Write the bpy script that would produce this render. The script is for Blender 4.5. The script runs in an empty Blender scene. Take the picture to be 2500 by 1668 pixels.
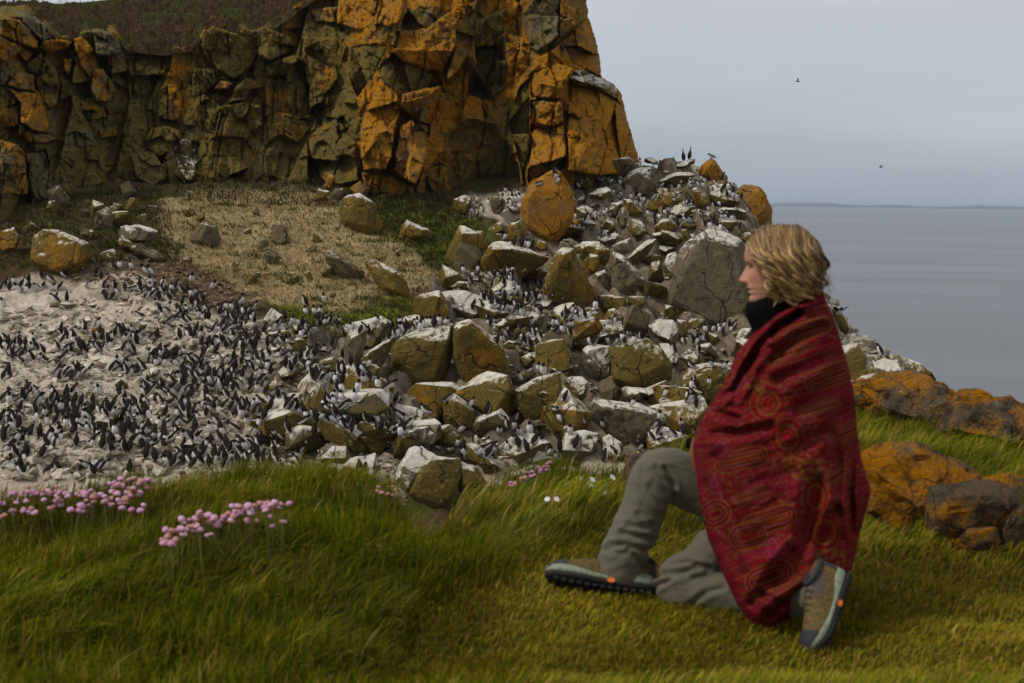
import bpy, bmesh, math, random
import numpy as np
from mathutils import Vector, Matrix
from mathutils.bvhtree import BVHTree

R = math.radians
SC = bpy.context.scene
COL = SC.collection
rng = np.random.default_rng(7)
random.seed(7)

# ------------------------------------------------------------------ camera
LENS, SENSOR, W0, H0 = 50.0, 36.0, 2500.0, 1668.0
F = W0 * LENS / SENSOR
PITCH, ROLL = R(5.64), R(0.75)
CAM = np.array([0.0, 0.0, 1.12])
_fw = np.array([0, math.cos(PITCH), -math.sin(PITCH)])
_up0 = np.array([0, math.sin(PITCH), math.cos(PITCH)])
_rt0 = np.array([1.0, 0, 0])
_rt = _rt0 * math.cos(ROLL) + _up0 * math.sin(ROLL)
_up = _up0 * math.cos(ROLL) - _rt0 * math.sin(ROLL)
cd = bpy.data.cameras.new('camera')
cd.lens, cd.sensor_width, cd.clip_start, cd.clip_end = LENS, SENSOR, 0.05, 80000
cd.dof.use_dof = True
cd.dof.focus_distance = 48.0
cd.dof.aperture_fstop = 7.0
cam = bpy.data.objects.new('camera', cd)
COL.objects.link(cam)
m = Matrix.Identity(4)
for i in range(3):
    m[i][0], m[i][1], m[i][2], m[i][3] = _rt[i], _up[i], -_fw[i], CAM[i]
cam.matrix_world = m
SC.camera = cam

# ------------------------------------------------------------------ world, sun, exposure
SUN_EL, SUN_AZ = R(48), R(-112)      # azimuth measured from +Y (view direction) towards +X
w = bpy.data.worlds.new('World')
SC.world = w
w.use_nodes = True
nt = w.node_tree
nt.nodes.clear()
def wn(t, **k):
    n = nt.nodes.new(t)
    for a, b in k.items():
        setattr(n, a, b)
    return n
sky = wn('ShaderNodeTexSky', sky_type='NISHITA', sun_disc=False)
sky.sun_elevation, sky.sun_rotation = SUN_EL, SUN_AZ
sky.air_density, sky.dust_density, sky.ozone_density = 1.0, 2.0, 1.0
bg1 = wn('ShaderNodeBackground'); bg1.inputs[1].default_value = 0.10
nt.links.new(sky.outputs[0], bg1.inputs[0])
# even cloud layer over the whole sky: pale grey, a little bluer low down where the air is thick
tc = wn('ShaderNodeTexCoord')
sep = wn('ShaderNodeSeparateXYZ'); nt.links.new(tc.outputs['Generated'], sep.inputs[0])
rmp = wn('ShaderNodeValToRGB')
cr = rmp.color_ramp
cr.elements[0].position, cr.elements[0].color = 0.0, (0.368, 0.430, 0.495, 1)
cr.elements[1].position, cr.elements[1].color = 0.5, (0.610, 0.610, 0.635, 1)
e = cr.elements.new(0.018); e.color = (0.418, 0.474, 0.535, 1)
e = cr.elements.new(0.056); e.color = (0.49, 0.55, 0.61, 1)
e = cr.elements.new(0.13); e.color = (0.560, 0.585, 0.640, 1)
nt.links.new(sep.outputs[2], rmp.inputs[0])
mp = wn('ShaderNodeMapping'); mp.inputs['Scale'].default_value = (1.3, 1.3, 7)
nt.links.new(tc.outputs['Generated'], mp.inputs[0])
ns = wn('ShaderNodeTexNoise'); ns.inputs['Scale'].default_value = 1.6; ns.inputs['Detail'].default_value = 5
ns.inputs['Roughness'].default_value = 0.45
nt.links.new(mp.outputs[0], ns.inputs['Vector'])
mr = wn('ShaderNodeMapRange'); mr.inputs[1].default_value, mr.inputs[2].default_value = 0.3, 0.7
mr.inputs[3].default_value, mr.inputs[4].default_value = 0.86, 1.10
nt.links.new(ns.outputs[0], mr.inputs[0])
vm = wn('ShaderNodeVectorMath', operation='SCALE')
nt.links.new(rmp.outputs[0], vm.inputs[0]); nt.links.new(mr.outputs[0], vm.inputs['Scale'])
bg2 = wn('ShaderNodeBackground'); bg2.inputs[1].default_value = 1.0
nt.links.new(vm.outputs[0], bg2.inputs[0])
mx = wn('ShaderNodeMixShader'); mx.inputs[0].default_value = 0.94
nt.links.new(bg1.outputs[0], mx.inputs[1]); nt.links.new(bg2.outputs[0], mx.inputs[2])
wo = wn('ShaderNodeOutputWorld'); nt.links.new(mx.outputs[0], wo.inputs[0])

sl = bpy.data.lights.new('sun', 'SUN')
sl.energy, sl.angle, sl.color = 2.0, R(14), (1.0, 0.93, 0.82)
so = bpy.data.objects.new('sun', sl); COL.objects.link(so)
sd = Vector((math.sin(SUN_AZ) * math.cos(SUN_EL), math.cos(SUN_AZ) * math.cos(SUN_EL), math.sin(SUN_EL)))
so.rotation_euler = sd.to_track_quat('Z', 'Y').to_euler()
so.location = (-20, 0, 40)

SC.view_settings.view_transform = 'Standard'
SC.view_settings.look = 'None'
SC.view_settings.exposure = 0.0
SC.view_settings.gamma = 1.0
SC.view_settings.use_curve_mapping = False
SC.cycles.use_denoising = True
SC.cycles.max_bounces = 5
SC.cycles.diffuse_bounces = 3
SC.cycles.transparent_max_bounces = 4
SC.cycles.caustics_reflective = False
SC.cycles.caustics_refractive = False

# ------------------------------------------------------------------ helpers
def rays(px, py):
    """unit-Y ray directions for pixels of the 2500 px photograph"""
    px = np.asarray(px, float); py = np.asarray(py, float)
    d = _fw + ((px - W0 / 2) / F)[..., None] * _rt - ((py - H0 / 2) / F)[..., None] * _up
    return d / d[..., 1:2]
def P(px, py, Y):
    return CAM + rays(px, py) * np.asarray(Y, float)[..., None]
def project(p):
    q = np.asarray(p, float) - CAM
    z = q @ _fw
    return W0 / 2 + F * (q @ _rt) / z, H0 / 2 - F * (q @ _up) / z
def ground_y(px, py, z=0.0):
    d = rays(px, py)
    return (z - CAM[2]) / d[..., 2]

_perm = np.random.default_rng(3).permutation(4096).astype(np.int64)
_grad = np.random.default_rng(5).normal(size=(4096, 3)); _grad /= np.linalg.norm(_grad, axis=1)[:, None]
def _noise_block(p):
    i = np.floor(p).astype(np.int64); f = p - i; i &= 4095
    u = f * f * f * (f * (f * 6 - 15) + 10)
    out = 0.0
    for dx in (0, 1):
        wx = u[:, 0] if dx else 1 - u[:, 0]
        hx = _perm[(i[:, 0] + dx) & 4095] + i[:, 1]
        for dy in (0, 1):
            wy = wx * (u[:, 1] if dy else 1 - u[:, 1])
            hy = _perm[(hx + dy) & 4095] + i[:, 2]
            for dz in (0, 1):
                g = _grad[_perm[(hy + dz) & 4095]]
                out = out + wy * (u[:, 2] if dz else 1 - u[:, 2]) * ((f[:, 0] - dx) * g[:, 0] + (f[:, 1] - dy) * g[:, 1] + (f[:, 2] - dz) * g[:, 2])
    return out * 1.6
def noise3(p):
    """gradient noise, about -1..1, p (n,3)"""
    p = np.asarray(p, float)
    if len(p) <= 8192: return _noise_block(p)
    return np.concatenate([_noise_block(p[a:a + 8192]) for a in range(0, len(p), 8192)])
def fbm(p, oct=4, gain=0.5, lac=2.03):
    p = np.asarray(p, float); a, s, t = 1.0, 0.0, 0.0
    for o in range(oct):
        s = s + a * noise3(p + 17.3 * o); t += a; a *= gain; p = p * lac
    return s / t
def sstep(a, b, x):
    t = np.clip((x - a) / (b - a), 0, 1)
    return t * t * (3 - 2 * t)
def in_poly(px, py, poly):
    """inside mask and distance to the outline"""
    poly = np.asarray(poly, float); n = len(poly)
    ins = np.zeros(px.shape, bool); dist = np.full(px.shape, 1e9)
    for k in range(n):
        x1, y1 = poly[k]; x2, y2 = poly[(k + 1) % n]
        c = (y1 > py) != (y2 > py)
        xi = (x2 - x1) * (py - y1) / ((y2 - y1) if y2 != y1 else 1e-9) + x1
        ins ^= c & (px < xi)
        ex, ey = x2 - x1, y2 - y1
        t = np.clip(((px - x1) * ex + (py - y1) * ey) / (ex * ex + ey * ey + 1e-9), 0, 1)
        dist = np.minimum(dist, np.hypot(px - x1 - t * ex, py - y1 - t * ey))
    return ins, dist
def cells2(x, y, size, seed):
    """jittered-grid cells: cell hash (0..4095), d1, d2 and the vector from the cell's seed, all in cell units of SIZE"""
    u = x / size; v = y / size
    iu = np.floor(u).astype(np.int64); iv = np.floor(v).astype(np.int64)
    d1 = np.full(len(x), 9.); d2 = np.full(len(x), 9.); cid = np.zeros(len(x), np.int64); ox = np.zeros(len(x)); oy = np.zeros(len(x))
    for a in (-1, 0, 1):
        for b in (-1, 0, 1):
            h = _perm[(_perm[(iu + a + seed) & 4095] + iv + b) & 4095]
            jx = (_perm[h] / 4096.) * .96 + .02; jy = (_perm[(h + 1777) & 4095] / 4096.) * .96 + .02
            ex = u - (iu + a + jx); ey = v - (iv + b + jy); d = np.hypot(ex, ey)
            c1 = d < d1
            d2 = np.where(c1, d1, np.minimum(d2, d)); cid = np.where(c1, h, cid); ox = np.where(c1, ex, ox); oy = np.where(c1, ey, oy)
            d1 = np.where(c1, d, d1)
    return cid, d1, d2, ox, oy
def voronoi2(x, y, seeds):
    D = (x[:, None] - seeds[None, :, 0]) ** 2 + (y[:, None] - seeds[None, :, 1]) ** 2
    k = np.argsort(D, 1)[:, :2]; v = np.sqrt(np.take_along_axis(D, k, 1))
    return k[:, 0], v[:, 0], v[:, 1]

def mesh_np(name, verts, faces, mat=None, smooth=False, attrs=None):
    """mesh from numpy arrays; faces is an (m,3) or (m,4) array or a list of such arrays"""
    if not isinstance(faces, (list, tuple)):
        faces = [faces]
    faces = [np.asarray(f, np.int32) for f in faces if len(f)]
    me = bpy.data.meshes.new(name)
    verts = np.asarray(verts, np.float32)
    me.vertices.add(len(verts)); me.vertices.foreach_set('co', verts.ravel())
    loops = np.concatenate([f.ravel() for f in faces])
    tot = np.concatenate([np.full(len(f), f.shape[1], np.int32) for f in faces])
    st = np.concatenate([[0], np.cumsum(tot)[:-1]]).astype(np.int32)
    me.loops.add(len(loops)); me.loops.foreach_set('vertex_index', loops)
    me.polygons.add(len(tot)); me.polygons.foreach_set('loop_start', st); me.polygons.foreach_set('loop_total', tot)
    me.polygons.foreach_set('use_smooth', np.full(len(tot), smooth, bool))
    me.update(calc_edges=True)
    for k, v in (attrs or {}).items():
        v = np.asarray(v, np.float32)
        if v.shape[1] == 3:
            v = np.concatenate([v, np.ones((len(v), 1), np.float32)], 1)
        a = me.color_attributes.new(k, 'FLOAT_COLOR', 'POINT')
        a.data.foreach_set('color', v.ravel())
    if mat:
        me.materials.append(mat)
    return me
def link(name, me, parent=None, loc=None):
    o = bpy.data.objects.new(name, me); COL.objects.link(o)
    if parent is not None:
        o.parent = parent
    if loc is not None:
        o.location = loc
    return o
def tag(o, label=None, cat=None, group=None, kind=None):
    if label: o['label'] = label
    if cat: o['category'] = cat
    if group: o['group'] = group
    if kind: o['kind'] = kind
    return o
def empty(name, loc):
    o = bpy.data.objects.new(name, None); COL.objects.link(o); o.location = loc; o.empty_display_size = 0.2
    return o
def grid_faces(nr, nc, off=0):
    i = np.arange(nr * nc).reshape(nr, nc) + off
    return np.stack([i[:-1, :-1].ravel(), i[1:, :-1].ravel(), i[1:, 1:].ravel(), i[:-1, 1:].ravel()], 1)
def based(me_verts):
    """origin for a thing: middle of its footprint, at its lowest point"""
    v = np.asarray(me_verts)
    return np.array([v[:, 0].mean(), v[:, 1].mean(), v[:, 2].min()])

# ------------------------------------------------------------------ node shorthand
class NT:
    def __init__(s, name, disp=False):
        s.m = bpy.data.materials.new(name); s.m.use_nodes = True
        s.t = s.m.node_tree; s.t.nodes.clear()
        s.out = s.t.nodes.new('ShaderNodeOutputMaterial')
    def n(s, typ, ins=None, out=0, **props):
        nd = s.t.nodes.new(typ)
        for a, b in props.items():
            setattr(nd, a, b)
        for k, v in (ins or {}).items():
            s.set(nd.inputs[k], v)
        return nd if out is None else nd.outputs[out]
    def set(s, sock, v):
        if isinstance(v, bpy.types.NodeSocket):
            s.t.links.new(v, sock)
        elif isinstance(v, tuple) and sock.type == 'RGBA' and len(v) == 3:
            sock.default_value = (*v, 1)
        else:
            sock.default_value = v
    def math(s, op, a, b=0.0, c=None, clamp=False):
        d = {0: a, 1: b}
        if c is not None: d[2] = c
        return s.n('ShaderNodeMath', d, operation=op, use_clamp=clamp)
    def mix(s, f, a, b, bt='MIX'):
        nd = s.t.nodes.new('ShaderNodeMix'); nd.data_type = 'RGBA'; nd.blend_type = bt
        s.set(nd.inputs[0], f); s.set(nd.inputs[6], a); s.set(nd.inputs[7], b)
        return nd.outputs[2]
    def noise(s, vec, scale, detail=4, rough=0.55, dist=0.0):
        return s.n('ShaderNodeTexNoise', {'Vector': vec, 'Scale': scale, 'Detail': detail, 'Roughness': rough, 'Distortion': dist})
    def rng(s, v, a, b, c=0.0, d=1.0, smooth=True):
        return s.n('ShaderNodeMapRange', {0: v, 1: a, 2: b, 3: c, 4: d}, interpolation_type='SMOOTHSTEP' if smooth else 'LINEAR')
    def attr(s, name, out=0):
        return s.n('ShaderNodeAttribute', out=out, attribute_name=name)
    def pos(s):
        return s.n('ShaderNodeNewGeometry', out=0)
    def scale(s, vec, sc):
        return s.n('ShaderNodeVectorMath', {0: vec, 1: sc}, operation='MULTIPLY')
    def bsdf(s, color, rough=0.9, spec=0.3, normal=None, **k):
        d = {'Base Color': color, 'Roughness': rough, 'Specular IOR Level': spec}
        if normal is not None: d['Normal'] = normal
        d.update(k)
        b = s.n('ShaderNodeBsdfPrincipled', d)
        s.t.links.new(b, s.out.inputs[0])
        return s.m
    def bump(s, h, strength, dist, normal=None):
        d = {'Height': h, 'Strength': strength, 'Distance': dist}
        if normal is not None: d['Normal'] = normal
        return s.n('ShaderNodeBump', d)

def rock_material(name, scale=1.0, crack=1.0, spots=0.6, grey_a=(.088, .070, .044), grey_b=(.225, .188, .128),
                  olive_a=(.078, .060, .015), olive_b=(.205, .150, .038), och_a=(.23, .100, .008), och_b=(.50, .220, .015), spread=0.34, soil=0.0):
    """attribute 'mix': R lichen, G guano, B algae; world-space noise breaks all three up"""
    s = NT(name)
    p = s.scale(s.pos(), (scale, scale, scale))
    a = s.n('ShaderNodeSeparateColor', {0: s.attr('mix')}, out=None)
    big = s.noise(p, 0.9, 6, 0.6); mid = s.noise(p, 4.0, 6, 0.65); fine = s.noise(p, 22.0, 5, 0.7); grit = s.noise(p, 70.0, 3, 0.7)
    grey = s.mix(s.rng(mid, .3, .7), grey_a, grey_b)
    olive = s.mix(s.rng(fine, .3, .72), olive_a, olive_b)
    och = s.mix(s.rng(fine, .3, .7), och_a, och_b)
    # algae
    t = s.math('ADD', s.math('MULTIPLY', mid, .9), s.math('MULTIPLY', fine, .45))
    f1 = s.rng(s.math('ADD', t, s.math('MULTIPLY', a.outputs[2], .9)), .95, 1.30)
    col = s.mix(f1, grey, olive)
    # orange lichen
    t2 = s.math('ADD', s.math('MULTIPLY', big, .7), s.math('ADD', s.math('MULTIPLY', fine, .35), s.math('MULTIPLY', mid, .3)))
    f2 = s.rng(s.math('ADD', t2, s.math('MULTIPLY', a.outputs[0], .9)), .98, .98 + spread)
    col = s.mix(f2, col, och)
    # pale crustose spots
    vo = s.n('ShaderNodeTexVoronoi', {'Vector': p, 'Scale': 7.0}, out=0)
    sp = s.math('MULTIPLY', s.rng(vo, .22, .10), s.rng(mid, .5, .62))
    sp2 = s.rng(s.math('ADD', fine, s.math('MULTIPLY', grit, .5)), .88, 1.0)
    col = s.mix(s.math('MULTIPLY', s.math('MAXIMUM', sp, sp2), spots), col, (.42, .40, .33))
    # droppings: on what faces up, and in runs below the edges
    nz = s.n('ShaderNodeSeparateXYZ', {0: s.n('ShaderNodeNewGeometry', out=1)}, out=2)
    st = s.noise(s.scale(s.pos(), (7, 7, .55)), 1.0, 5, 0.6)
    gm = s.math('ADD', s.math('ADD', s.math('MULTIPLY', nz, .85), s.math('MULTIPLY', st, 1.0)), s.math('MULTIPLY', mid, .5))
    g = s.rng(s.math('ADD', gm, s.math('MULTIPLY', s.math('SUBTRACT', a.outputs[1], 1.0), 1.1)), .84, 1.14)
    g = s.math('MULTIPLY', g, s.rng(a.outputs[1], .02, .12))
    white = s.mix(s.rng(mid, .3, .7), (.52, .47, .37), (.84, .80, .71))
    col = s.mix(s.math('MULTIPLY', g, .93), col, white)
    # cracks
    wv = s.n('ShaderNodeVectorMath', {0: p, 1: s.scale(s.n('ShaderNodeTexNoise', {'Vector': p, 'Scale': 1.3, 'Detail': 4}, out=1), (.75, .75, .75))}, operation='ADD')
    ve = s.n('ShaderNodeTexVoronoi', {'Vector': s.scale(wv, (.9, .9, .5)), 'Scale': 1.0}, feature='DISTANCE_TO_EDGE')
    ck = s.math('MULTIPLY', s.rng(ve, .022, .004), s.rng(big, .42, .55))
    h = s.math('ADD', s.math('MULTIPLY', mid, .6), s.math('ADD', s.math('MULTIPLY', fine, .35), s.math('MULTIPLY', grit, .10)))
    h = s.math('SUBTRACT', h, s.math('MULTIPLY', ck, .8 * crack))
    col = s.mix(s.math('MULTIPLY', ck, .75 * crack), col, (.025, .022, .016))
    nrm = s.bump(h, .85, .16)
    return s.bsdf(col, .95, .06, nrm)
# ================================================================== THE SETTING
ROCK = rock_material('rock_lichen')
CLIFF = rock_material('cliff_rock', scale=0.8, crack=.55, spots=.45, grey_a=(.075, .064, .036), grey_b=(.20, .175, .105))
SEA_Z = -13.0

# ------------------------------------------------------------------ sea
def sea_material():
    s = NT('sea_water')
    p = s.pos()
    n1 = s.noise(s.scale(p, (.12, .55, 1)), 1.0, 5, .6)
    n2 = s.noise(s.scale(p, (.012, .05, 1)), 1.0, 4, .6)
    n3 = s.noise(s.scale(p, (.0015, .010, 1)), 1.0, 3, .5)
    h = s.math('ADD', s.math('MULTIPLY', n1, .55), s.math('MULTIPLY', n2, .25))
    nr = s.bump(h, .22, .8)
    rough = s.rng(s.math('ADD', s.math('MULTIPLY', n2, .5), s.math('MULTIPLY', n3, .5)), .35, .65, .27, .34)
    return s.bsdf((.085, .10, .112), rough, .5, nr, IOR=1.33)
xs = np.array([-20000, -8000, -1500, -300, -60, 0, 60, 300, 1500, 8000, 20000.])
ys = np.array([-3000, -200, 10, 60, 150, 400, 1200, 4000, 9000, 16000, 24000.])
gx, gy = np.meshgrid(xs, ys)
sea = link('sea', mesh_np('sea', np.stack([gx.ravel(), gy.ravel(), np.full(gx.size, SEA_Z)], 1), grid_faces(11, 11)[:, ::-1], sea_material()))
tag(sea, 'calm grey sea reaching the horizon behind the rocks', 'sea', kind='structure')

# far low coast across the water
def coast():
    n, D = 260, 11000.0
    px = np.linspace(1650, 2760, n)
    def bump(c, w_, h): return h * np.exp(-((px - c) / w_) ** 2)
    hp = 4.0 + bump(1985, 42, 5.0) + bump(1950, 22, 2.2) + bump(2030, 30, 2.6) + bump(2070, 40, 1.8) + bump(2210, 22, 2.4) + bump(2450, 30, 3.0) + bump(2480, 60, 1.5)
    hp += 0.5 * noise3(np.stack([px * .05, px * 0, px * 0], 1)) + .3
    base = P(px, np.full(n, 500.), np.full(n, D)); base[:, 2] = SEA_Z - 3
    top = base.copy(); top[:, 2] = SEA_Z + hp * D / F * 1.0
    mid = base.copy(); mid[:, 1] += 700; mid[:, 2] = top[:, 2]
    back = base.copy(); back[:, 1] += 2600; back[:, 2] = SEA_Z - 3
    shore = base.copy(); shore[:, 1] -= 500
    slope = (top + shore) / 2; slope[:, 2] = SEA_Z + (top[:, 2] - SEA_Z) * .45
    V = np.concatenate([shore, slope, top, mid, back])
    s = NT('far_moorland')
    c = s.mix(s.noise(s.pos(), .004, 5), (.05, .06, .035), (.10, .09, .05))
    o = link('far_coast', mesh_np('far_coast', V, grid_faces(5, n), s.bsdf(c, .95, .1), True))
    tag(o, 'low blue hills of the far coast on the horizon', 'hills', kind='structure')
coast()

# ------------------------------------------------------------------ far slope (the colony)
CP = [  # px, py, distance
    (0,1150,36.5),(250,1150,36.5),(500,1150,36.5),(800,1150,37),(1050,1180,37),(1300,1150,38.5),(1550,1120,40.5),(1750,1120,41.5),
    (0,1020,39.5),(300,1020,39.5),(600,1020,39.8),(900,1020,40.5),(1200,1020,42),(1500,1020,44),(1800,1020,45),
    (0,900,43),(300,900,43),(600,900,43.5),(900,900,45),(1200,900,46.5),(1500,900,48.5),(1800,900,50),(2000,900,50),
    (0,790,46.5),(300,790,46.5),(600,790,47.5),(900,790,49),(1200,790,51),(1500,790,53),(1800,790,55),
    (0,700,49.5),(300,690,50),(600,700,51.5),(900,700,53),(1150,700,54.5),(1400,700,56),(1700,700,58.5),
    (0,620,52.5),(300,610,54),(600,610,55.5),(900,610,57),(1150,610,58.5),(1400,610,59.5),(1700,610,62),
    (300,530,58),(600,530,60),(900,530,61.5),(1150,530,62.5),(1400,520,64),(1700,520,66.5),(1840,560,66),
    (450,455,63.5),(700,460,65),(950,480,65.5),(1200,480,67),(1330,450,68),(1500,420,69.5),(1650,420,70.5),(1760,450,70.5),
]
CPW = [P(np.array(a), np.array(b), np.array(c)) for a, b, c in CP]
extra = []
for px, py, D in [(1868,560,65.5),(1885,620,63),(1940,700,60),(2020,770,57),(2095,830,54),(2170,885,51.5),(2225,930,49.5),(2260,980,47.5),(2280,1040,45)]:
    c = P(np.array(px), np.array(py), np.array(D)); extra.append(c)
    for k, dz in ((.9, -1.0), (2.2, -3.2), (5, -7.5), (12, -13), (24, -14)):
        extra.append(c + np.array([k, .35 * k, dz]))
for px, py, D in [(1450,405,71),(1600,400,72),(1750,430,72)]:
    c = P(np.array(px), np.array(py), np.array(D))
    for k, dz in ((3, -.6), (8, -5), (16, -12)):
        extra.append(c + np.array([.3 * k, k, dz]))
for px in (-350, 0, 450, 900, 1200):   # under the cliff
    c = P(np.array(px), np.array(440), np.array(70.)); extra += [c, c + np.array([0, 12, 2.])]
for px, py, D in [(-400,1100,38),(-400,900,43),(-400,720,49),(-400,600,54),(-400,500,60)]:
    extra.append(P(np.array(px), np.array(py), np.array(D)))
for px, D, z in [(-300,31,-9.5),(300,31,-9.8),(900,31,-10),(1500,32,-10.5),(1900,34,-11),(2300,36,-13),(-300,24,-13.5),(600,24,-14),(1500,24,-14),(2200,28,-14.5)]:
    c = P(np.array(px), np.array(1200), np.array(float(D))); c[2] = z; extra.append(c)
A = np.array(CPW + extra)
def tps_fit(A, lam=.3):
    n = len(A); d = np.hypot(A[:, None, 0] - A[None, :, 0], A[:, None, 1] - A[None, :, 1])
    K = np.where(d > 0, d * d * np.log(d + 1e-9), 0) + lam * np.eye(n)
    Q = np.concatenate([np.ones((n, 1)), A[:, :2]], 1)
    M = np.block([[K, Q], [Q.T, np.zeros((3, 3))]])
    return np.linalg.solve(M, np.concatenate([A[:, 2], np.zeros(3)]))
_tw = tps_fit(A)
def far_z0(x, y):
    out = np.empty(len(x))
    for a in range(0, len(x), 20000):
        b = a + 20000
        d = np.hypot(x[a:b, None] - A[None, :, 0], y[a:b, None] - A[None, :, 1])
        out[a:b] = np.where(d > 0, d * d * np.log(d + 1e-9), 0) @ _tw[:len(A)] + _tw[-3] + _tw[-2] * x[a:b] + _tw[-1] * y[a:b]
    return np.maximum(out, SEA_Z - 2)
def poly_mask(px, py, poly, feather):
    i, d = in_poly(px, py, poly)
    return sstep(-feather, feather, np.where(i, d, -d))
TALUS = [(1110,640),(1200,560),(1300,520),(1310,430),(1450,390),(1640,400),(1800,440),(1870,510),(1900,600),(2030,760),(2180,890),(2240,950),(2000,1100),(1300,1140),(880,1130),(640,1090),(660,860),(720,780),(860,830),(1010,790)]
GUANO = [(-700,715),(0,700),(120,672),(330,672),(470,745),(560,790),(700,790),(850,822),(960,800),(1060,745),(1055,690),(1110,660),(1230,650),(1300,560),(1120,520),(1150,480),(1290,470),(1300,380),(1900,380),(2400,950),(2400,1190),(1280,1190),(1200,1215),(900,1205),(760,1165),(-700,1300)]
SMOOTHROCK = [(-500,740),(0,735),(120,720),(230,770),(210,850),(330,890),(345,980),(300,1040),(150,1060),(-500,1060)]
DRY = [(395,500),(470,468),(620,470),(800,480),(930,560),(1070,640),(1060,700),(930,740),(800,770),(620,730),(540,690),(440,650),(400,580)]
GREEN1 = [(905,480),(1060,500),(1180,530),(1190,590),(1150,640),(1060,660),(1010,610),(960,590),(880,560)]
GREEN2 = [(640,740),(800,770),(900,750),(1000,725),(1090,735),(1060,770),(920,800),(860,815),(740,800)]
SCREE = [(60,670),(300,630),(430,640),(560,690),(640,735),(600,770),(480,750),(330,690),(100,700)]
def build_far():
    x = np.arange(-31, 26.01, .115)
    y = np.concatenate([np.arange(22, 35, .6), np.arange(35, 72, .125), np.arange(72, 100, .7)])
    X, Y = np.meshgrid(x, y); X = X.ravel(); Y = Y.ravel()
    Z = far_z0(X, Y)
    P0 = np.stack([X, Y, Z], 1)
    px, py = project(P0)
    wx = px + 40 * fbm(np.stack([X * .5, Y * .5, X * 0], 1), 5, .6); wy = py + 28 * fbm(np.stack([X * .5, Y * .5, X * 0 + 9], 1), 5, .6)
    gu = poly_mask(wx, wy, GUANO, 10); sm = poly_mask(wx, wy, SMOOTHROCK, 16); dry = poly_mask(wx, wy, DRY, 16)
    g1 = poly_mask(wx, wy, GREEN1, 12); g2 = poly_mask(wx, wy, GREEN2, 10); sc = poly_mask(wx, wy, SCREE, 12)
    q = np.stack([X, Y, Z * 0], 1)
    # relief: facets of broken rock on the colony, humps on the turf
    wq = np.stack([fbm(q * .8, 3), fbm(q * .8 + 5, 3)], 1)
    tab = np.random.default_rng(11).uniform(-1, 1, (4096, 3))
    c1_, d1, d2, ox, oy = cells2(X + .45 * wq[:, 0], (Y + .45 * wq[:, 1]) * .85, 1.25, 3)
    facet = .17 * tab[c1_, 0] + .22 * (tab[c1_, 1] * ox + tab[c1_, 2] * oy) - .10 * np.exp(-(d2 - d1) / .07)
    c2_, e1, e2, ox, oy = cells2(X + .2 * wq[:, 1], (Y + .2 * wq[:, 0]) * .85, .42, 40)
    facet += .055 * tab[c2_, 0] + .09 * (tab[c2_, 1] * ox + tab[c2_, 2] * oy) - .05 * np.exp(-(e2 - e1) / .08) + .10 * fbm(q * 1.3, 3)
    hum = .38 * fbm(q * .5, 4) + .30 * np.abs(fbm(q * 1.1, 3)) + .12 * fbm(q * 3, 2)
    soft = .34 * fbm(q * .5, 4) + .07 * fbm(q * 2.5, 3) - .16 * np.exp(-np.abs(fbm(q * .4 + 7, 2)) / .025) - .10 * np.exp(-np.abs(fbm(q * .7 + 27, 2)) / .02)
    k = gu * (1 - sm)
    tal = poly_mask(wx, wy, TALUS, 18)
    c3_, e1, e2, ox, oy = cells2(X + .3 * wq[:, 1], (Y + .3 * wq[:, 0]) * .8, 1.05, 90)
    Z2 = Z + k * tal * (.42 * tab[c3_, 0] - .12 + .5 * (tab[c3_, 1] * ox + tab[c3_, 2] * oy) - .35 * np.exp(-(e2 - e1) / .10)) + k * facet + sm * soft + (1 - np.maximum(gu, 0)) * hum
    P1 = np.stack([X, Y, Z2], 1)
    n1 = fbm(q * .35, 4); n2 = fbm(q * 1.7, 4); n3 = fbm(q * 6, 3)
    def C(a, b, n): t = np.clip(n * .9 + .5, 0, 1)[:, None]; return np.array(a) * (1 - t) + np.array(b) * t
    col = C((.045, .034, .016), (.13, .095, .042), n2)                      # peaty soil, dead stalks
    gm = sstep(.05, .3, n1 * .6 + n2 * .7)[:, None]
    col = col * (1 - gm) + C((.035, .055, .010), (.085, .11, .02), n3) * gm  # herbs
    col = col * (1 - dry[:, None]) + C((.26, .19, .09), (.54, .42, .225), n2 * .6 + n3 * .6) * dry[:, None]
    pat = (dry * sstep(.24, .42, n2 * .8 + n1 * .5))[:, None]
    col = col * (1 - pat) + C((.06, .075, .015), (.12, .12, .03), n3) * pat
    col = col * (1 - (g1 * sstep(-.35, 0, n2 + .4 * n1))[:, None]) + C((.05, .07, .010), (.16, .165, .03), n2 + .5 * n3) * (g1 * sstep(-.35, 0, n2 + .4 * n1))[:, None]
    lime = C((.10, .12, .016), (.26, .25, .04), n2 + .4 * n3); sl_ = (g2 * sstep(-.25, .05, n1 * .4 + n2))[:, None]
    col = col * (1 - sl_) + lime * sl_
    col = col * (1 - .8 * sc[:, None]) + C((.085, .055, .03), (.24, .17, .10), n2 + .5 * n3) * .8 * sc[:, None]
    white = C((.35, .285, .195), (.82, .745, .61), n2 * .8 + n3 * .8)
    bare = C((.14, .10, .055), (.26, .19, .11), n2)
    bt = sstep(.08, .36, n1 * .5 + n2 * .6 + .3 * n3)[:, None] * .8
    white = white * (1 - bt) + bare * bt
    smc = C((.36, .305, .22), (.82, .76, .63), n1 * .5 + n3 * .8 + n2 * .7)
    white = white * (1 - sm[:, None]) + smc * sm[:, None]
    tt = (tal * sstep(.55, .05, n1 * .4 + n2 * .5))[:, None] * .85
    white = white * (1 - tt) + C((.065, .048, .028), (.24, .19, .12), n2 + n3) * tt  # dark brown soil, with the shade of the gaps between boulders painted in
    col = col * (1 - gu[:, None]) + white * gu[:, None]
    s = NT('colony_ground')
    p = s.pos(); c = s.attr('Col')
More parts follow.
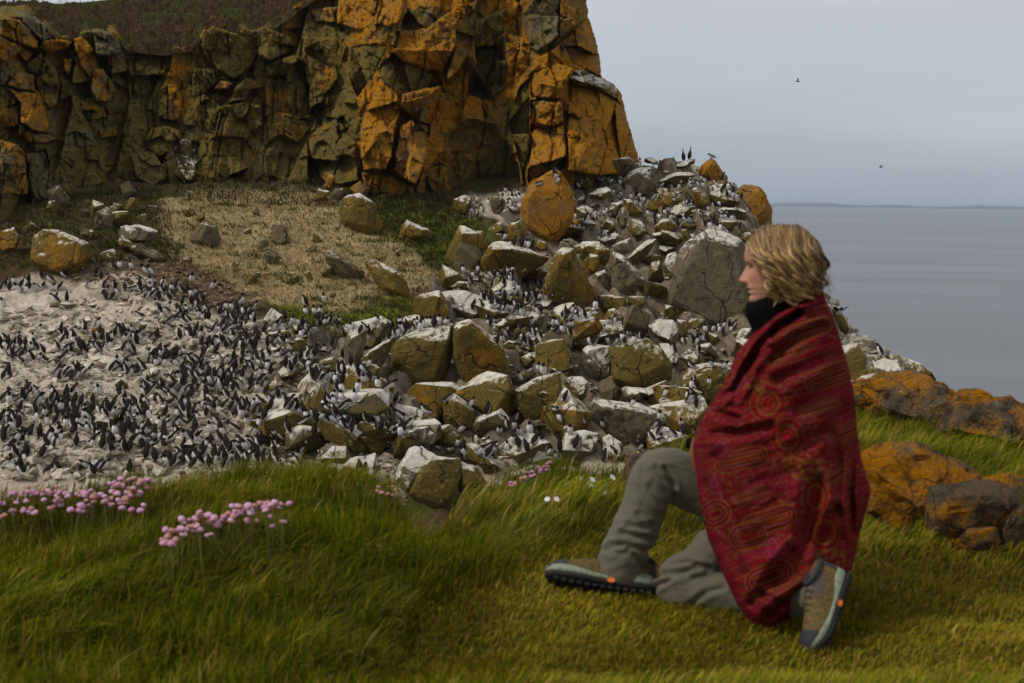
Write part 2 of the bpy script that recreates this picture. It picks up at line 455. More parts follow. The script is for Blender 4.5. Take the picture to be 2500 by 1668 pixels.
    f1 = s.noise(p, 3.0, 6, .65); f2 = s.noise(p, 14.0, 5, .7); f3 = s.noise(p, 45., 3, .7)
    f = s.math('ADD', s.math('MULTIPLY', f1, .5), s.math('ADD', s.math('MULTIPLY', f2, .8), s.math('MULTIPLY', f3, .3)))
    cc = s.mix(1.0, c, s.n('ShaderNodeCombineColor', {0: s.rng(f, .45, 1.15, .5, 1.45, False), 1: s.rng(f, .45, 1.15, .47, 1.47, False), 2: s.rng(f, .45, 1.15, .42, 1.5, False)}), 'MULTIPLY')
    h = s.math('ADD', s.math('MULTIPLY', f1, .9), s.math('ADD', s.math('MULTIPLY', f2, .4), s.math('MULTIPLY', f3, .12)))
    mat = s.bsdf(cc, .97, .04, s.bump(h, .9, .20))
    me = mesh_np('terrain', P1, grid_faces(len(y), len(x))[:, ::-1], mat, True, {'Col': col})
    o = link('terrain', me)
    tag(o, 'whitewashed slope and dry grass bank below the cliff', 'slope', kind='structure')
    tri = grid_faces(len(y), len(x))[:, ::-1]
    bv = BVHTree.FromPolygons([tuple(v) for v in P1], [tuple(f) for f in tri])
    return o, bv
TERRAIN, TBVH = build_far()
def hit_terrain(px, py):
    d = rays(np.array(float(px)), np.array(float(py)))
    h = TBVH.ray_cast(Vector(CAM), Vector(d), 300)
    return h[0]

# ------------------------------------------------------------------ cliff
def U1(pts): return [(x / 2.936, y / 2.936) for x, y in pts]
def U2(pts): return [(700 + x / 2.611, y / 2.611) for x, y in pts]
BLOCKS = [  # outline, look, offset towards the viewer (m), tilt across, tilt down
 (U1([(0,130),(140,140),(280,270),(270,350),(180,330),(0,250)]),'o',-.8,.3,-.3),
 (U1([(0,260),(180,340),(240,390),(180,470),(60,480),(0,420)]),'o',-.5,.5,.3),
 (U1([(0,470),(60,490),(110,540),(30,610),(0,600)]),'g',-.4,0,0),
 (U1([(180,480),(290,380),(400,490),(425,590),(410,740),(350,790),(270,650),(250,560)]),'m',-.2,-.7,0),
 (U1([(50,610),(120,520),(240,540),(255,660),(130,650)]),'o',-.8,.3,-.2),
 (U1([(0,620),(70,680),(140,740),(130,900),(40,920),(0,850)]),'m',-.3,0,0),
 (U1([(60,640),(130,660),(255,670),(300,760),(350,900),(350,960),(240,940),(150,880),(150,740)]),'o',-1.0,.3,-.2),
 (U1([(140,890),(240,950),(350,970),(400,1000),(330,1030),(210,1020),(140,960)]),'o',-.7,0,.5),
 (U1([(190,1100),(330,1070),(420,1430),(250,1440),(200,1280)]),'g',-.2,.2,0),
 (U1([(0,1000),(130,1040),(180,1100),(200,1400),(120,1400),(0,1360)]),'o',-.7,.2,.2),
 (U1([(300,300),(410,280),(510,310),(480,350),(350,380),(290,340)]),'o',-.9,0,.6),
 (U1([(100,70),(200,80),(350,180),(400,270),(300,300),(230,230)]),'g',-.4,.3,-.5),
 (U1([(430,560),(540,600),(640,580),(660,700),(590,720),(540,680),(420,740)]),'y',.2,0,0),
 (U1([(530,290),(580,265),(640,310),(690,420),(710,480),(650,560),(580,480),(540,360)]),'o',-.8,.5,0),
 (U1([(670,500),(740,490),(810,600),(825,660),(780,730),(690,740),(650,640)]),'o',-1.2,.4,.2),
 (U1([(660,200),(740,210),(840,270),(870,380),(790,400),(690,390),(680,280)]),'g',-.9,.3,.2),
 (U1([(450,420),(520,420),(510,500),(500,550),(460,500)]),'o',-.5,.5,0),
 (U1([(570,720),(740,760),(760,840),(630,870),(600,820)]),'m',-.5,0,.4),
 (U1([(490,960),(640,920),(700,1040),(560,1060),(490,1040)]),'g',-.4,0,0),
 (U1([(700,930),(830,900),(840,980),(720,1000)]),'m',-.3,0,.2),
 (U1([(900,430),(1140,400),(1190,420),(1190,560),(1130,700),(1130,820),(1000,760),(940,560)]),'y',.6,.2,-.2),
 (U1([(1130,700),(1160,620),(1200,600),(1200,860),(1130,830)]),'y',-.4,-.4,0),
 (U1([(1205,600),(1260,610),(1310,690),(1300,800),(1270,870),(1205,860)]),'o',-.6,.3,0),
 (U1([(1310,850),(1360,760),(1420,730),(1430,800),(1400,900),(1320,910)]),'y',-.3,0,.3),
 (U1([(1390,490),(1530,500),(1560,580),(1430,700),(1370,700)]),'y',-.2,.2,.3),
 (U1([(1450,230),(1530,190),(1720,250),(1830,330),(1830,450),(1740,540),(1680,570),(1560,500),(1490,430),(1450,330)]),'y',-1.1,-.2,.5),
 (U1([(1850,200),(1900,190),(2100,280),(2120,350),(1950,440),(1860,400)]),'y',-.8,.3,-.2),
 (U1([(1900,470),(2100,390),(2180,420),(2170,480),(2130,540),(1910,560)]),'y',-.8,.2,.4),
 (U1([(1900,570),(2130,550),(2220,600),(2220,850),(2000,800),(1900,840)]),'m',.5,0,-.2),
 (U1([(1530,640),(1580,580),(1680,590),(1640,640)]),'o',-.7,0,.4),
 (U1([(1690,620),(1760,560),(1870,590),(1890,630),(1800,640),(1760,720),(1640,740)]),'m',-.7,.4,-.3),
 (U1([(1590,760),(1750,730),(1870,760),(1880,900),(1800,1000),(1560,980),(1600,830)]),'y',-.7,.2,.3),
 (U1([(1440,740),(1540,690),(1570,830),(1540,970),(1440,940)]),'y',.3,.2,0),
 (U1([(1040,1000),(1080,920),(1200,905),(1290,940),(1300,1000),(1230,1080),(1150,1130),(1070,1080)]),'y',-1.0,0,.5),
 (U1([(930,1110),(1100,1080),(1160,1180),(1180,1290),(1090,1340),(980,1280)]),'m',-1.0,0,-.3),
 (U1([(1220,1010),(1330,990),(1430,1030),(1400,1290),(1330,1300),(1280,1200)]),'w',.1,.3,0),
 (U1([(1530,1110),(1720,1120),(1790,1220),(1770,1290),(1600,1280),(1520,1220)]),'y',-.5,0,0),
 (U1([(2000,820),(2180,870),(2220,920),(2150,1030),(1990,960)]),'m',-.3,0,.3),
 (U1([(2160,270),(2280,310),(2250,430),(2200,510),(2160,400)]),'o',-.5,.4,0),
 (U2([(0,0),(160,0),(100,60),(0,60)]),'o',-.5,0,0),
 (U2([(150,60),(330,40),(310,150),(190,140)]),'o',-.5,0,.3),
 (U2([(330,-40),(575,-40),(560,150),(470,200),(320,150)]),'o',-.9,.2,0),
 (U2([(580,-40),(740,-40),(770,80),(690,170),(560,160)]),'o',-.7,.4,0),
 (U2([(100,240),(320,240),(385,300),(330,500),(250,600),(170,630),(150,470)]),'m',-.7,.4,0),
 (U2([(400,300),(560,280),(640,300),(560,480),(450,620),(400,500)]),'y',-.1,0,0),
 (U2([(230,620),(360,560),(440,600),(440,700),(330,760),(250,750)]),'y',-.3,0,-.3),
 (U2([(130,850),(320,760),(440,900),(460,1150),(290,1180),(130,1130)]),'m',-.2,0,0),
 (U2([(0,440),(90,380),(130,480),(140,730),(40,760),(0,640)]),'y',-.3,.4,0),
 (U2([(310,1000),(330,890),(400,885),(440,910),(440,1020),(380,990)]),'m',-1.0,.2,.3),
 (U2([(600,420),(680,340),(740,400),(960,470),(990,540),(740,590),(710,620),(600,500)]),'y',-.1,.2,-.5),
 (U2([(700,200),(890,180),(1070,60),(1105,70),(1080,290),(990,470),(880,430),(740,390),(680,330)]),'o',-1.6,.4,.5),
 (U2([(470,800),(600,510),(710,610),(720,720),(690,830),(670,1000),(630,1080),(490,1090),(470,950)]),'o',-1.6,-.2,-.2),
 (U2([(740,600),(980,550),(1000,640),(910,800),(800,760),(730,680)]),'o',-1.3,.5,.4),
 (U2([(720,820),(790,760),(900,810),(900,1000),(820,1180),(680,1090),(700,950)]),'o',-1.1,.3,0),
 (U2([(480,1100),(640,1110),(800,1190),(820,1250),(700,1280),(500,1230)]),'m',-.9,0,-.3),
 (U2([(880,1110),(990,960),(1000,1130),(1000,1290),(900,1290)]),'m',-.2,.3,0),
 (U2([(1080,140),(1210,60),(1225,150),(1170,320),(1040,550),(1020,480),(1080,300)]),'m',-.6,.7,0),
 (U2([(1210,130),(1390,60),(1370,250),(1340,520),(1300,570),(1230,470),(1200,350),(1200,200)]),'y',.2,.2,.4),
 (U2([(1165,380),(1230,480),(1310,580),(1330,650),(1250,640),(1160,600)]),'d',3.2,0,.8),
 (U2([(1350,250),(1400,200),(1395,560),(1330,600)]),'d',2.2,0,0),
 (U2([(1000,860),(1150,760),(1330,780),(1400,900),(1480,1050),(1500,1250),(1060,1280),(1010,1100)]),'k',1.0,.1,-.3),
 (U2([(1400,200),(1530,250),(1560,300),(1540,430),(1480,500),(1390,560),(1400,380)]),'o',-.3,-.3,0),
 (U2([(1480,560),(1545,500),(1550,900),(1520,1180),(1480,1000),(1420,800)]),'y',.4,-.5,0),
 (U2([(1500,80),(1600,-40),(1740,-40),(1730,230),(1600,340),(1550,300)]),'g',-.8,-.2,0),
 (U2([(1740,20),(1780,-40),(1930,-40),(1930,110),(1740,240)]),'m',-.8,.5,0),
 (U2([(1580,390),(1740,280),(1740,410),(1830,440),(1780,550),(1760,640),(1560,620),(1550,500)]),'o',-1.3,0,0),
 (U2([(1550,640),(1760,650),(1760,780),(1700,810),(1560,780)]),'o',-1.0,.1,.3),
 (U2([(1560,800),(1700,820),(1770,790),(1780,1000),(1700,1060),(1540,1170)]),'o',-.9,.2,-.2),
 (U2([(1745,260),(1920,120),(1930,220),(1990,330),(2020,500),(1880,430),(1820,400)]),'o',-.7,.6,0),
 (U2([(1800,500),(1850,440),(1900,450),(2100,550),(2110,620),(1990,560)]),'w',-.9,.4,-2.0),
 (U2([(1800,520),(1990,570),(2110,630),(2190,760),(2230,890),(2270,1000),(2270,1100),(2000,1120),(1790,1090),(1790,760)]),'o',-.7,.35,-.1),
]
LOOK = {'o': (.62, .0, .35), 'm': (.40, .0, .7), 'y': (.14, .02, .85), 'g': (.12, .06, .35), 'w': (.05, .62, .5), 'd': (.10, .0, .5), 'k': (.26, .03, .60)}
SIL = np.array([(1440,-60),(1432,0),(1436,40),(1452,90),(1460,120),(1466,155),(1468,190),(1500,206),(1518,232),(1528,280),(1540,320),(1548,350),(1557,380),(1563,405),(1566,430),(1575,560)], float)
LIP = np.array([(-60,38),(0,44),(60,40),(110,60),(150,92),(230,78),(285,84),(310,112),(400,122),(470,112),(500,66),(560,60),(620,78),(660,62),(700,38),(730,12),(800,-30),(1700,-80)], float)
def build_cliff():
    cp = np.array([(-120,560,55.5),(0,560,56.5),(100,520,60),(200,470,62.3),(450,440,65.2),(700,450,67),(800,450,67.5),(-120,40,58.5),(0,40,60),(200,100,65.5),(450,130,68.7),(600,80,69.5),(700,20,71),
        (820,250,69.5),(800,0,72),(880,440,66.3),(880,250,66.8),(960,60,68),(1000,440,66.5),(1000,250,67.2),(1120,440,68.3),(1180,250,70),(1150,20,69.5),(1250,450,68.5),(1250,100,69.5),
        (1310,420,67.2),(1330,200,67.8),(1340,0,69),(1480,420,68.3),(1480,280,68.6),(1400,0,70),(1540,420,69.6),(1700,420,73),(1600,100,74),(0,640,57),(450,600,66),(900,560,67.5),(1300,560,68.5),(300,300,66),(100,300,61.5)], float)
    n = len(cp); S = 100.
    d = np.hypot(cp[:, None, 0] - cp[None, :, 0], cp[:, None, 1] - cp[None, :, 1]) / S
    K = np.where(d > 0, d * d * np.log(d + 1e-9), 0) + .05 * np.eye(n)
    Q = np.concatenate([np.ones((n, 1)), cp[:, :2] / S], 1)
    wt = np.linalg.solve(np.block([[K, Q], [Q.T, np.zeros((3, 3))]]), np.concatenate([cp[:, 2], np.zeros(3)]))
    st = 2.25
    xs = np.arange(-130, 1600, st); ys = np.arange(-60, 640, st)
    gx, gy = np.meshgrid(xs, ys); x = gx.ravel().copy(); y = gy.ravel().copy()
    # the right-hand skyline: squeeze the last columns onto the silhouette
    sil = np.interp(y, SIL[:, 1], SIL[:, 0]) + 3.0 * noise3(np.stack([y * .06, y * 0, y * 0], 1)) + 2 * noise3(np.stack([y * .2, y * 0 + 3, y * 0], 1))
    t = (x + 130) / (xs[-1] + 130); x = -130 + t * (sil + 130)
    base = np.empty(len(x))
    for a in range(0, len(x), 20000):
        b = a + 20000
        dd = np.hypot(x[a:b, None] - cp[None, :, 0], y[a:b, None] - cp[None, :, 1]) / S
        base[a:b] = np.where(dd > 0, dd * dd * np.log(dd + 1e-9), 0) @ wt[:n] + wt[n] + wt[n + 1] * x[a:b] / S + wt[n + 2] * y[a:b] / S
    q = np.stack([x * .02, y * .02, x * 0], 1)
    wx = x + 5 * fbm(q * 1.3, 4); wy = y + 5 * fbm(q * 1.3 + 31, 4)
    reg = np.full(len(x), -1); dep = np.zeros(len(x)); look = np.zeros((len(x), 3))
    # untraced rock: random facets
    tab = np.random.default_rng(12).uniform(-1, 1, (4096, 6))
    ids, d1, d2, lx, ly = cells2(wx + .18 * wy, wy * .34, 70., 9)
    dep = .20 + .55 * tab[ids, 0] + 1.3 * tab[ids, 1] * lx + 1.1 * tab[ids, 2] * ly + .16 * np.exp(-(d2 - d1) / .018)
    but = sstep(840, 900, wx)
    reg_l = np.clip(.39 + .36 * fbm(q * .55 + 12, 4) + .22 * but - .16 * sstep(230, 430, y) * (1 - but), 0, .8)   # lichen grows in drifts
    reg_a = np.clip(.66 + .35 * fbm(q * .6 + 22, 3), .1, 1)
    look = np.stack([reg_l + .10 * tab[ids, 3], .02 + .02 * tab[ids, 4], reg_a], 1)
    for i, (poly, lo, of, tx, ty) in enumerate(BLOCKS):
        P_ = np.array(poly); c = P_.mean(0)
        bb = (wx > P_[:, 0].min() - 2) & (wx < P_[:, 0].max() + 2) & (wy > P_[:, 1].min() - 2) & (wy < P_[:, 1].max() + 2)
        j = np.nonzero(bb)[0]
        if not len(j): continue
        ins, dist = in_poly(wx[j], wy[j], P_)
        k = j[ins]; e = dist[ins]
        sz = max(np.ptp(P_[:, 0]), np.ptp(P_[:, 1]))
        # each block breaks again into two or three faces
        v = rng.uniform(-.5, .5, (3, 2)) * np.ptp(P_, axis=0) + c
        aid, b1, b2 = voronoi2(wx[k], wy[k], v)
        fx, fy, fo = rng.normal(0, .8, 3), rng.normal(0, .8, 3), rng.uniform(-.18, .18, 3)
        sub = fo[aid] + fx[aid] * (wx[k] - v[aid, 0]) / 60 + fy[aid] * (wy[k] - v[aid, 1]) / 60
        soft = sstep(0, 26, e) if lo in 'dk' else 1.0
        dep[k] = dep[k] * 0 + soft * of * .78 + tx * (wx[k] - c[0]) / 50 + ty * (wy[k] - c[1]) / 50 + sub * np.clip(sz / 90, .3, 1) + (.28 * np.exp(-e / 1.5) if lo not in 'dk' else 0)
        reg[k] = i
        a = np.array(LOOK[lo]) * rng.uniform(.85, 1.15)
        look[k] = .68 * a + .32 * np.stack([reg_l[k] * 1.15, 0 * e + a[1], reg_a[k]], 1)
    # second, finer fracture set over everything
    id2, e1, e2, lx, ly = cells2(x + 5 * fbm(q * 2, 3) - .2 * y, (y + 5 * fbm(q * 2 + 3, 3)) * .6, 33., 77)
    big = (_perm[(ids * 3 + 5) & 4095] > 1400)      # some faces stay whole, others are shattered
    id3, g1, g2, mx_, my_ = cells2(x + 3 * fbm(q * 3, 2), (y + 3 * fbm(q * 3 + 3, 2)) * .7, 13., 177)
    dep += .07 * tab[id3, 0] + .12 * (tab[id3, 1] * mx_ + tab[id3, 2] * my_) + .04 * np.exp(-(g2 - g1) / .06)
    dep += np.where(big, .6, 1.25) * (.17 * tab[id2, 0] + .38 * tab[id2, 1] * lx + .36 * tab[id2, 2] * ly + .06 * np.exp(-(e2 - e1) / .05))
    # long joints running up the face
    jx = (x + 26 * fbm(q * .5 + 8, 3) + .12 * y) / 58.; jf = np.abs(jx - np.round(jx)) * 58
    dep += .62 * np.exp(-jf / 1.5) * sstep(-.1, .15, fbm(q * .35 + 19, 2))
    dep += .16 * fbm(np.stack([(x + .2 * y) * .055, y * .011, x * 0], 1), 3) - .30 * np.abs(fbm(q * .9 + 90, 3))
    dep += .26 * fbm(q * 1.2 + 50, 5) + .07 * fbm(q * 9, 3)
    # round the skyline corner away from the viewer
    es = np.maximum(sil - x, 0)
    dep += 2.6 * np.exp(-es / 16) + .8 * np.exp(-es / 60)
    # above the lip the rock goes back under the turf
    lip = np.interp(x, LIP[:, 0], LIP[:, 1]) + 7 * fbm(q * 1.5 + 77, 3)
    up = np.maximum(lip - y, 0)
    dep += np.minimum(up * .22, 9)
    look[:, 0] += .22 * fbm(q * 2.2 + 12, 4)
    base2 = base + dep
    pts = P(x, y, base2)
    nr, nc = len(ys), len(xs)
    fac = grid_faces(nr, nc)
    # cut what lies high above the lip (the turf slope takes over there)
    keep = (up[fac].min(1) < 26)
    root = empty('cliff', P(np.array(880.), np.array(470.), np.array(67.))); o0 = np.array(root.location)
    fr = reg[fac[:, 0]]
    for r_ in [-1] + list(range(len(BLOCKS))):
        f = fac[keep & (fr == r_)]
        if not len(f): continue
        u, inv = np.unique(f, return_inverse=True)
        nm = 'rock_face' if r_ < 0 else 'rock_block'
        me = mesh_np(nm, pts[u] - o0, inv.reshape(f.shape), CLIFF, True, {'mix': np.clip(look[u], 0, 1)})
        link(nm, me, root)
    # the far side of the headland, out of sight
    edge_i = np.arange(nr) * nc + nc - 1
    e0 = pts[edge_i]; V = np.concatenate([e0, e0 + np.array([-.8, 3.5, 0]), e0 + np.array([-5, 11, 0]), e0 + np.array([-14, 20, 0])]) - o0
    link('rock_flank', mesh_np('rock_flank', V, grid_faces(4, nr), CLIFF, True, {'mix': np.tile([.4, 0, .4], (len(V), 1))}), root)
    tag(root, 'tall dark sea cliff of cracked blocks crusted with orange lichen', 'cliff')
build_cliff()

# ------------------------------------------------------------------ turf slope on top of the cliff
def build_top():
    xs = np.linspace(-150, 830, 330); ts = np.linspace(0, 1, 110)
    skyl = np.interp(xs, [-150, 0, 60, 150, 210, 300, 400, 830], [20, 12, 8, 9, 5, -4, -30, -120])
    lip = np.interp(xs, LIP[:, 0], LIP[:, 1]) + 14
    X = np.tile(xs, (110, 1)); T = np.tile(ts[:, None], (1, 330))
    Yp = lip[None] + (skyl - lip)[None] * T
    D0 = np.interp(xs, [-150, 0, 200, 450, 700, 830], [60.5, 62.5, 66.6, 69.3, 71, 72.5])
    Dp = D0[None] - .6 + 20 * T ** 1.25
    p = P(X.ravel(), Yp.ravel(), Dp.ravel())
    q = p * np.array([1, 1, .3])
    bump = .75 * np.abs(fbm(q * .7, 3)) + .40 * fbm(q * 1.6, 3) + .5 * fbm(q * .3, 2)
    p[:, 2] += bump * sstep(0, .06, T.ravel()) * sstep(1.0, .9, T.ravel()) * .9
    back = p[-330:].copy(); back[:, 1] += 25; back[:, 2] -= 6
    V = np.concatenate([p, back])
    n1 = fbm(q * .5, 4); n2 = fbm(q * 2.2, 4); n3 = fbm(q * 7, 2)
    def C(a, b, n): t = np.clip(n * .9 + .5, 0, 1)[:, None]; return np.array(a) * (1 - t) + np.array(b) * t
    col = C((.034, .020, .010), (.125, .075, .036), n2 + .6 * n3)
    g = sstep(.08, .34, n1 * .8 + n2 * .6 + .25 * T.ravel() - .06)[:, None]
    col = col * (1 - g) + C((.03, .05, .008), (.095, .12, .02), n3 + n2 * .5) * g
    col = np.concatenate([col, col[-330:]])
    s = NT('clifftop_turf'); pz = s.pos()
    f = s.math('ADD', s.math('MULTIPLY', s.noise(pz, 5., 6, .7), .7), s.math('MULTIPLY', s.noise(pz, 25., 4, .7), .5))
    cc = s.mix(1.0, s.attr('Col'), s.n('ShaderNodeCombineColor', {k: s.rng(f, .35, .85, .3, 1.7, False) for k in range(3)}), 'MULTIPLY')
    o = link('hill', mesh_np('hill', V, grid_faces(111, 330), s.bsdf(cc, .95, .1, s.bump(f, 1., .3)), True, {'Col': col}))
    tag(o, 'brown and green tussocky turf slope on top of the cliff', 'slope', kind='structure')
    return o
HILL = build_top()
# ================================================================== BOULDERS OF THE COLONY
def U3(pts): return [(x / 2.936, 534 + y / 2.936) for x, y in pts]
def U4(pts): return [(700 + x / 2.936, 534 + y / 2.936) for x, y in pts]
def U5(pts): return [(1100 + x / 2.936, 350 + y / 2.936) for x, y in pts]
def U6(pts): return [(700 + x / 2.35, 1050 + y / 2.35) for x, y in pts]
SOLID = []     # world triangles of everything birds may stand on
def hull_mesh(pts, seg=.14, amp=.035, seed=0):
    bm = bmesh.new()
    vs = [bm.verts.new(p) for p in pts]
    r = bmesh.ops.convex_hull(bm, input=vs)
    junk = [g for g in r['geom_interior'] + r['geom_unused'] if isinstance(g, bmesh.types.BMVert)]
    bmesh.ops.delete(bm, geom=list(set(junk)), context='VERTS')
    bmesh.ops.dissolve_limit(bm, angle_limit=R(9), verts=bm.verts[:], edges=bm.edges[:])
    size = max((max(v.co[k] for v in bm.verts) - min(v.co[k] for v in bm.verts)) for k in range(3))
    bmesh.ops.bevel(bm, geom=bm.edges[:], offset=size * .018, segments=1, affect='EDGES', profile=.6, clamp_overlap=True)
    bmesh.ops.triangulate(bm, faces=bm.faces[:])
    for it in range(4):
        lim = max(seg, size / 16)
        es = [e for e in bm.edges if e.calc_length() > lim * 1.5]
        if not es: break
        bmesh.ops.subdivide_edges(bm, edges=es, cuts=1, use_grid_fill=False)
        bmesh.ops.triangulate(bm, faces=[f for f in bm.faces if len(f.verts) > 3])
    bm.normal_update()
    co = np.array([v.co for v in bm.verts]); no = np.array([v.normal for v in bm.verts])
    k = min(1.0, size / 1.6)
    dsp = amp * k * (1.5 * fbm(co * (1.1 / k) + seed * 3.1, 3) + .9 * fbm(co * (4 / k) + seed, 3))
    # steps broken out of the faces
    cid, d1, d2, _, _ = cells2(co @ np.array([1, .3, .2]), co @ np.array([.2, .4, 1]), .55 * k, seed & 4095)
    dsp += amp * k * 1.2 * (_perm[cid] / 4096. - .5) - amp * k * .8 * np.exp(-(d2 - d1) / .06)
    co = co + no * dsp[:, None]
    F_ = np.array([[v.index for v in f.verts] for f in bm.faces])
    bm.free()
    return co, F_
BIDX = [0]
TRACED = []; TLAB = []
def boulder(poly, look, name='boulder', label=None, group=None, D=None, th=.55, tilt=None, front=.66, up=.0, amp=.04, dz=0., cat='boulder', mat=None, seg=.14, bury=.25, solid=True, squash=1.):
    """a boulder whose outline follows POLY (photo pixels); it gets its own distance, a bulging faceted front and a back"""
    if tilt is None: tilt = .5 if look in ('w', 'gw', 'yw') else .08
    BIDX[0] += 1; r_ = np.random.default_rng(BIDX[0] * 13 + 5)
    P_ = np.array(poly, float); c = P_.mean(0)
    if solid: TRACED.append(P_); TLAB.append(label)
    yb = P_[:, 1].max(); xb = P_[P_[:, 1] > yb - .18 * np.ptp(P_[:, 1]), 0].mean()
    if D is None:
        h = hit_terrain(xb, yb - .06 * np.ptp(P_[:, 1]))
        D = h[1] if h else 66.
    D += dz
    wm, hm = np.ptp(P_[:, 0]) * D / F, np.ptp(P_[:, 1]) * D / F
    T = th * math.sqrt(wm * hm) * squash
    Dc = D + .30 * T
    pts = [P(P_[:, 0], P_[:, 1], Dc + T * r_.uniform(-.10, .10, len(P_)))]
    n = max(4, len(P_) // 2)
    sel = np.sort(r_.choice(len(P_), n, replace=False))
    f = c + (P_[sel] - c) * r_.uniform(front - .16, front + .14, n)[:, None] + np.array([0, up * np.ptp(P_[:, 1])])
    dpt = Dc - T * .62 + tilt * T * (f[:, 1] - c[1]) / (np.ptp(P_[:, 1]) * .5) * -1 + T * r_.uniform(-.12, .12, n)
    pts.append(P(f[:, 0], f[:, 1], dpt))
    b = c + (P_ - c) * .8
    pts.append(P(b[:, 0], b[:, 1], np.full(len(P_), Dc + T * .9)))
    low = c + (P_[P_[:, 1] > c[1]] - c) * np.array([.8, .92])
    pts.append(P(low[:, 0], low[:, 1], np.full(len(low), Dc - T * .15)) - np.array([0, 0, bury * hm * .5]))
    co, F_ = hull_mesh(np.concatenate(pts), seg, amp, BIDX[0])
    if solid: SOLID.append((co, F_))
    a = np.array(LOOK3[look])
    zrel = (co[:, 2] - co[:, 2].min()) / max(1e-6, np.ptp(co[:, 2]))
    mix = np.tile(a, (len(co), 1)); mix[:, 1] = a[1] * (.72 + .5 * zrel)
    o0 = based(co)
    me = mesh_np(name, co - o0, F_, mat or ROCK, False, {'mix': np.clip(mix, 0, 1)})
    o = link(name, me, None, o0)
    tag(o, label, cat, group)
    return o
# lichen, guano, algae
LOOK3 = {'o': (.62, .34, .4), 'oy': (.42, .60, .7), 'y': (.24, .60, .85), 'yw': (.18, .80, .75), 'w': (.05, 1.06, .4), 'gw': (.18, .86, .55), 'g': (.20, .66, .40), 'k': (.12, .52, .95), 'b': (.22, .40, .45)}
B = boulder
# -- right-hand talus (zoom 5)
B(U5([(500,470),(520,380),(560,300),(610,262),(700,205),(745,178),(790,195),(840,270),(885,345),(890,450),(888,540),(860,585),(790,650),(720,715),(680,700),(640,670),(560,630),(530,600),(510,540)]),'o',label='big upright orange boulder standing at the foot of the cliff corner',th=.42,front=.8,tilt=-.1,amp=.03)
B(U5([(165,920),(200,850),(260,760),(300,700),(340,695),(440,735),(560,755),(720,825),(700,850),(600,900),(520,960),(300,950)]),'oy',label='dark overhanging slab with a white streaked upper ledge beside the green bank',th=.6,tilt=-.45,up=-.05)
B(U5([(650,1080),(690,920),(745,790),(800,740),(880,750),(940,860),(990,960),(1050,1100),(960,1190),(880,1130),(800,1020)]),'oy',label='tall olive block with a white splashed crown left of the cracked grey blocks',th=.6,tilt=-.3)
B(U5([(945,850),(1000,790),(1060,800),(1075,850),(1040,930),(980,950),(950,910)]),'oy',label='small round olive rock lodged on top of the cracked blocks')
B(U5([(870,740),(940,700),(1060,700),(1140,760),(1145,830),(1100,895),(1060,800),(990,790),(940,840)]),'oy',label='ochre rock behind the small round one in the middle of the talus')
B(U5([(1000,980),(1040,930),(1110,900),(1180,1000),(1170,1040),(1110,1060),(1020,1030)]),'g',label='small grey angular block wedged left of the large cracked face',th=.5)
B(U5([(1130,890),(1160,780),(1230,800),(1340,910),(1400,980),(1415,1040),(1390,1100),(1270,1095),(1160,1085),(1190,1000)]),'g',label='broad grey speckled face with fine cracks in the middle of the talus',th=.5,front=.8,tilt=.1)
B(U5([(1270,1095),(1390,1100),(1400,1150),(1330,1190),(1275,1165)]),'y',label='small olive block hanging under the grey speckled face',th=.5)
B(U5([(1050,1090),(1160,1085),(1260,1105),(1260,1200),(1130,1240),(1070,1190)]),'k',label='shaded olive block under the middle of the talus',th=.5)
B(U5([(1620,780),(1700,690),(1790,640),(1890,580),(1990,640),(2090,680),(2140,800),(2160,1000),(2160,1130),(2150,1250),(2050,1290),(1950,1335),(1860,1310),(1770,1240),(1700,1180),(1550,1145),(1590,1010),(1600,900)]),'g',label='huge flat faced grey boulder with a web of cracks behind the person',th=.34,front=.88,tilt=.05,amp=.03)
B(U5([(1520,880),(1550,790),(1620,770),(1640,890),(1600,980),(1540,960)]),'gw',label='whitewashed pillar against the side of the huge cracked boulder',th=.6)
B(U5([(885,1280),(920,1210),(980,1175),(1060,1175),(1090,1210),(1120,1310),(1080,1370),(960,1360),(930,1320)]),'oy',label='rounded ochre boulder with a lone bird on top, below the shaded block',th=.5,front=.74)
B(U5([(1410,1310),(1480,1250),(1600,1260),(1640,1330),(1640,1440),(1580,1445),(1500,1390),(1440,1370)]),'w',label='bright white slab below the huge cracked boulder',th=.5,tilt=.5)
B(U5([(1620,1260),(1690,1270),(1710,1320),(1690,1380),(1650,1400),(1630,1330)]),'y',label='olive rock beside the bright white slab')
B(U5([(705,1240),(740,1180),(800,1150),(880,1140),(910,1190),(900,1260),(850,1300),(800,1320),(740,1290)]),'yw',label='white streaked square block left of the rounded ochre boulder',th=.55)
B(U5([(690,1430),(700,1390),(760,1350),(840,1315),(835,1430),(800,1470),(730,1465)]),'yw',label='green wedge with a white slanting top below the white streaked block',th=.55)
B([(1420,852),(1445,838),(1492,845),(1500,932),(1440,918),(1420,890)],'w',label='pale pinkish block joined to the left of the dark green dome',th=.5,tilt=.1)
B([(1488,852),(1520,830),(1580,826),(1618,850),(1648,893),(1642,926),(1590,957),(1530,947),(1492,932)],'k',label='dark green domed boulder with white upper rim in the lower talus',th=.5,front=.78,tilt=.15)
B([(1606,838),(1632,838),(1660,872),(1656,892),(1640,892)],'w',label='white slanting flake on the right of the dark green dome',th=.8)
B(U5([(1170,335),(1230,270),(1290,200),(1350,170),(1440,170),(1470,250),(1485,310),(1440,370),(1400,380),(1180,350)]),'g',label='broad grey pyramid on the talus skyline',th=.5)
B(U5([(830,240),(890,190),(960,200),(1000,260),(1040,330),(960,345),(890,320)]),'yw',label='rounded rock on the talus between orange boulder and cliff corner',th=.5)
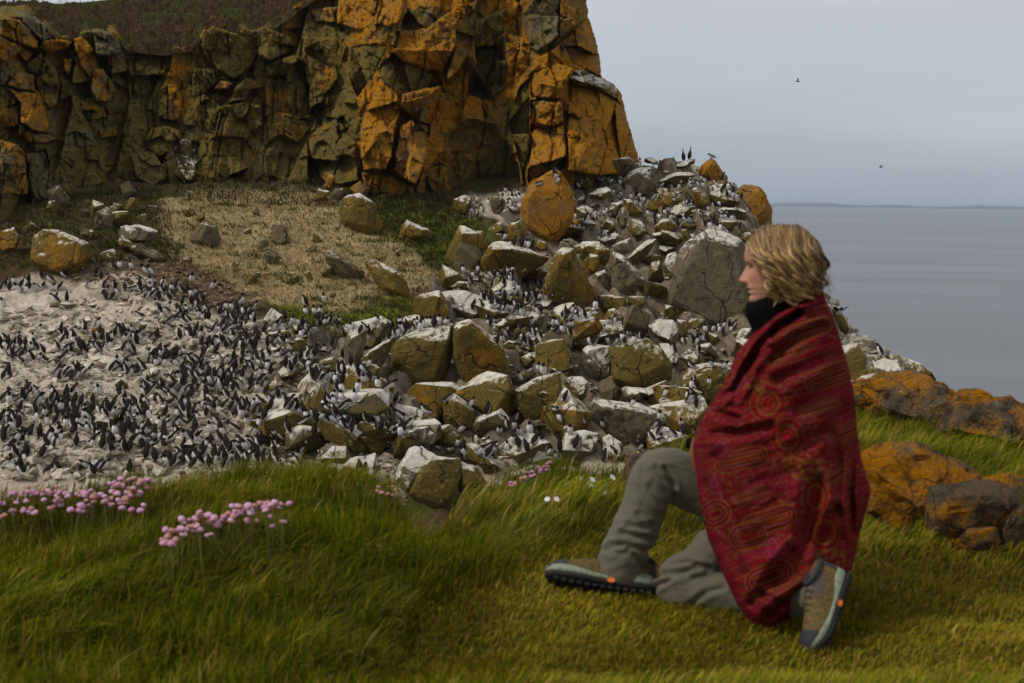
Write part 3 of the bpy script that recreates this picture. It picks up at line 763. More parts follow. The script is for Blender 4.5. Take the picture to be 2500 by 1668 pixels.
B(U5([(1005,255),(1040,230),(1180,225),(1195,260),(1140,285),(1070,300)]),'w',label='flat white slab high on the talus below the cliff corner',th=.8,tilt=.4)
B(U5([(980,370),(1050,330),(1120,310),(1160,340),(1130,400),(1060,410)]),'gw',label='white topped rock below the flat white slab')
B(U5([(940,140),(1000,90),(1060,130),(1080,180),(1050,215),(980,200)]),'yw',label='uppermost dome of the talus touching the cliff corner')
B(U5([(1480,270),(1600,210),(1700,205),(1755,220),(1740,270),(1680,320),(1580,310),(1500,290)]),'gw',label='wide pale slab on the skyline below the tilted perch',th=.6,tilt=-.2)
B(U5([(1600,165),(1680,125),(1755,110),(1750,145),(1680,175),(1620,180)]),'w',label='tilted white perch slab under the two tall black birds',th=.8)
B(U5([(1775,230),(1790,160),(1860,105),(1900,125),(1940,190),(1990,250),(1985,275),(1900,275),(1830,245)]),'o',label='orange pyramid boulder on the skyline',th=.5,front=.7)
B(U5([(1840,310),(1880,255),(1915,280),(1915,330),(1870,345)]),'oy',label='small ochre rock under the orange pyramid')
B(U5([(1960,310),(2000,280),(2040,310),(2045,350),(2000,380),(1965,340)]),'y',label='small olive rock left of the big rounded end boulder')
B(U5([(2055,330),(2100,295),(2160,290),(2220,310),(2270,380),(2310,470),(2300,570),(2200,600),(2150,590),(2130,500),(2090,430),(2060,400)]),'o',label='big rounded boulder ending the talus against the sea',th=.5,front=.75)
B(U5([(1725,330),(1750,310),(1830,370),(1870,450),(1850,490),(1790,460),(1730,400)]),'oy',label='leaning brown slab below the orange pyramid')
B(U5([(1395,470),(1430,400),(1500,320),(1580,320),(1670,400),(1660,440),(1560,460),(1500,480),(1450,500)]),'oy',label='white streaked ochre boulder below the wide pale slab',th=.5)
B(U5([(1550,490),(1600,450),(1700,430),(1760,450),(1740,490),(1650,530),(1580,545)]),'yw',label='pale lens shaped slab right of the white streaked ochre boulder',th=.6)
B(U5([(1880,500),(1960,460),(2080,460),(2130,490),(2110,540),(2030,550),(1930,530)]),'gw',label='long white ledge left of the big rounded end boulder',th=.7,tilt=-.2)
B(U5([(1890,570),(1930,535),(2010,535),(2070,560),(2080,610),(1990,640),(1900,600)]),'y',label='olive rock on the shoulder of the huge cracked boulder')
B(U5([(1240,400),(1290,400),(1350,460),(1390,500),(1330,540),(1270,510)]),'oy',label='tilted ochre block with a white edge in the upper talus')
B(U5([(1180,540),(1235,460),(1275,520),(1260,620),(1215,610)]),'g',label='pointed grey shard standing in the upper talus')
B(U5([(1100,500),(1150,430),(1235,410),(1240,450),(1180,530),(1130,520)]),'g',label='grey slab leaning left of the pointed shard')
B(U5([(895,470),(950,440),(1050,490),(1060,560),(960,550),(900,510)]),'yw',label='pale block just right of the big orange boulder')
B(U5([(1260,590),(1300,545),(1370,560),(1420,640),(1370,690),(1290,650)]),'yw',label='white ribbed block below the tilted ochre block')
B(U5([(1450,600),(1520,540),(1590,540),(1630,600),(1530,660),(1460,640)]),'oy',label='olive brown wedge left of the huge cracked boulder')
B(U5([(1060,690),(1110,660),(1200,640),(1210,680),(1130,740),(1080,720)]),'w',label='white sloping ledge above the cracked blocks',tilt=.4)
B(U5([(1155,740),(1220,700),(1290,680),(1310,720),(1300,770),(1240,800),(1180,775)]),'g',label='grey rock above the broad speckled face')
B(U5([(1260,830),(1320,760),(1420,690),(1480,680),(1420,740),(1420,790),(1350,850),(1290,870)]),'gw',label='long wedge with a white upper edge above the speckled face')
B(U5([(1390,830),(1450,790),(1520,800),(1510,860),(1450,880),(1400,860)]),'k',label='dark rounded rock under the long wedge')
B(U5([(1430,740),(1540,730),(1610,750),(1560,790),(1470,790)]),'gw',label='pale flat rock beside the long wedge')
B(U5([(850,620),(880,560),(930,535),(945,560),(900,600)]),'o',label='small orange rock at the base of the big orange boulder')
B(U5([(600,740),(630,690),(680,710),(710,760),(650,775)]),'oy',label='small olive rock under the big orange boulder')
B(U5([(390,640),(430,570),(490,560),(525,640),(510,700),(440,700),(400,690)]),'oy',label='squat grey and ochre rock left of the big orange boulder')
B(U5([(280,410),(300,380),(360,380),(400,420),(380,480),(320,520),(290,480)]),'b',label='brownish rock with a white bird on it at the cliff foot')
B(U5([(20,400),(90,375),(155,380),(150,440),(110,520),(40,490)]),'y',label='pale olive slab leaning at the cliff foot above the green turf')
B(U5([(400,450),(450,430),(510,430),(500,500),(430,500)]),'gw',label='pale rock with three white birds at the cliff foot')
B(U5([(1630,560),(1700,540),(1800,560),(1790,600),(1700,620),(1640,600)]),'oy',label='flat ochre rock above the huge cracked boulder')
B(U5([(1640,1540),(1700,1470),(1780,1490),(1800,1568),(1760,1590),(1660,1590)]),'yw',label='small white capped rock above the olive drum boulder')
B(U5([(1815,1400),(1850,1350),(1920,1380),(1930,1440),(1870,1450),(1820,1430)]),'y',label='small olive block in the shade below the huge cracked boulder')
B(U5([(2040,1400),(2080,1330),(2160,1320),(2190,1400),(2120,1480),(2050,1470)]),'yw',label='whitish rock near the shawl below the huge cracked boulder')
B([(1658,925),(1665,905),(1700,890),(1760,885),(1805,890),(1800,935),(1775,972),(1720,995),(1680,980),(1660,950)],'y',label='olive drum shaped boulder with white rim left of the shawl',th=.5,front=.8,D=44.5)
B([(1431,1012),(1445,975),(1500,983),(1560,983),(1622,1010),(1635,1042),(1600,1080),(1530,1098),(1480,1062)],'g',label='grey speckled boulder with a row of birds above the knee',th=.5)
# -- middle (zoom 4)
B(U4([(535,1010),(600,940),(760,860),(775,830),(785,870),(740,960),(640,1080),(560,1100)]),'gw',label='slanting white edged slab at the left of the big split boulder',th=.6,tilt=-.5)
B(U4([(760,850),(775,812),(860,815),(1000,790),(1190,750),(1205,850),(1150,1000),(1150,1180),(1100,1230),(950,1250),(790,1250),(730,1100),(750,1000)]),'y',label='left half of the big split boulder with white streaked top',th=.5,front=.8,tilt=.05)
B(U4([(1190,755),(1310,715),(1345,740),(1400,800),(1480,850),(1560,940),(1600,1100),(1560,1230),(1480,1290),(1380,1310),(1320,1270),(1250,1120),(1180,1000),(1210,850)]),'oy',label='right half of the big split boulder, a smooth ochre face',th=.42,front=.84,tilt=-.25)
B(U4([(870,1270),(1020,1250),(1160,1230),(1170,1330),(1030,1370),(1000,1400),(940,1330)]),'k',label='dark block in the shade under the big split boulder',th=.5,dz=.8)
B(U4([(400,920),(440,820),(500,780),(560,770),(580,780),(570,880),(540,1000),(510,1080),(460,1100),(415,1020)]),'g',label='upright grey slab left of the big split boulder',th=.5)
B(U4([(165,1100),(230,1020),(330,990),(410,1050),(390,1090),(300,1130),(200,1125)]),'k',label='dark green humped rock left of the upright grey slab')
B(U3([(1980,1100),(2060,1030),(2140,1010),(2180,1060),(2140,1120),(2060,1165),(2000,1150)]),'yw',label='pale topped green rock at the edge of the crowd left of the humped rock')
B(U4([(20,880),(80,850),(140,870),(165,940),(80,960),(40,930)]),'y',label='olive cube left of the upright grey slab')
B(U4([(1615,1225),(1700,1180),(1830,1120),(1970,1095),(1985,1250),(1995,1370),(1880,1440),(1830,1450),(1770,1440),(1690,1390)]),'y',label='olive boulder with a broad dark triangular face in the lower middle',th=.45,front=.84,tilt=-.2)
B(U4([(1990,1150),(2040,1130),(2120,1130),(2165,1170),(2150,1270),(2110,1310),(2040,1280),(1990,1200)]),'yw',label='rounded white streaked rock right of the triangular boulder',th=.55)
B(U4([(1605,1130),(1760,1065),(1790,1110),(1690,1190),(1620,1220)]),'b',label='brown wedge above the triangular boulder',th=.5)
B(U4([(730,1330),(760,1310),(870,1340),(980,1370),(1020,1410),(1030,1530),(980,1560),(740,1500)]),'yw',label='broad pale boulder with white streaks below the big split boulder',th=.5,front=.78)
B(U4([(1180,1380),(1230,1340),(1330,1330),(1340,1400),(1280,1470),(1220,1440)]),'w',label='white capped rock below the big split boulder',tilt=.3)
B(U4([(1310,1500),(1350,1430),(1450,1400),(1540,1350),(1600,1430),(1610,1490),(1500,1570),(1320,1560)]),'gw',label='grey block with a white roof shaped top in the lower middle',th=.55,tilt=-.1)
B(U4([(1040,1568),(1090,1490),(1170,1470),(1260,1540),(1290,1600),(1200,1640),(1100,1630)]),'y',label='olive tilted slab below the white capped rock')
B(U4([(1670,1000),(1740,960),(1810,950),(1800,1000),(1720,1070),(1680,1050)]),'yw',label='white topped cube above the brown wedge')
B(U4([(1540,910),(1590,870),(1640,880),(1640,930),(1570,940)]),'y',label='small olive rock right of the split boulder')
B(U4([(1660,680),(1760,670),(1850,690),(1840,760),(1740,800),(1660,760)]),'w',label='white square ledge in the crowd under the olive overhang',th=.6,tilt=.3)
B(U4([(1040,590),(1110,520),(1270,510),(1400,560),(1500,600),(1380,720),(1260,730),(1180,690),(1110,640)]),'w',label='smooth white dome beside the lime green turf',th=.4,front=.7,tilt=.4)
B(U4([(1170,490),(1230,450),(1320,450),(1310,510),(1200,510)]),'y',label='small humped rock at the top of the white dome')
B(U4([(1395,640),(1450,590),(1550,600),(1560,640),(1470,670)]),'w',label='pale cushion rock between the bird rows')
B(U4([(1760,600),(1830,570),(1900,590),(1880,640),(1790,640)]),'w',label='pale cushion rock under the tall olive block')
# -- crowd (zoom 3)
B(U3([(670,1460),(740,1390),(860,1340),(880,1370),(800,1490),(720,1495)]),'gw',label='flat white slab with a dark hollow beneath it among the dense crowd',th=.6,tilt=.5)
B(U3([(1880,730),(1950,640),(2030,690),(2030,800),(1970,830),(1890,790)]),'gw',label='two toned rock on the upper edge of the crowd',th=.5)
B(U3([(2080,760),(2130,720),(2190,760),(2210,810),(2150,835),(2095,815)]),'gw',label='small white topped rock above the crowd near the lime green turf')
B(U3([(2020,1310),(2060,1250),(2150,1250),(2170,1300),(2170,1340),(2080,1390),(2020,1390)]),'gw',label='squarish pale rock with birds behind it in the crowd',th=.6)
B(U3([(1850,980),(1900,940),(1960,950),(1975,1000),(1930,1025),(1870,1020)]),'w',label='white cube at the right edge of the crowd')
B(U3([(1785,1440),(1930,1435),(1930,1480),(1860,1510),(1790,1490)]),'y',label='low olive slab in the lower crowd')
# -- bottom (zoom 6)
B(U6([(600,300),(640,200),(700,100),(770,85),(860,140),(880,160),(760,260),(690,370),(640,330)]),'w',label='white sloping back of the lowest big boulder',th=.5,tilt=.3)
B(U6([(690,370),(720,240),(850,140),(1000,160),(1010,240),(985,380),(960,440),(880,455),(760,400)]),'k',label='lowest big boulder, dark green face freckled with pale lichen',th=.5,front=.85)
B(U6([(985,170),(1090,210),(1150,300),(1100,380),(1000,430),(985,330)]),'k',label='green right hand lobe of the lowest big boulder',th=.5)
B(U6([(1020,160),(1030,80),(1080,60),(1240,220),(1180,260),(1100,200)]),'yw',label='green streaked slab leaning over the lowest big boulder')
B(U6([(180,170),(260,90),(340,90),(370,170),(300,200),(220,200)]),'yw',label='green and white rock at the grass edge in front of the crowd')
B(U6([(320,210),(370,160),(510,130),(530,200),(520,290),(440,300),(350,280)]),'w',label='pale block with two birds just above the grass edge',th=.5)
B(U6([(1200,100),(1270,40),(1400,0),(1520,70),(1440,130),(1350,160),(1290,190),(1220,150)]),'gw',label='pale wedge with a dark hollow below it in the lower middle',th=.6,tilt=-.5)
B(U6([(1550,130),(1600,20),(1700,0),(1790,20),(1780,140),(1700,170),(1600,160)]),'w',label='big white slab with dark birds above the grass edge',th=.5,tilt=.3)
B(U6([(1790,130),(1810,40),(1850,20),(1920,70),(1940,170),(1830,185)]),'yw',label='green block right of the big white slab')
B(U6([(1095,400),(1200,300),(1290,240),(1430,195),(1330,290),(1250,335),(1120,425)]),'w',label='white sloping ledge low down beside the pink flowers',th=.5,tilt=.3)
B(U6([(1395,150),(1440,130),(1520,160),(1510,200),(1400,195)]),'w',label='small white rock with a knot of birds above the pink flowers')
B([(1080,985),(1110,960),(1160,1000),(1170,1040),(1120,1060),(1085,1030)],'y',label='olive triangle rock right of the broad pale boulder')
# -- dry grass bank and cliff foot
B(U4([(250,250),(290,225),(360,240),(470,310),(560,380),(550,430),(440,450),(370,400),(300,340)]),'b',label='dark slab with a lit ochre front lying in the dry grass',th=.5,tilt=-.3)
B(U4([(540,300),(640,290),(720,330),(800,380),(870,460),(890,540),(800,570),(700,540),(640,470),(600,400)]),'oy',label='long half buried grey slab in the dry grass',th=.35,tilt=.5)
B(U4([(800,140),(820,60),(860,5),(930,60),(1020,80),(1040,140),(950,165),(850,180)]),'oy',label='pointed ochre boulder at the edge of the green turf',th=.55)
B(U2([(330,1300),(380,1240),(470,1230),(560,1300),(620,1440),(560,1510),(450,1470),(340,1420)]),'oy',label='big olive boulder at the top of the dry grass bank',th=.55)
B(U2([(155,1280),(200,1200),(275,1220),(240,1270),(190,1295)]),'oy',label='small ochre slab below the cliff beside the big olive boulder')
B(U2([(235,1190),(265,1110),(310,1120),(300,1180),(270,1215)]),'o',label='small upright orange stone below the cliff')
B(U2([(270,1280),(300,1200),(360,1200),(390,1240),(340,1270)]),'b',label='small flat brown stone behind the big olive boulder')
B(U2([(400,1200),(470,1150),(530,1200),(510,1250),(430,1250)]),'o',label='orange boulder at the very foot of the cliff column')
B(U3([(220,300),(240,120),(310,70),(450,80),(560,150),(650,180),(660,260),(600,340),(500,390),(350,400),(280,360)]),'oy',label='large round olive boulder below the cliff at the left',th=.45,front=.8)
B(U3([(840,150),(860,60),(1000,40),(1130,90),(1160,150),(1000,175)]),'g',label='grey ledge slab at the left of the dry grass',th=.5,tilt=.3)
B(U3([(910,190),(1000,180),(1120,230),(1200,300),(1130,315),(960,250)]),'b',label='narrow dark slab below the grey ledge at the left of the dry grass',th=.5)
B(U3([(1350,150),(1420,40),(1480,20),(1560,60),(1590,150),(1500,205),(1400,185)]),'b',label='dark hunched rock in the dry grass',th=.5)
B(U3([(1930,170),(1950,40),(2040,40),(2090,180),(2000,195)]),'b',label='dark flat rock beside green herbs in the dry grass',th=.4,tilt=.4)
B(U3([(0,90),(100,60),(150,130),(120,220),(20,240),(-40,200)]),'oy',label='cracked brown rock at the left edge below the cliff',th=.5)
B(U3([(2190,230),(2250,170),(2280,190),(2260,230),(2210,250)]),'b',label='small brown stone in the dry grass')
B(U3([(990,790),(1000,750),(1060,750),(1040,800)]),'y',label='small olive stone in the upper crowd')
# -- ridge going down to the sea at the right
B([(2020,752),(2032,742),(2052,756),(2075,800),(2072,815),(2030,812),(2020,790)],'k',label='dark green knob on the ridge behind the shawl with a wing spreading bird',th=.7,D=58)
B([(2050,820),(2090,812),(2100,832),(2065,845)],'gw',label='pale flat stone on the ridge just right of the shawl',D=56)
B([(2085,885),(2100,870),(2118,872),(2120,888),(2102,895)],'g',label='pale angular stone on the ridge above the lichen rock',D=52)
B([(2130,862),(2150,858),(2160,878),(2140,886)],'gw',label='whitish stone under the bird on the ridge',D=53)
B([(2135,895),(2165,890),(2170,905),(2140,912)],'o',label='small orange brown stone low on the ridge',D=51)

# ------------------------------------------------------------------ middle-sized rocks and rubble
def rock_proto(seed, flat=.7):
    r_ = np.random.default_rng(seed)
    v = r_.normal(size=(13, 3)); v /= np.linalg.norm(v, axis=1)[:, None]
    v *= r_.uniform(.75, 1.1, (13, 1)) * np.array([1, .8, flat])
    co, F_ = hull_mesh(v * .5, .17, .03, seed)
    return co, F_
def sample_poly(poly, n, r_):
    P_ = np.array(poly); lo, hi = P_.min(0), P_.max(0); out = []
    while len(out) < n:
        q = r_.uniform(lo, hi, (n * 2, 2)); i, _ = in_poly(q[:, 0], q[:, 1], P_)
        out += [tuple(a) for a in q[i]]
    return out[:n]
def clear_of(pts_, pad):
    """drop the points that would stand in front of a boulder that has a place of its own"""
    q = np.array(pts_); ok = np.ones(len(q), bool)
    for P_ in TRACED:
        near = (q[:, 0] > P_[:, 0].min() - pad) & (q[:, 0] < P_[:, 0].max() + pad) & (q[:, 1] > P_[:, 1].min() - pad) & (q[:, 1] < P_[:, 1].max() + pad)
        j = np.nonzero(near & ok)[0]
        if len(j):
            i, d = in_poly(q[j, 0], q[j, 1], P_); below = q[j, 1] > P_[:, 1].mean()
            ok[j[i | ((d < pad) & below)]] = False
    return [tuple(a) for a in q[ok]]
def beside(px, py):
    """in words: where this stone lies against the nearest boulder that has a name"""
    best, bd = None, 1e9
    for P_, lb in zip(TRACED, TLAB):
        c = P_.mean(0); d = math.hypot(px - c[0], py - c[1]) - .3 * np.ptp(P_[:, 0])
        if lb and d < bd: bd, best = d, (c, lb)
    c, lb = best; dx, dy = px - c[0], py - c[1]
    w_ = ('right of' if dx > 0 else 'left of') if abs(dx) > abs(dy) else ('below' if dy > 0 else 'above')
    cut = lb.split()
    for stop in ('with', 'below', 'beside', 'left', 'right', 'under', 'above', 'behind', 'in', 'at', 'on', 'against', 'among', 'near', 'between', 'standing', 'lodged', 'wedged', 'touching', 'ending', 'joined', 'hanging', 'leaning,', 'just'):
        if stop in cut[2:]: cut = cut[:2 + cut[2:].index(stop)]
    return w_ + ' the ' + ' '.join(cut[:8]).rstrip(',')
TONE = {'gw': 'white topped grey', 'yw': 'white streaked olive', 'w': 'white', 'y': 'olive', 'oy': 'ochre', 'k': 'dark green', 'b': 'brown'}
PROTO = []
for k, lk in enumerate(['gw', 'yw', 'w', 'y', 'oy', 'k', 'yw', 'y', 'oy', 'b']):
    co, F_ = rock_proto(100 + k, [.7, .55, .5, .8, .9][k % 5])
    a = np.array(LOOK3[lk]); z = (co[:, 2] - co[:, 2].min()) / np.ptp(co[:, 2]); mix = np.tile(a, (len(co), 1)); mix[:, 1] = a[1] * (.72 + .5 * z)
    PROTO.append((co, F_, mesh_np('rock', co, F_, ROCK, False, {'mix': np.clip(mix, 0, 1)}), lk))
def scatter_rocks():
    r_ = np.random.default_rng(21)
    zones = [([(1310,430),(1450,395),(1640,405),(1800,450),(1860,520),(1800,620),(1500,640),(1330,620)], 48, (.5, 1.3), '', 'loose rocks of the talus', None),
             (TALUS, 232, (.85, 2.5), 'loose whitewashed rock filling the talus between the big boulders', 'loose rocks of the talus', None),
             ([(0,770),(330,720),(560,800),(640,840),(640,1080),(400,1110),(0,1110)], 34, (.28, .6), 'pale stone lying among the dense crowd of birds', 'stones among the dense crowd', [0, 2, 4, 6]),
             ([(400,520),(800,490),(950,560),(1060,660),(950,740),(640,720),(440,640)], 22, (.35, 1.0), 'weathered stone sunk in the dry grass bank', 'stones in the dry grass bank', [5, 9, 3]),
             ([(60,500),(330,470),(420,560),(400,650),(300,640),(60,640)], 26, (.5, 1.5), 'brown rock in the dark herbs under the left cliff', 'rocks under the left cliff', [5, 9, 3])]
    for poly, n, (s0, s1), lab, grp, kinds in zones:
        for (px, py) in clear_of(sample_poly(poly, int(n * 2.6), r_), 16)[:n]:
            h = hit_terrain(px, py)
            if h is None: continue
            k = int(r_.choice(kinds)) if kinds else int(r_.integers(0, 10))
            co, F_, me, lk = PROTO[k]
            s_ = s0 + (s1 - s0) * r_.random() ** 1.6
            o = link('rock', me)
            o.location = h + Vector((0, 0, .16 * s_)); o.scale = (s_, s_, s_)
            o.rotation_euler = (r_.normal(0, .35), r_.normal(0, .35), r_.uniform(0, 6.28))
            sz = 'small' if s_ < s0 + .22 * (s1 - s0) else 'large' if s_ > s0 + .6 * (s1 - s0) else 'medium'
            tag(o, f'{sz} {TONE[lk]} loose rock {beside(px, py)}', 'rock', grp)
            M = np.array(Matrix.LocRotScale(o.location, o.rotation_euler, o.scale))
            SOLID.append((co @ M[:3, :3].T + M[:3, 3], F_))
scatter_rocks()
def rubble(name, poly, n, smin, smax, colors, label, seed, power=2.5, mats=None):
    """small broken stones nobody could count, one mesh"""
    r_ = np.random.default_rng(seed)
    base = []
    for k in range(8):
        v = r_.normal(size=(9, 3)); v /= np.linalg.norm(v, axis=1)[:, None]; v *= np.array([1, .8, .5]) * r_.uniform(.7, 1.1, (9, 1))
        bm = bmesh.new(); vs = [bm.verts.new(p) for p in v]; bmesh.ops.convex_hull(bm, input=vs); bm.verts.index_update()
        base.append((np.array([q.co for q in bm.verts]), np.array([[q.index for q in f.verts] for f in bm.faces if len(f.verts) == 3]))); bm.free()
    V, T, C, off = [], [], [], 0
    for px, py in clear_of(sample_poly(poly, n, r_), 5):
        h = hit_terrain(px, py)
        if h is None: continue
        v, f = base[int(r_.integers(0, 8))]
        s_ = smin + (smax - smin) * r_.random() ** power
        M = np.array(Matrix.Rotation(r_.uniform(0, 6.28), 3, 'Z') @ Matrix.Rotation(r_.normal(0, .4), 3, 'X'))
        V.append(v @ M.T * s_ * .5 + np.array(h) + np.array([0, 0, .08 * s_])); T.append(f + off); off += len(v)
        if mats:
            a_ = np.array(LOOK3[mats[int(r_.integers(0, len(mats)))]]); z_ = (v[:, 2] - v[:, 2].min()) / np.ptp(v[:, 2])
            a_ = np.tile(a_, (len(v), 1)); a_[:, 1] *= .72 + .5 * z_; C.append(np.clip(a_, 0, 1)); continue
        t = r_.random(); c = np.array(colors[0]) * (1 - t) + np.array(colors[1]) * t
        C.append(np.tile(c, (len(v), 1)))
    if mats:
        o = link(name, mesh_np(name, np.concatenate(V), np.concatenate(T), ROCK, False, {'mix': np.concatenate(C)}))
        return tag(o, label, 'stones', kind='stuff')
    s = NT(name + '_stone')
    f = s.noise(s.pos(), 9., 5, .7)
    cc = s.mix(1.0, s.attr('Col'), s.n('ShaderNodeCombineColor', {k: s.rng(f, .3, .7, .55, 1.35, False) for k in range(3)}), 'MULTIPLY')
    o = link(name, mesh_np(name, np.concatenate(V), np.concatenate(T), s.bsdf(cc, .93, .2, s.bump(f, .8, .1)), False, {'Col': np.concatenate(C)}))
    tag(o, label, 'stones', kind='stuff')
rubble('rubble', [(0,760),(300,720),(480,750),(640,800),(760,840),(800,960),(940,1080),(1000,1200),(980,1270),(900,1270),(780,1170),(0,1170)], 4200, .10, .55, ((.20, .155, .095), (.70, .63, .51)), 'small broken whitewashed stones covering the slope', 5)
rubble('brown_rubble', [(150,650),(320,620),(440,640),(640,720),(600,770),(470,745),(330,700),(160,690)], 700, .10, .40, ((.12, .075, .04), (.34, .24, .15)), 'small brown broken stones above the crowd', 6)
rubble('ridge_rubble', [(1900,600),(1990,690),(2060,770),(2130,840),(2190,890),(2225,930),(2235,960),(2150,980),(2040,920),(1960,800)], 1300, .2, 1.2, ((.14, .12, .07), (.52, .47, .38)), 'small broken stones on the ridge running down to the sea', 8)
rubble('talus_rubble', TALUS, 1900, .14, .5, None, 'broken rocks filling the gaps between the boulders of the talus', 9, 1.7, ['gw', 'w', 'yw', 'oy', 'y', 'oy', 'b'])
B([(930,1235),(960,1205),(1010,1210),(1030,1240),(1010,1275),(950,1280)],'b',label='brown stone in the notch of the near grass edge',D=36.6)
B([(1025,1260),(1050,1240),(1090,1245),(1100,1275),(1060,1295),(1030,1290)],'k',label='dark stone lowest in the notch of the near grass edge',D=36.2)
# ================================================================== BIRDS
def bird_mesh(name, bend=0.15, segs=10, crouch=False, wings=False, neck=0.0, dark=False):
    """upright auk, about 0.42 m: body, head, bill, tail, feet; faces +X. White breast and belly, brown-black back and head"""
    if crouch:   # sitting, body near horizontal
        sp = np.array([(-.20,.075),(-.15,.09),(-.08,.105),(.0,.12),(.06,.145),(.095,.185),(.115,.22),(.135,.24),(.16,.243),(.175,.238),(.225,.228)])
    else:
        sp = np.array([(-.115,.012),(-.09,.05),(-.062,.10),(-.035,.16),(-.012,.22),(.004,.28),(.014,.325),(.024,.36),(.042,.378),(.058,.378),(.108,.372)])
    rad = np.array([.006,.046,.078,.094,.091,.072,.048,.037,.037,.025,.002])
    sp = sp.astype(float)
    if not crouch: sp[:, 1] *= .92
    if neck:
        sp[5:, 1] += neck * np.linspace(.3, 1, 6); rad = rad * np.array([1,.95,.9,.86,.8,.6,.55,.5,.55,.5,1])
    if not crouch:
        sp[:, 0] += bend * (sp[:, 1] / .38) ** 1.4 * .35
    T_ = np.gradient(sp, axis=0); T_ /= np.linalg.norm(T_, axis=1)[:, None]
    V, C = [], []
    DK, WH, BL = np.array([.017, .0125, .010]), np.array([.74, .73, .70]), np.array([.012, .011, .010])
    for i in range(11):
        n = np.array([T_[i, 1], -T_[i, 0]])            # forward/belly side normal
        for j in range(segs):
            a = 2 * math.pi * j / segs
            f, l = math.cos(a), math.sin(a)
            flat = 1.0 if i > 6 else .9
            V.append((sp[i, 0] + n[0] * f * rad[i] * flat, l * rad[i], sp[i, 1] + n[1] * f * rad[i] * flat))
            white = (i <= 5 and f > .18 and i > 0)
            C.append(BL if i >= 9 else (WH if white and not dark else DK))
    F_ = []
    for i in range(10):
        for j in range(segs):
            F_.append((i * segs + j, i * segs + (j + 1) % segs, (i + 1) * segs + (j + 1) % segs, (i + 1) * segs + j))
    V = [np.array(v) for v in V]; C = list(C)
    tri = []
    def add(vs, fs, c):
        o = len(V); V.extend(np.array(v, float) for v in vs); C.extend([c] * len(vs)); tri.extend(tuple(o + k for k in f) for f in fs)
    for sy in (-1, 1):    # folded wings lie along the flanks; feet below
        b = sp[5] if not crouch else sp[4]; t = sp[0]
        m_ = (b + t) / 2
        n = np.array([T_[3, 1], -T_[3, 0]])
        q = lambda p, y, k: (p[0] - n[0] * k, sy * y, p[1] - n[1] * k)
        add([q(b, .050, -.02), q(m_, .083, -.012), q(m_, .070, .05), q(t, .012, .012), q(b, .036, .05)], [(0, 1, 2), (0, 2, 4), (1, 3, 2)], DK)
        fz = 0.0
        hx = sp[2, 0] if not crouch else -.02
        add([(hx - .01, sy * .03, .06), (hx + .02, sy * .045, .0), (hx + .085, sy * .06, .0), (hx + .075, sy * .02, .0), (hx + .02, sy * .02, .0)], [(0, 1, 4), (1, 2, 3), (1, 3, 4)], BL)
        if wings:
            s0 = sp[6]
            add([(s0[0], sy * .04, s0[1] - .03), (s0[0] - .01, sy * .17, s0[1] + .05), (s0[0] - .03, sy * .36, s0[1] + .10), (s0[0] - .09, sy * .20, s0[1] - .035), (s0[0] - .06, sy * .04, s0[1] - .13)],
                [(0, 1, 3), (1, 2, 3), (0, 3, 4)], DK)
    s = BIRDM
    me = mesh_np(name, np.array(V), [np.array(F_)] + ([np.array(tri)] if tri else []), s, True, {'Col': np.array(C)})
    return me
def bird_material():
    s = NT('plumage')
    f = s.noise(s.n('ShaderNodeTexCoord', out=3), 25., 3)
    c = s.mix(1., s.attr('Col'), s.n('ShaderNodeCombineColor', {k: s.rng(f, .3, .7, .8, 1.2, False) for k in range(3)}), 'MULTIPLY')
    return s.bsdf(c, .85, .12)
BIRDM = bird_material()
BM = [bird_mesh('auk', .15), bird_mesh('auk', .55), bird_mesh('auk', -.1), bird_mesh('auk', .3, crouch=True)]
BLOW = [bird_mesh('auk_far', b, 6) for b in (.15, .55, -.1)] + [bird_mesh('auk_far', .3, 6, crouch=True)]
def low_arrays(me):
    n = len(me.vertices); v = np.empty(n * 3, np.float32); me.vertices.foreach_get('co', v)
    c = np.empty(n * 4, np.float32); me.color_attributes['Col'].data.foreach_get('color', c)
    fs = [tuple(p.vertices) for p in me.polygons]
    return v.reshape(-1, 3), c.reshape(-1, 4)[:, :3], np.array([f for f in fs if len(f) == 4]), np.array([f for f in fs if len(f) == 3])
LOWA = [low_arrays(m_) for m_ in BLOW]
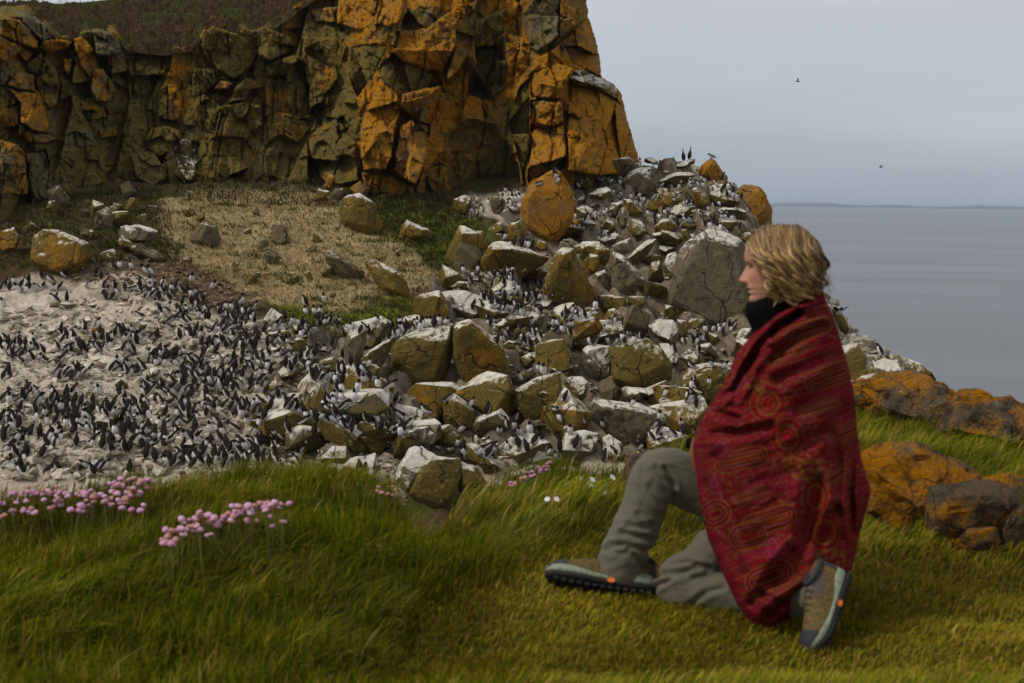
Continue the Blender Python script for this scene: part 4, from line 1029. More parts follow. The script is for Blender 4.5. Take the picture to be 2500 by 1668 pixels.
# one surface to stand on: slope and every rock
def solid_bvh():
    V, T, off = [], [], 0
    for co, F_ in SOLID:
        V.append(co); T.append(F_ + off); off += len(co)
    return BVHTree.FromPolygons(np.concatenate(V).tolist(), np.concatenate(T).tolist())
SBVH = solid_bvh()
def stand(px, py, nz=.45):
    d = Vector(rays(np.array(float(px)), np.array(float(py)))); c = Vector(CAM)
    a = TBVH.ray_cast(c, d, 300); b = SBVH.ray_cast(c, d, 300)
    best = None
    for h in (a, b):
        if h[0] is not None and (best is None or h[3] < best[3]): best = h
    if best is None or abs(best[1].z) < nz: return None
    return best[0]
def place_on_top(px, py):
    """the bird whose feet show at this pixel, else the highest rock just below it"""
    for dy in (0, 3, 6, 9, 13, 18, 24):
        h = stand(px, py + dy, .38)
        if h is not None: return h
    return None
ZONES = [  # polygon, how many, share that show their white breast, label stem, group
 ([(0,690),(120,665),(330,650),(420,720),(330,790),(210,740),(0,760)], 45, .3, 'auk scattered along the top of the whitewashed slope'),
 ([(330,700),(470,700),(640,760),(760,800),(740,860),(640,900),(480,870),(400,800)], 150, .22, 'auk in the upper right of the dense crowd on the slope'),
 ([(0,820),(260,800),(420,830),(480,900),(380,950),(200,930),(0,930)], 115, .2, 'auk in the upper left of the dense crowd on the slope'),
 ([(400,860),(640,890),(720,960),(900,1000),(860,1080),(640,1090),(420,1060),(340,960)], 230, .22, 'auk in the middle of the dense crowd on the slope'),
 ([(0,960),(330,960),(420,1060),(640,1090),(800,1110),(700,1150),(0,1170)], 260, .22, 'auk at the near edge of the dense crowd behind the pink flowers'),
 ([(660,860),(860,830),(920,930),(1000,990),(1000,1080),(860,1070),(740,960)], 110, .35, 'auk among the rocks below the split boulder'),
 ([(720,760),(860,800),(960,780),(1060,770),(1060,800),(900,850),(740,840)], 55, .4, 'auk on the rocks beside the lime green turf'),
 ([(1120,665),(1330,660),(1390,720),(1330,780),(1180,770),(1160,720)], 130, .35, 'auk packed on the white ledges under the olive overhang'),
 ([(1180,770),(1420,760),(1600,790),(1600,840),(1420,850),(1180,850)], 110, .5, 'auk in the row along the gully below the talus blocks'),
 ([(1060,960),(1300,950),(1450,1000),(1660,960),(1700,1060),(1500,1130),(1120,1120)], 110, .45, 'auk on the lower talus above the grass edge'),
 ([(1640,830),(1800,790),(1850,860),(1700,1000),(1640,960)], 50, .5, 'auk on the rocks close to the shawl'),
 ([(1310,430),(1480,390),(1700,400),(1840,470),(1820,560),(1560,620),(1400,640),(1280,600)], 150, .6, 'auk perched on the upper talus'),
 ([(1140,470),(1290,460),(1290,530),(1150,530)], 16, .85, 'auk at the cliff foot left of the orange boulder'),
]
SPECIAL = [  # px, py (feet), mesh, facing (deg; 0 = right, 180 = left, -90 = towards the viewer), label
 (1347,409,2,-60,'lone white breasted auk on the tip of the big orange boulder',None),
 (1225,483,2,-90,'lone white breasted auk on the brownish rock at the cliff foot',None),
 (1249,495,2,-90,'leftmost of three white auks in a row at the cliff foot',None),(1258,495,2,-90,'middle one of three white auks in a row at the cliff foot',None),(1268,493,2,-90,'rightmost of three white auks in a row at the cliff foot',None),
 (1439,387,0,120,'dark auk on the uppermost dome touching the cliff corner',None),
 (1562,402,0,-100,'white breasted auk on the grey pyramid at the skyline',None),
 (1738,386,3,160,'auk sitting flat on the tip of the orange pyramid',None),
 (1232,588,0,-40,'single auk on the left end of the white streaked ledge',None),(1258,601,0,60,'second auk along the white streaked ledge',None),
 (1275,604,0,80,'auk bunched mid way along the white streaked ledge','auks on the streaked ledge'),(1283,605,0,-60,'auk bunched mid way along the white streaked ledge','auks on the streaked ledge'),(1290,607,0,-50,'auk bunched mid way along the white streaked ledge','auks on the streaked ledge'),(1299,609,0,70,'auk bunched mid way along the white streaked ledge','auks on the streaked ledge'),
 (1454,756,2,-80,'lone auk on top of the rounded ochre boulder',None),
 (1140,704,0,-150,'dark auk at the upper left corner of the white dome',None),(1156,756,0,60,'dark auk alone on the smooth white dome',None),
 (978,798,0,-130,'dark auk on the left end of the split boulder top',None),(992,812,0,100,'dark auk crouching beside the left end of the split boulder top',None),
 (1018,800,2,-90,'white auk on the split boulder top','auks on the split boulder'),(1031,803,2,-90,'white auk on the split boulder top','auks on the split boulder'),(1042,801,2,-90,'white auk on the split boulder top','auks on the split boulder'),(1052,797,0,-100,'white auk on the split boulder top','auks on the split boulder'),(1072,793,0,-80,'white auk on the split boulder top','auks on the split boulder'),
 (1088,781,3,-60,'white auk sitting on the highest point of the split boulder',None),
 (790,742,0,-100,'upper auk on the dry turf above the lime green patch',None),(744,748,0,150,'auk beside the small tussock on the dry turf',None),(768,772,0,-120,'left one of two auks on the lime green turf',None),(781,772,0,-60,'right one of two auks on the lime green turf',None),
 (1060,776,0,90,'dark auk alone on the bare soil above the split boulder',None),
 (358,671,1,-140,'upper left of two auks on the brown stones above the crowd',None),(372,673,1,-130,'upper right of two auks on the brown stones above the crowd',None),(468,692,1,-70,'lone auk on the brown stones left of the dry grass',None),(518,709,1,-50,'lone auk at the foot of the dry grass',None),(398,701,0,-60,'auk on the small stone above the crowd',None),(368,700,0,-110,'white breasted auk left of the small stone above the crowd',None),
 (1270,930,0,-130,'auk on the crest of the triangular boulder','auks on the triangular boulder'),(1316,912,0,-100,'auk on the crest of the triangular boulder','auks on the triangular boulder'),(1326,908,0,-90,'auk on the crest of the triangular boulder','auks on the triangular boulder'),(1280,937,0,-60,'auk on the crest of the triangular boulder','auks on the triangular boulder'),
 (1039,1008,3,170,'auk sitting on the corner of the broad pale boulder',None),
 (877,1160,0,100,'left one of two dark auks on the pale block above the grass',None),(890,1160,0,80,'right one of two dark auks on the pale block above the grass',None),
 (1138,1126,2,-90,'white auk on the rim of the lowest big boulder',None),(1406,1083,0,60,'dark auk on the big white slab above the grass',None),(1366,1104,0,100,'dark auk at the left edge of the big white slab',None),
 (1043,1270,0,-120,'auk in the dip of the near grass edge',None),
 (2147,868,0,150,'black and white auk alone on the ridge above the lichen rock',None),(2205,918,0,-100,'lowest auk on the ridge by the sea',None),
]
def build_birds():
    r_ = np.random.default_rng(31)
    made = []
    for px, py, k, ang, lab, grp in SPECIAL:
        h = place_on_top(px, py) if lab != 'auk in the dip of the near grass edge' else Vector(P(np.array(1043.), np.array(1268.), np.array(37.)))
        if h is None: continue
        o = link('auk', BM[k]); o.location = h; o.rotation_euler = (0, r_.normal(0, .06), R(ang)); o.scale = (1.08,) * 3
        tag(o, lab, 'bird', grp)
        made.append(o)
    spots = []
    for zi, (poly, n, wf, lab) in enumerate(ZONES):
        got = 0
        cl = [np.array(p) for p in sample_poly(poly, max(4, n // 7), r_)]
        P_ = np.array(poly)
        for t in range(n * 3):
            if got >= n: break
            if r_.random() < .72:
                c = cl[int(r_.integers(0, len(cl)))]; px, py = c + r_.normal(0, 1, 2) * np.array([30, 8])
                i, _ = in_poly(np.array([px]), np.array([py]), P_)
                if not i[0]: continue
            else:
                px, py = sample_poly(poly, 1, r_)[0]
            h = stand(px, py, .5)
            if h is None: continue
            if any((h.x - q[0].x) ** 2 + (h.y - q[0].y) ** 2 < .0225 for q in spots[-260:]): continue
            ang = r_.normal(-80, 45) if r_.random() < wf else r_.normal(95, 55)
            k = int(r_.choice(4, p=[.45, .25, .2, .1]))
            spots.append((h, ang, k, zi, px, py)); got += 1
    # the nearest (largest) ones are objects of their own, the rest one mass
    room = 300 - len(made)
    order = sorted(range(len(spots)), key=lambda i: spots[i][0].y)
    V, Q, T, C, off = [], [], [], [], 0
    for rank, i in enumerate(order):
        h, ang, k, zi, px, py = spots[i]
        s_ = r_.uniform(.84, 1.06); tilt = r_.normal(.05, .16); lean = r_.normal(0, .06)
        if rank < room:
            o = link('auk', BM[k]); o.location = h; o.rotation_euler = (lean, tilt, R(ang)); o.scale = (s_,) * 3
            back = math.sin(R(ang)) > 0
            lab = ZONES[zi][3]
            if zi == 4:
                lab = 'auk at the crowd edge ' + ('behind the left end of the flower bank' if px < 150 else 'behind the middle of the flower bank' if px < 290 else 'behind the right end of the flower bank' if px < 410 else 'above the front flower clump' if px < 600 else 'above the straw coloured grass crest')
            elif zi == 3:
                lab = 'auk low in the crowd ' + ('left of' if px < 560 else 'below' if px < 700 else 'right of') + ' the squarish pale rock'
            lab = ('upright ' if k in (0, 2) else 'leaning ' if k == 1 else 'sitting ') + ('dark backed ' if back else 'white fronted ') + lab
            tag(o, lab, 'bird', lab.replace(' auk ', ' auks '))
        else:
            v, c, q, t = LOWA[k]
            M = np.array(Matrix.LocRotScale(h, Matrix.Rotation(R(ang), 3, 'Z') @ Matrix.Rotation(tilt, 3, 'Y'), (s_,) * 3))
            V.append(v @ M[:3, :3].T + M[:3, 3]); C.append(c); Q.append(q + off); T.append(t + off); off += len(v)
    me = mesh_np('auk_crowd', np.concatenate(V), [np.concatenate(Q), np.concatenate(T)], BIRDM, True, {'Col': np.concatenate(C)})
    tag(link('auk_crowd', me), 'hundreds of small black and white auks crowding the slope and talus', 'birds', kind='stuff')
    # two tall black birds on the tilted perch
    sh = bird_mesh('shag', .1, 10, neck=.18, dark=True)
    for px, py, a, lab in ((1668,394,100,'left one of two tall long necked black birds on the tilted white perch'), (1684,390,60,'right one of two tall long necked black birds on the tilted white perch')):
        h = place_on_top(px, py)
        if h:
            o = link('shag', sh); o.location = h; o.rotation_euler = (0, 0, R(a)); o.scale = (1.25,) * 3
            tag(o, lab, 'bird')
    wg = bird_mesh('auk_spread', .5, 10, wings=True)
    h = place_on_top(2046, 768)
    if h:
        o = link('auk', wg); o.location = h; o.rotation_euler = (0, .1, R(-70)); o.scale = (1.2,) * 3
        tag(o, 'auk spreading both wings on the dark green knob behind the shawl', 'bird')
    # birds on the wing over the sea
    def flyer(px, py, D, a, b, lab):
        V = np.array([(.2,0,0),(.1,.05,.02),(.1,-.05,.02),(.08,0,-.05),(-.12,.045,.01),(-.12,-.045,.01),(-.1,0,-.04),(-.26,.03,0),(-.26,-.03,0),
                      (.06,.05,.01),(-.07,.05,.01),(.03,.28,b),(-.06,.28,b),(-.10,.52,b*.7),
                      (.06,-.05,.01),(-.07,-.05,.01),(.03,-.28,b),(-.06,-.28,b),(-.10,-.52,b*.7), (-.1,0,.03)], float)
        T = np.array([(0,1,2),(0,3,1),(0,2,3),(1,4,19),(1,19,2),(2,19,5),(1,3,6),(1,6,4),(2,5,6),(2,6,3),(4,7,19),(19,7,8),(19,8,5),(6,8,7),(4,6,7),(6,5,8),(9,11,10),(11,12,10),(11,13,12),(14,15,16),(16,15,17),(16,17,18)])
        o = link('flying_bird', mesh_np('flying_bird', V, T, BIRDM, False, {'Col': np.tile([.03, .028, .027], (20, 1))}))
        o.location = P(np.array(px), np.array(py), np.array(D)); o.rotation_euler = (R(20), R(-8), R(a)); o.scale = (.8,) * 3; tag(o, lab, 'bird')
    # birds resting on the sea
    for k in range(13):
        px, py = [(2118,706),(2150,712),(2208,716),(2262,722),(2236,728),(2300,735),(2345,742),(2392,748),(2470,738),(2440,760),(2120,648),(2290,690),(2330,668),(2410,700),(2195,742),(2320,790),(2480,775),(2060,652)][k]
        d = rays(np.array(float(px)), np.array(float(py))); Yd = (SEA_Z - CAM[2]) / d[2]
        o = link('floating_bird', BLOW[3]); o.location = CAM + d * Yd - np.array([0, 0, .08]); o.rotation_euler = (0, 0, r_.uniform(0, 6)); o.scale = (.9, .8, .7)
        tag(o, 'tiny dark bird floating on the grey sea', 'bird', 'birds resting on the sea')
    flyer(1947., 199., 105., 165, .20, 'upper dark bird flying against the grey sky')
    flyer(2150., 408., 110., 175, .10, 'lower dark bird gliding just above the horizon')
build_birds()
# ================================================================== NEAR GROUND
EDGE = np.array([(-900,4.5),(-300,4.7),(0,4.85),(120,4.95),(260,5.05),(400,5.3),(520,5.5),(700,5.65),(800,5.7),(880,5.5),(940,5.3),(1000,4.95),(1045,4.8),(1090,4.9),(1150,5.2),(1230,5.4),(1310,5.65),(1420,5.65),(1520,5.7),(1650,6.0),(1900,7.2),(2100,7.9),(2300,8.0),(2500,7.6),(3200,7.4)])
MOUNDS = [(-.86,4.22,.11,.50,.28),(-1.55,5.0,.06,.6,.35),(-1.15,4.62,-.14,.40,.18),(-.62,5.2,.05,.42,.5),(.30,5.4,.04,.45,.55),(-.1,4.5,.05,.5,.4),(-.30,4.75,-.10,.22,.35),
          (1.6,6.0,.10,.8,.7),(-.35,3.55,-.05,.35,.25),(-1.3,3.6,.05,.6,.35),(.42,4.85,.06,.25,.2),(1.75,4.6,.05,.4,.3)]
def near_z(x, y):
    x = np.asarray(x, float); y = np.asarray(y, float)
    px = W0 / 2 + F * x / np.maximum(y, .5)
    ed = np.interp(px, EDGE[:, 0], EDGE[:, 1])
    z = np.zeros(x.shape)
    for cx, cy, h, rx, ry in MOUNDS:
        z += h * np.exp(-((x - cx) / rx) ** 2 - ((y - cy) / ry) ** 2)
    q = np.stack([x.ravel(), y.ravel(), np.zeros(x.size)], 1)
    person = np.exp(-((x - .55) / .75) ** 2 - ((y - 3.75) / .5) ** 2)
    z += ((.085 * fbm(q * 1.7 + 4, 3) + .03 * fbm(q * 5, 2)).reshape(x.shape)) * (1 - .9 * person)
    d = y - ed
    z -= np.where(d > 0, d * .5 + 2.6 * d * d, .06 * np.exp(d / .35) * 0)
    return np.maximum(z, -16)
_gx0, _gy0, _gs = -3.6, 2.2, .03
_GX, _GY = np.meshgrid(np.arange(_gx0, 4.8, _gs), np.arange(_gy0, 9.6, _gs)); _GZ = near_z(_GX, _GY)
def near_zq(x, y):
    u = np.clip((np.asarray(x, float) - _gx0) / _gs, 0, _GZ.shape[1] - 1.001); v = np.clip((np.asarray(y, float) - _gy0) / _gs, 0, _GZ.shape[0] - 1.001)
    i, j = v.astype(int), u.astype(int); a, b = v - i, u - j
    return (_GZ[i, j] * (1 - b) + _GZ[i, j + 1] * b) * (1 - a) + (_GZ[i + 1, j] * (1 - b) + _GZ[i + 1, j + 1] * b) * a
def near_hit(px, py, above=0.0):
    """where the ray through a pixel is ABOVE metres over the near ground"""
    d = rays(np.asarray(px, float), np.asarray(py, float)); Y = np.full(d.shape[:-1], 2.4); done = np.zeros(Y.shape, bool)
    for k in range(420):
        p = CAM + d * Y[..., None]
        done |= (p[..., 2] - near_zq(p[..., 0], p[..., 1])) <= above
        Y = np.where(done, Y, Y + .016)
    return CAM + d * Y[..., None], Y
def build_near():
    xs = np.concatenate([np.arange(-9, -3.2, .5), np.arange(-3.2, 4.6, .035), np.arange(4.6, 10, .5)]); ys = np.concatenate([np.arange(-3, 2.4, .3), np.arange(2.4, 8.6, .035), np.arange(8.6, 14, .35)])
    X, Y = np.meshgrid(xs, ys); Z = near_z(X, Y)
    V = np.stack([X.ravel(), Y.ravel(), Z.ravel()], 1)
    s = NT('turf_soil'); p = s.pos()
    f = s.noise(p, 18., 6, .7); g = s.noise(p, 2.2, 4)
    c = s.mix(s.rng(f, .3, .7), (.035, .040, .006), (.13, .11, .020)); c = s.mix(s.rng(g, .45, .65), c, (.10, .10, .012))
    o = link('ground', mesh_np('ground', V, grid_faces(len(ys), len(xs))[:, ::-1], s.bsdf(c, .97, .1, s.bump(f, .9, .03)), True))
    tag(o, 'grassy cliff edge in the foreground', 'ground', kind='structure')
build_near()
TURF = [(900,1700),(960,1560),(1080,1450),(1260,1380),(1420,1300),(1560,1260),(2120,1330),(2500,1330),(2600,1700)]
def grass_mat():
    s = NT('grass_blade')
    c = s.attr('Col')
    b = s.n('ShaderNodeBsdfPrincipled', {'Base Color': c, 'Roughness': .75, 'Specular IOR Level': .05})
    t = s.n('ShaderNodeBsdfTranslucent', {'Color': c})
    m_ = s.n('ShaderNodeMixShader', {0: .28, 1: b, 2: t})
    s.t.links.new(m_, s.out.inputs[0])
    return s.m
GRASSM = grass_mat()
def blades(name, base, az, lean, L, wd, col, label, parent=None):
    n = len(base); tt = np.array([0, .38, .72, 1.0])
    hz = np.stack([np.cos(az), np.sin(az), np.zeros(n)], 1)
    sd_ = np.stack([-np.sin(az), np.cos(az), np.zeros(n)], 1)
    V = np.empty((n, 7, 3)); C = np.empty((n, 7, 3)); k = 0
    for i, t in enumerate(tt):
        c = base + hz * (L * np.sin(lean) * t ** 1.7)[:, None] + np.array([0, 0, 1]) * (L * t * np.cos(lean * t ** .5 * .9))[:, None]
        w_ = wd * [1, .85, .55, 0][i]
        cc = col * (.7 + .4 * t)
        if i < 3:
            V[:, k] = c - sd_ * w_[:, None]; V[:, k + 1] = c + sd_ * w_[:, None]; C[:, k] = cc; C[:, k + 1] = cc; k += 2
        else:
            V[:, k] = c; C[:, k] = cc
    o = (np.arange(n) * 7)[:, None]
    Q = np.concatenate([o + np.array([[0, 1, 3, 2]]), o + np.array([[2, 3, 5, 4]])]); T = o + np.array([[4, 5, 6]])
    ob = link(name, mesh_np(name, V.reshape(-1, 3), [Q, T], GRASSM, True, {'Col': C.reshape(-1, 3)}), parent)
    if label: tag(ob, label, 'grass', kind='stuff')
    return ob
def build_grass():
    r_ = np.random.default_rng(41); n = 480000
    y = 2.6 + 5.6 * r_.random(n) ** 1.25; a = r_.uniform(-.47, .51, n)
    x = a * y
    px = W0 / 2 + F * a
    ed = np.interp(px, EDGE[:, 0], EDGE[:, 1])
    # bare where the hidden far side falls away
    keep = (y < ed + .16)
    x, y = x[keep], y[keep]; z = near_zq(x, y)
    p = np.stack([x, y, z], 1); qx, qy = project(p)
    turf = poly_mask(qx + 30 * fbm(p * 3, 3), qy + 20 * fbm(p * 3 + 9, 3), TURF, 55)
    q = p * np.array([1, 1, 0])
    n1 = fbm(q * 1.1 + 3, 3); n2 = fbm(q * 3.1 + 8, 3); n3 = fbm(q * .6 + 33, 2)
    clump = sstep(-.45, .35, fbm(q * 7, 2))
    dens = np.clip(.36 + .38 * clump + .5 * turf, 0, 1)
    k = r_.random(len(x)) < dens * np.where(turf > .5, .85, .66)
    p, turf, n1, n2, n3, qx, qy, clump = p[k], turf[k], n1[k], n2[k], n3[k], qx[k], qy[k], clump[k]
    m_ = len(p)
    L = (.04 + .055 * r_.random(m_) ** 1.4 + .03 * clump) * (1 - turf) + turf * (.014 + .020 * r_.random(m_))
    L *= np.where(r_.random(m_) < .04 * (1 - turf), 1.6, 1)
    # combed by the wind
    az = R(-28) + 1.5 * n1 + .7 * n2 + r_.normal(0, .55, m_)
    lean = np.clip(.75 + .45 * n2 + r_.normal(0, .28, m_), .05, 1.35)
    lean = lean * (1 - turf) + turf * np.clip(r_.normal(.6, .4, m_), 0, 1.3)
    wd = (.0012 + .0012 * r_.random(m_)) * (1 + .15 * turf)
    G = np.array([(.076, .130, .004), (.158, .212, .007), (.33, .29, .012), (.42, .285, .05), (.60, .41, .14), (.22, .10, .02)])
    t = r_.random(m_)
    edge = np.interp(qx, EDGE[:, 0], EDGE[:, 1]) - p[:, 1]
    dry = np.clip(.10 + .45 * n3 + .30 * n1 + .62 * np.exp(-np.maximum(edge, 0) / .28) * (qx > 420) * (qx < 1560) * np.clip(.6 + 1.2 * n2, 0, 1.3), 0, .9)
    gold = sstep(950, 1250, qx) * sstep(1250, 1420, qy)
    i = np.where(t < .42, 0, np.where(t < .78, 1, 2))
    u = r_.random(m_)
    i = np.where(u < dry * .75, np.where(r_.random(m_) < .55, 3, np.where(r_.random(m_) < .7, 4, 5)), i)
    gr = turf * (.34 + .36 * gold) + .16 * (1 - turf)
    i = np.where(r_.random(m_) < gr, np.where(r_.random(m_) < .6, 2, 3), i)
    i = np.where((r_.random(m_) < .12 * turf), 5, i)
    col = G[i] * r_.uniform(.65, 1.3, (m_, 1)) * np.clip(1 + .55 * fbm(p * np.array([1.6, 1.6, 0]) + 61, 3), .45, 1.6)[:, None]
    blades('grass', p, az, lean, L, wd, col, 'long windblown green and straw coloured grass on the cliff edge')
build_grass()
def far_grass():
    """dead straw and herbs on the bank below the cliff, and tussocks on the cliff top"""
    r_ = np.random.default_rng(43)
    base, kind = [], []
    for poly, n, kd in ((DRY, 9000, 0), (GREEN1, 3500, 1), (GREEN2, 2200, 2), ([(0,560),(150,480),(400,450),(440,640),(300,640),(0,660)], 3800, 3), ([(430,440),(900,440),(1180,490),(1180,540),(900,520),(430,480)], 3600, 3)):
        for px, py in sample_poly(poly, n, r_):
            if kd == 0: px += r_.normal(0, 22); py += r_.normal(0, 9)
            h = hit_terrain(px, py)
            if h is not None and not (kd == 2 and r_.random() < .3): base.append(h); kind.append(kd)
    for px, py in sample_poly(DRY, 60, r_) + sample_poly([(60,480),(420,460),(440,640),(60,650)], 45, r_) + sample_poly([(880,480),(1180,520),(1080,660),(960,620)], 25, r_):
        h = hit_terrain(px, py)
        if h is None: continue
        for _ in range(int(r_.integers(18, 60))):
            base.append(h + Vector((r_.normal(0, .28), r_.normal(0, .28), -.02))); kind.append(1 if r_.random() < .75 else 3)
    base = np.array(base); kind = np.array(kind); n = len(base)
    q = base * np.array([1, 1, 0]); n1 = fbm(q * .5, 3); n2 = fbm(q * 1.6, 3)
    PAL = [[(.56, .42, .21), (.44, .32, .155), (.68, .53, .29), (.13, .14, .025)], [(.075, .10, .012), (.12, .14, .022), (.05, .07, .010), (.18, .165, .04)], [(.22, .24, .04), (.14, .17, .025), (.10, .12, .02), (.28, .27, .06)], [(.05, .075, .012), (.09, .10, .02), (.12, .085, .035), (.05, .035, .015)]]
    ci = r_.integers(0, 3, n); ci = np.where((kind == 0) & (n2 + .5 * n1 > .12), 3, ci); ci = np.where((kind == 3), r_.integers(0, 4, n), ci)
    col = np.array([PAL[a][b] for a, b in zip(kind, ci)]) * r_.uniform(.7, 1.25, (n, 1))
    L = np.where(kind == 0, .14 + .2 * r_.random(n), .14 + .16 * r_.random(n))
    az = 4.2 + 1.6 * n1 + r_.normal(0, .9, n); lean = np.clip(np.where(kind == 0, r_.normal(1.25, .25, n), r_.normal(.9, .3, n)), .1, 1.5)
    blades('bank_grass', base - np.array([0, 0, .02]), az, lean, L, .011 + .012 * r_.random(n), col, 'flattened straw and green herbs on the bank below the cliff')
    # cliff top
    me = HILL.data; nv = len(me.vertices); v = np.empty(nv * 3, np.float32); me.vertices.foreach_get('co', v); v = v.reshape(-1, 3)[:330 * 96]
    k = r_.integers(0, len(v), 9000); b = v[k] + r_.normal(0, .15, (9000, 3)) * np.array([1, 1, 0]); n = 9000
    n1 = fbm(b * np.array([.5, .5, .15]), 3); n2 = fbm(b * np.array([1.8, 1.8, .5]), 3)
    gsel = (n1 * .8 + n2 * .6 > .12)
    col = np.where(gsel[:, None], np.array([[.055, .085, .012]]), np.array([[.10, .060, .028]])) * r_.uniform(.5, 1.6, (n, 1))
    blades('clifftop_grass', b, r_.uniform(0, 6.28, n), np.clip(r_.normal(.8, .35, n), 0, 1.4), .15 + .25 * r_.random(n), .015 + .012 * r_.random(n), col, 'brown heathery tussocks on the cliff top')
far_grass()

# ------------------------------------------------------------------ flowers
def head_mesh(name, seed, pal):
    bm = bmesh.new(); bmesh.ops.create_icosphere(bm, subdivisions=3, radius=.0105)
    co = np.array([v.co for v in bm.verts]); F_ = np.array([[v.index for v in f.verts] for f in bm.faces]); bm.free()
    n = co / .0105
    b = fbm(n * 3.2 + seed, 2)
    cid, d1, d2, _, _ = cells2(np.arctan2(n[:, 1], n[:, 0]) * 2.2, n[:, 2] * 2.6, 1.0, seed)
    co = co * (1 + .16 * b + .10 * (_perm[cid] / 4096. - .5) - .10 * np.exp(-(d2 - d1) / .12))[:, None] * np.array([1, 1, .78])
    t = sstep(-.75, .1, n[:, 2])[:, None]
    col = np.array(pal[1]) * (1 - t) + np.array(pal[0]) * t
    col = col * (1 + .35 * b)[:, None]
    return mesh_np(name, co, F_, PETAL, True, {'Col': np.clip(col, 0, 1)})
def tube(path, rad, seg=5):
    path = np.asarray(path, float); rad = np.broadcast_to(np.asarray(rad, float), (len(path),)); T = np.gradient(path, axis=0); T /= np.linalg.norm(T, axis=1)[:, None] + 1e-12
    ref = np.array([0, 0, 1.]) if abs(T[0, 2]) < .9 else np.array([1., 0, 0])
    A_ = np.cross(T, ref); A_ /= np.linalg.norm(A_, axis=1)[:, None] + 1e-12; B_ = np.cross(T, A_)
    a = np.linspace(0, 2 * math.pi, seg, endpoint=False)
    V = path[:, None] + rad[:, None, None] * (np.cos(a)[None, :, None] * A_[:, None] + np.sin(a)[None, :, None] * B_[:, None])
    n = len(path); F_ = [(i * seg + j, i * seg + (j + 1) % seg, (i + 1) * seg + (j + 1) % seg, (i + 1) * seg + j) for i in range(n - 1) for j in range(seg)]
    return V.reshape(-1, 3), np.array(F_)
s = NT('petal'); PETAL = s.bsdf(s.attr('Col'), .7, .2)
s = NT('flower_stem'); STEMM = s.bsdf(s.mix(s.noise(s.pos(), 40., 2), (.10, .12, .03), (.22, .20, .06)), .7, .2)
PINKS = [((.56, .29, .46), (.34, .17, .11)), ((.50, .23, .37), (.30, .15, .10)), ((.62, .37, .50), (.46, .25, .14)), ((.48, .24, .21), (.34, .19, .09))]
HEADS = [head_mesh('flower', k + 1, pl) for k, pl in enumerate(PINKS)]
def campion_mesh():
    V, T, C = [], [], []
    for k in range(5):      # five notched petals round a swollen pale calyx
        a = k * 2 * math.pi / 5; o = len(V); ca, sa = math.cos(a), math.sin(a)
        for r_, wd, z in ((.002, .002, 0), (.008, .0065, .002), (.0135, .0075, .001), (.0115, 0, .0015)):
            if wd: V += [(ca * r_ - sa * wd, sa * r_ + ca * wd, z), (ca * r_ + sa * wd, sa * r_ - ca * wd, z)]
            else: V.append((ca * r_, sa * r_, z))
        T += [(o, o + 1, o + 3), (o, o + 3, o + 2), (o + 2, o + 3, o + 6), (o + 2, o + 6, o + 4), (o + 3, o + 5, o + 6)]; C += [(.82, .80, .74)] * 7
    n = 10; o = len(V)
    for i, (r_, z) in enumerate(((.003, .001), (.006, -.004), (.0062, -.009), (.003, -.014), (.0008, -.016))):
        for j in range(n): V.append((r_ * math.cos(6.2832 * j / n), r_ * math.sin(6.2832 * j / n), z)); C.append((.34, .33, .18))
    for i in range(4):
        for j in range(n): q = o + i * n; T += [(q + j, q + n + j, q + n + (j + 1) % n), (q + j, q + n + (j + 1) % n, q + (j + 1) % n)]
    return mesh_np('campion', np.array(V), np.array(T), PETAL, True, {'Col': np.array(C)})
WHEAD = campion_mesh()
def stem_mesh(seed, ln):
    r_ = np.random.default_rng(seed); t = np.linspace(0, 1, 5); b = r_.normal(0, .018, 2)
    return tube(np.stack([b[0] * t ** 2, b[1] * t ** 2, -ln * t], 1), .0011, 4)
STEMS = [mesh_np('stem', *stem_mesh(k, .15), STEMM, True) for k in range(4)]
def clump(name, polys, label, cat, heads, seed, hmin=.07, hmax=.14, scale=1.0, maxy=None):
    r_ = np.random.default_rng(seed); pts = []
    for poly, n in polys: pts += sample_poly(poly, n, r_)
    pts = np.array(pts)
    ab = r_.uniform(hmin, hmax, len(pts))
    pos, Y = near_hit(pts[:, 0], pts[:, 1], ab)
    ok = (Y < 8.5)
    if maxy: ok &= Y < maxy
    pos = pos[ok]
    c = pos.mean(0); c[2] = near_z(np.array([c[0]]), np.array([c[1]]))[0]
    root = empty(name, c)
    for p in pos:
        k = int(r_.integers(0, len(heads)))
        o = link('flower', heads[k], root, p - c); s_ = scale * r_.uniform(.72, 1.18)
        o.scale = (s_,) * 3; o.rotation_euler = (r_.normal(0, .35), r_.normal(0, .35), r_.uniform(0, 6))
        st = link('stem', STEMS[int(r_.integers(0, 4))], o); st.scale = (1 / s_,) * 3
        st.rotation_euler = (-o.rotation_euler[0] * .8, -o.rotation_euler[1] * .8, 0)
    tag(root, label, cat)
    return root
clump('thrift', [([(-40,1215),(20,1200),(110,1178),(160,1190),(240,1200),(290,1165),(390,1168),(380,1190),(300,1235),(190,1240),(100,1250),(-40,1275)], 125), ([(160,1200),(360,1185),(370,1250),(150,1252)], 22)], 'long bank of pink thrift at the left edge of the grass', 'flowers', HEADS, 51, .08, .15, 1.0, 5.6)
clump('thrift', [([(390,1300),(450,1262),(560,1235),(640,1222),(735,1228),(700,1240),(620,1252),(560,1275),(480,1300)], 62), ([(400,1300),(520,1275),(540,1300),(440,1335),(390,1330)], 20), ([(590,1270),(740,1250),(760,1265),(620,1300)], 6)], 'clump of pink thrift on the low grass mound in front', 'flowers', HEADS, 52, .09, .17, 1.0, 5.0)
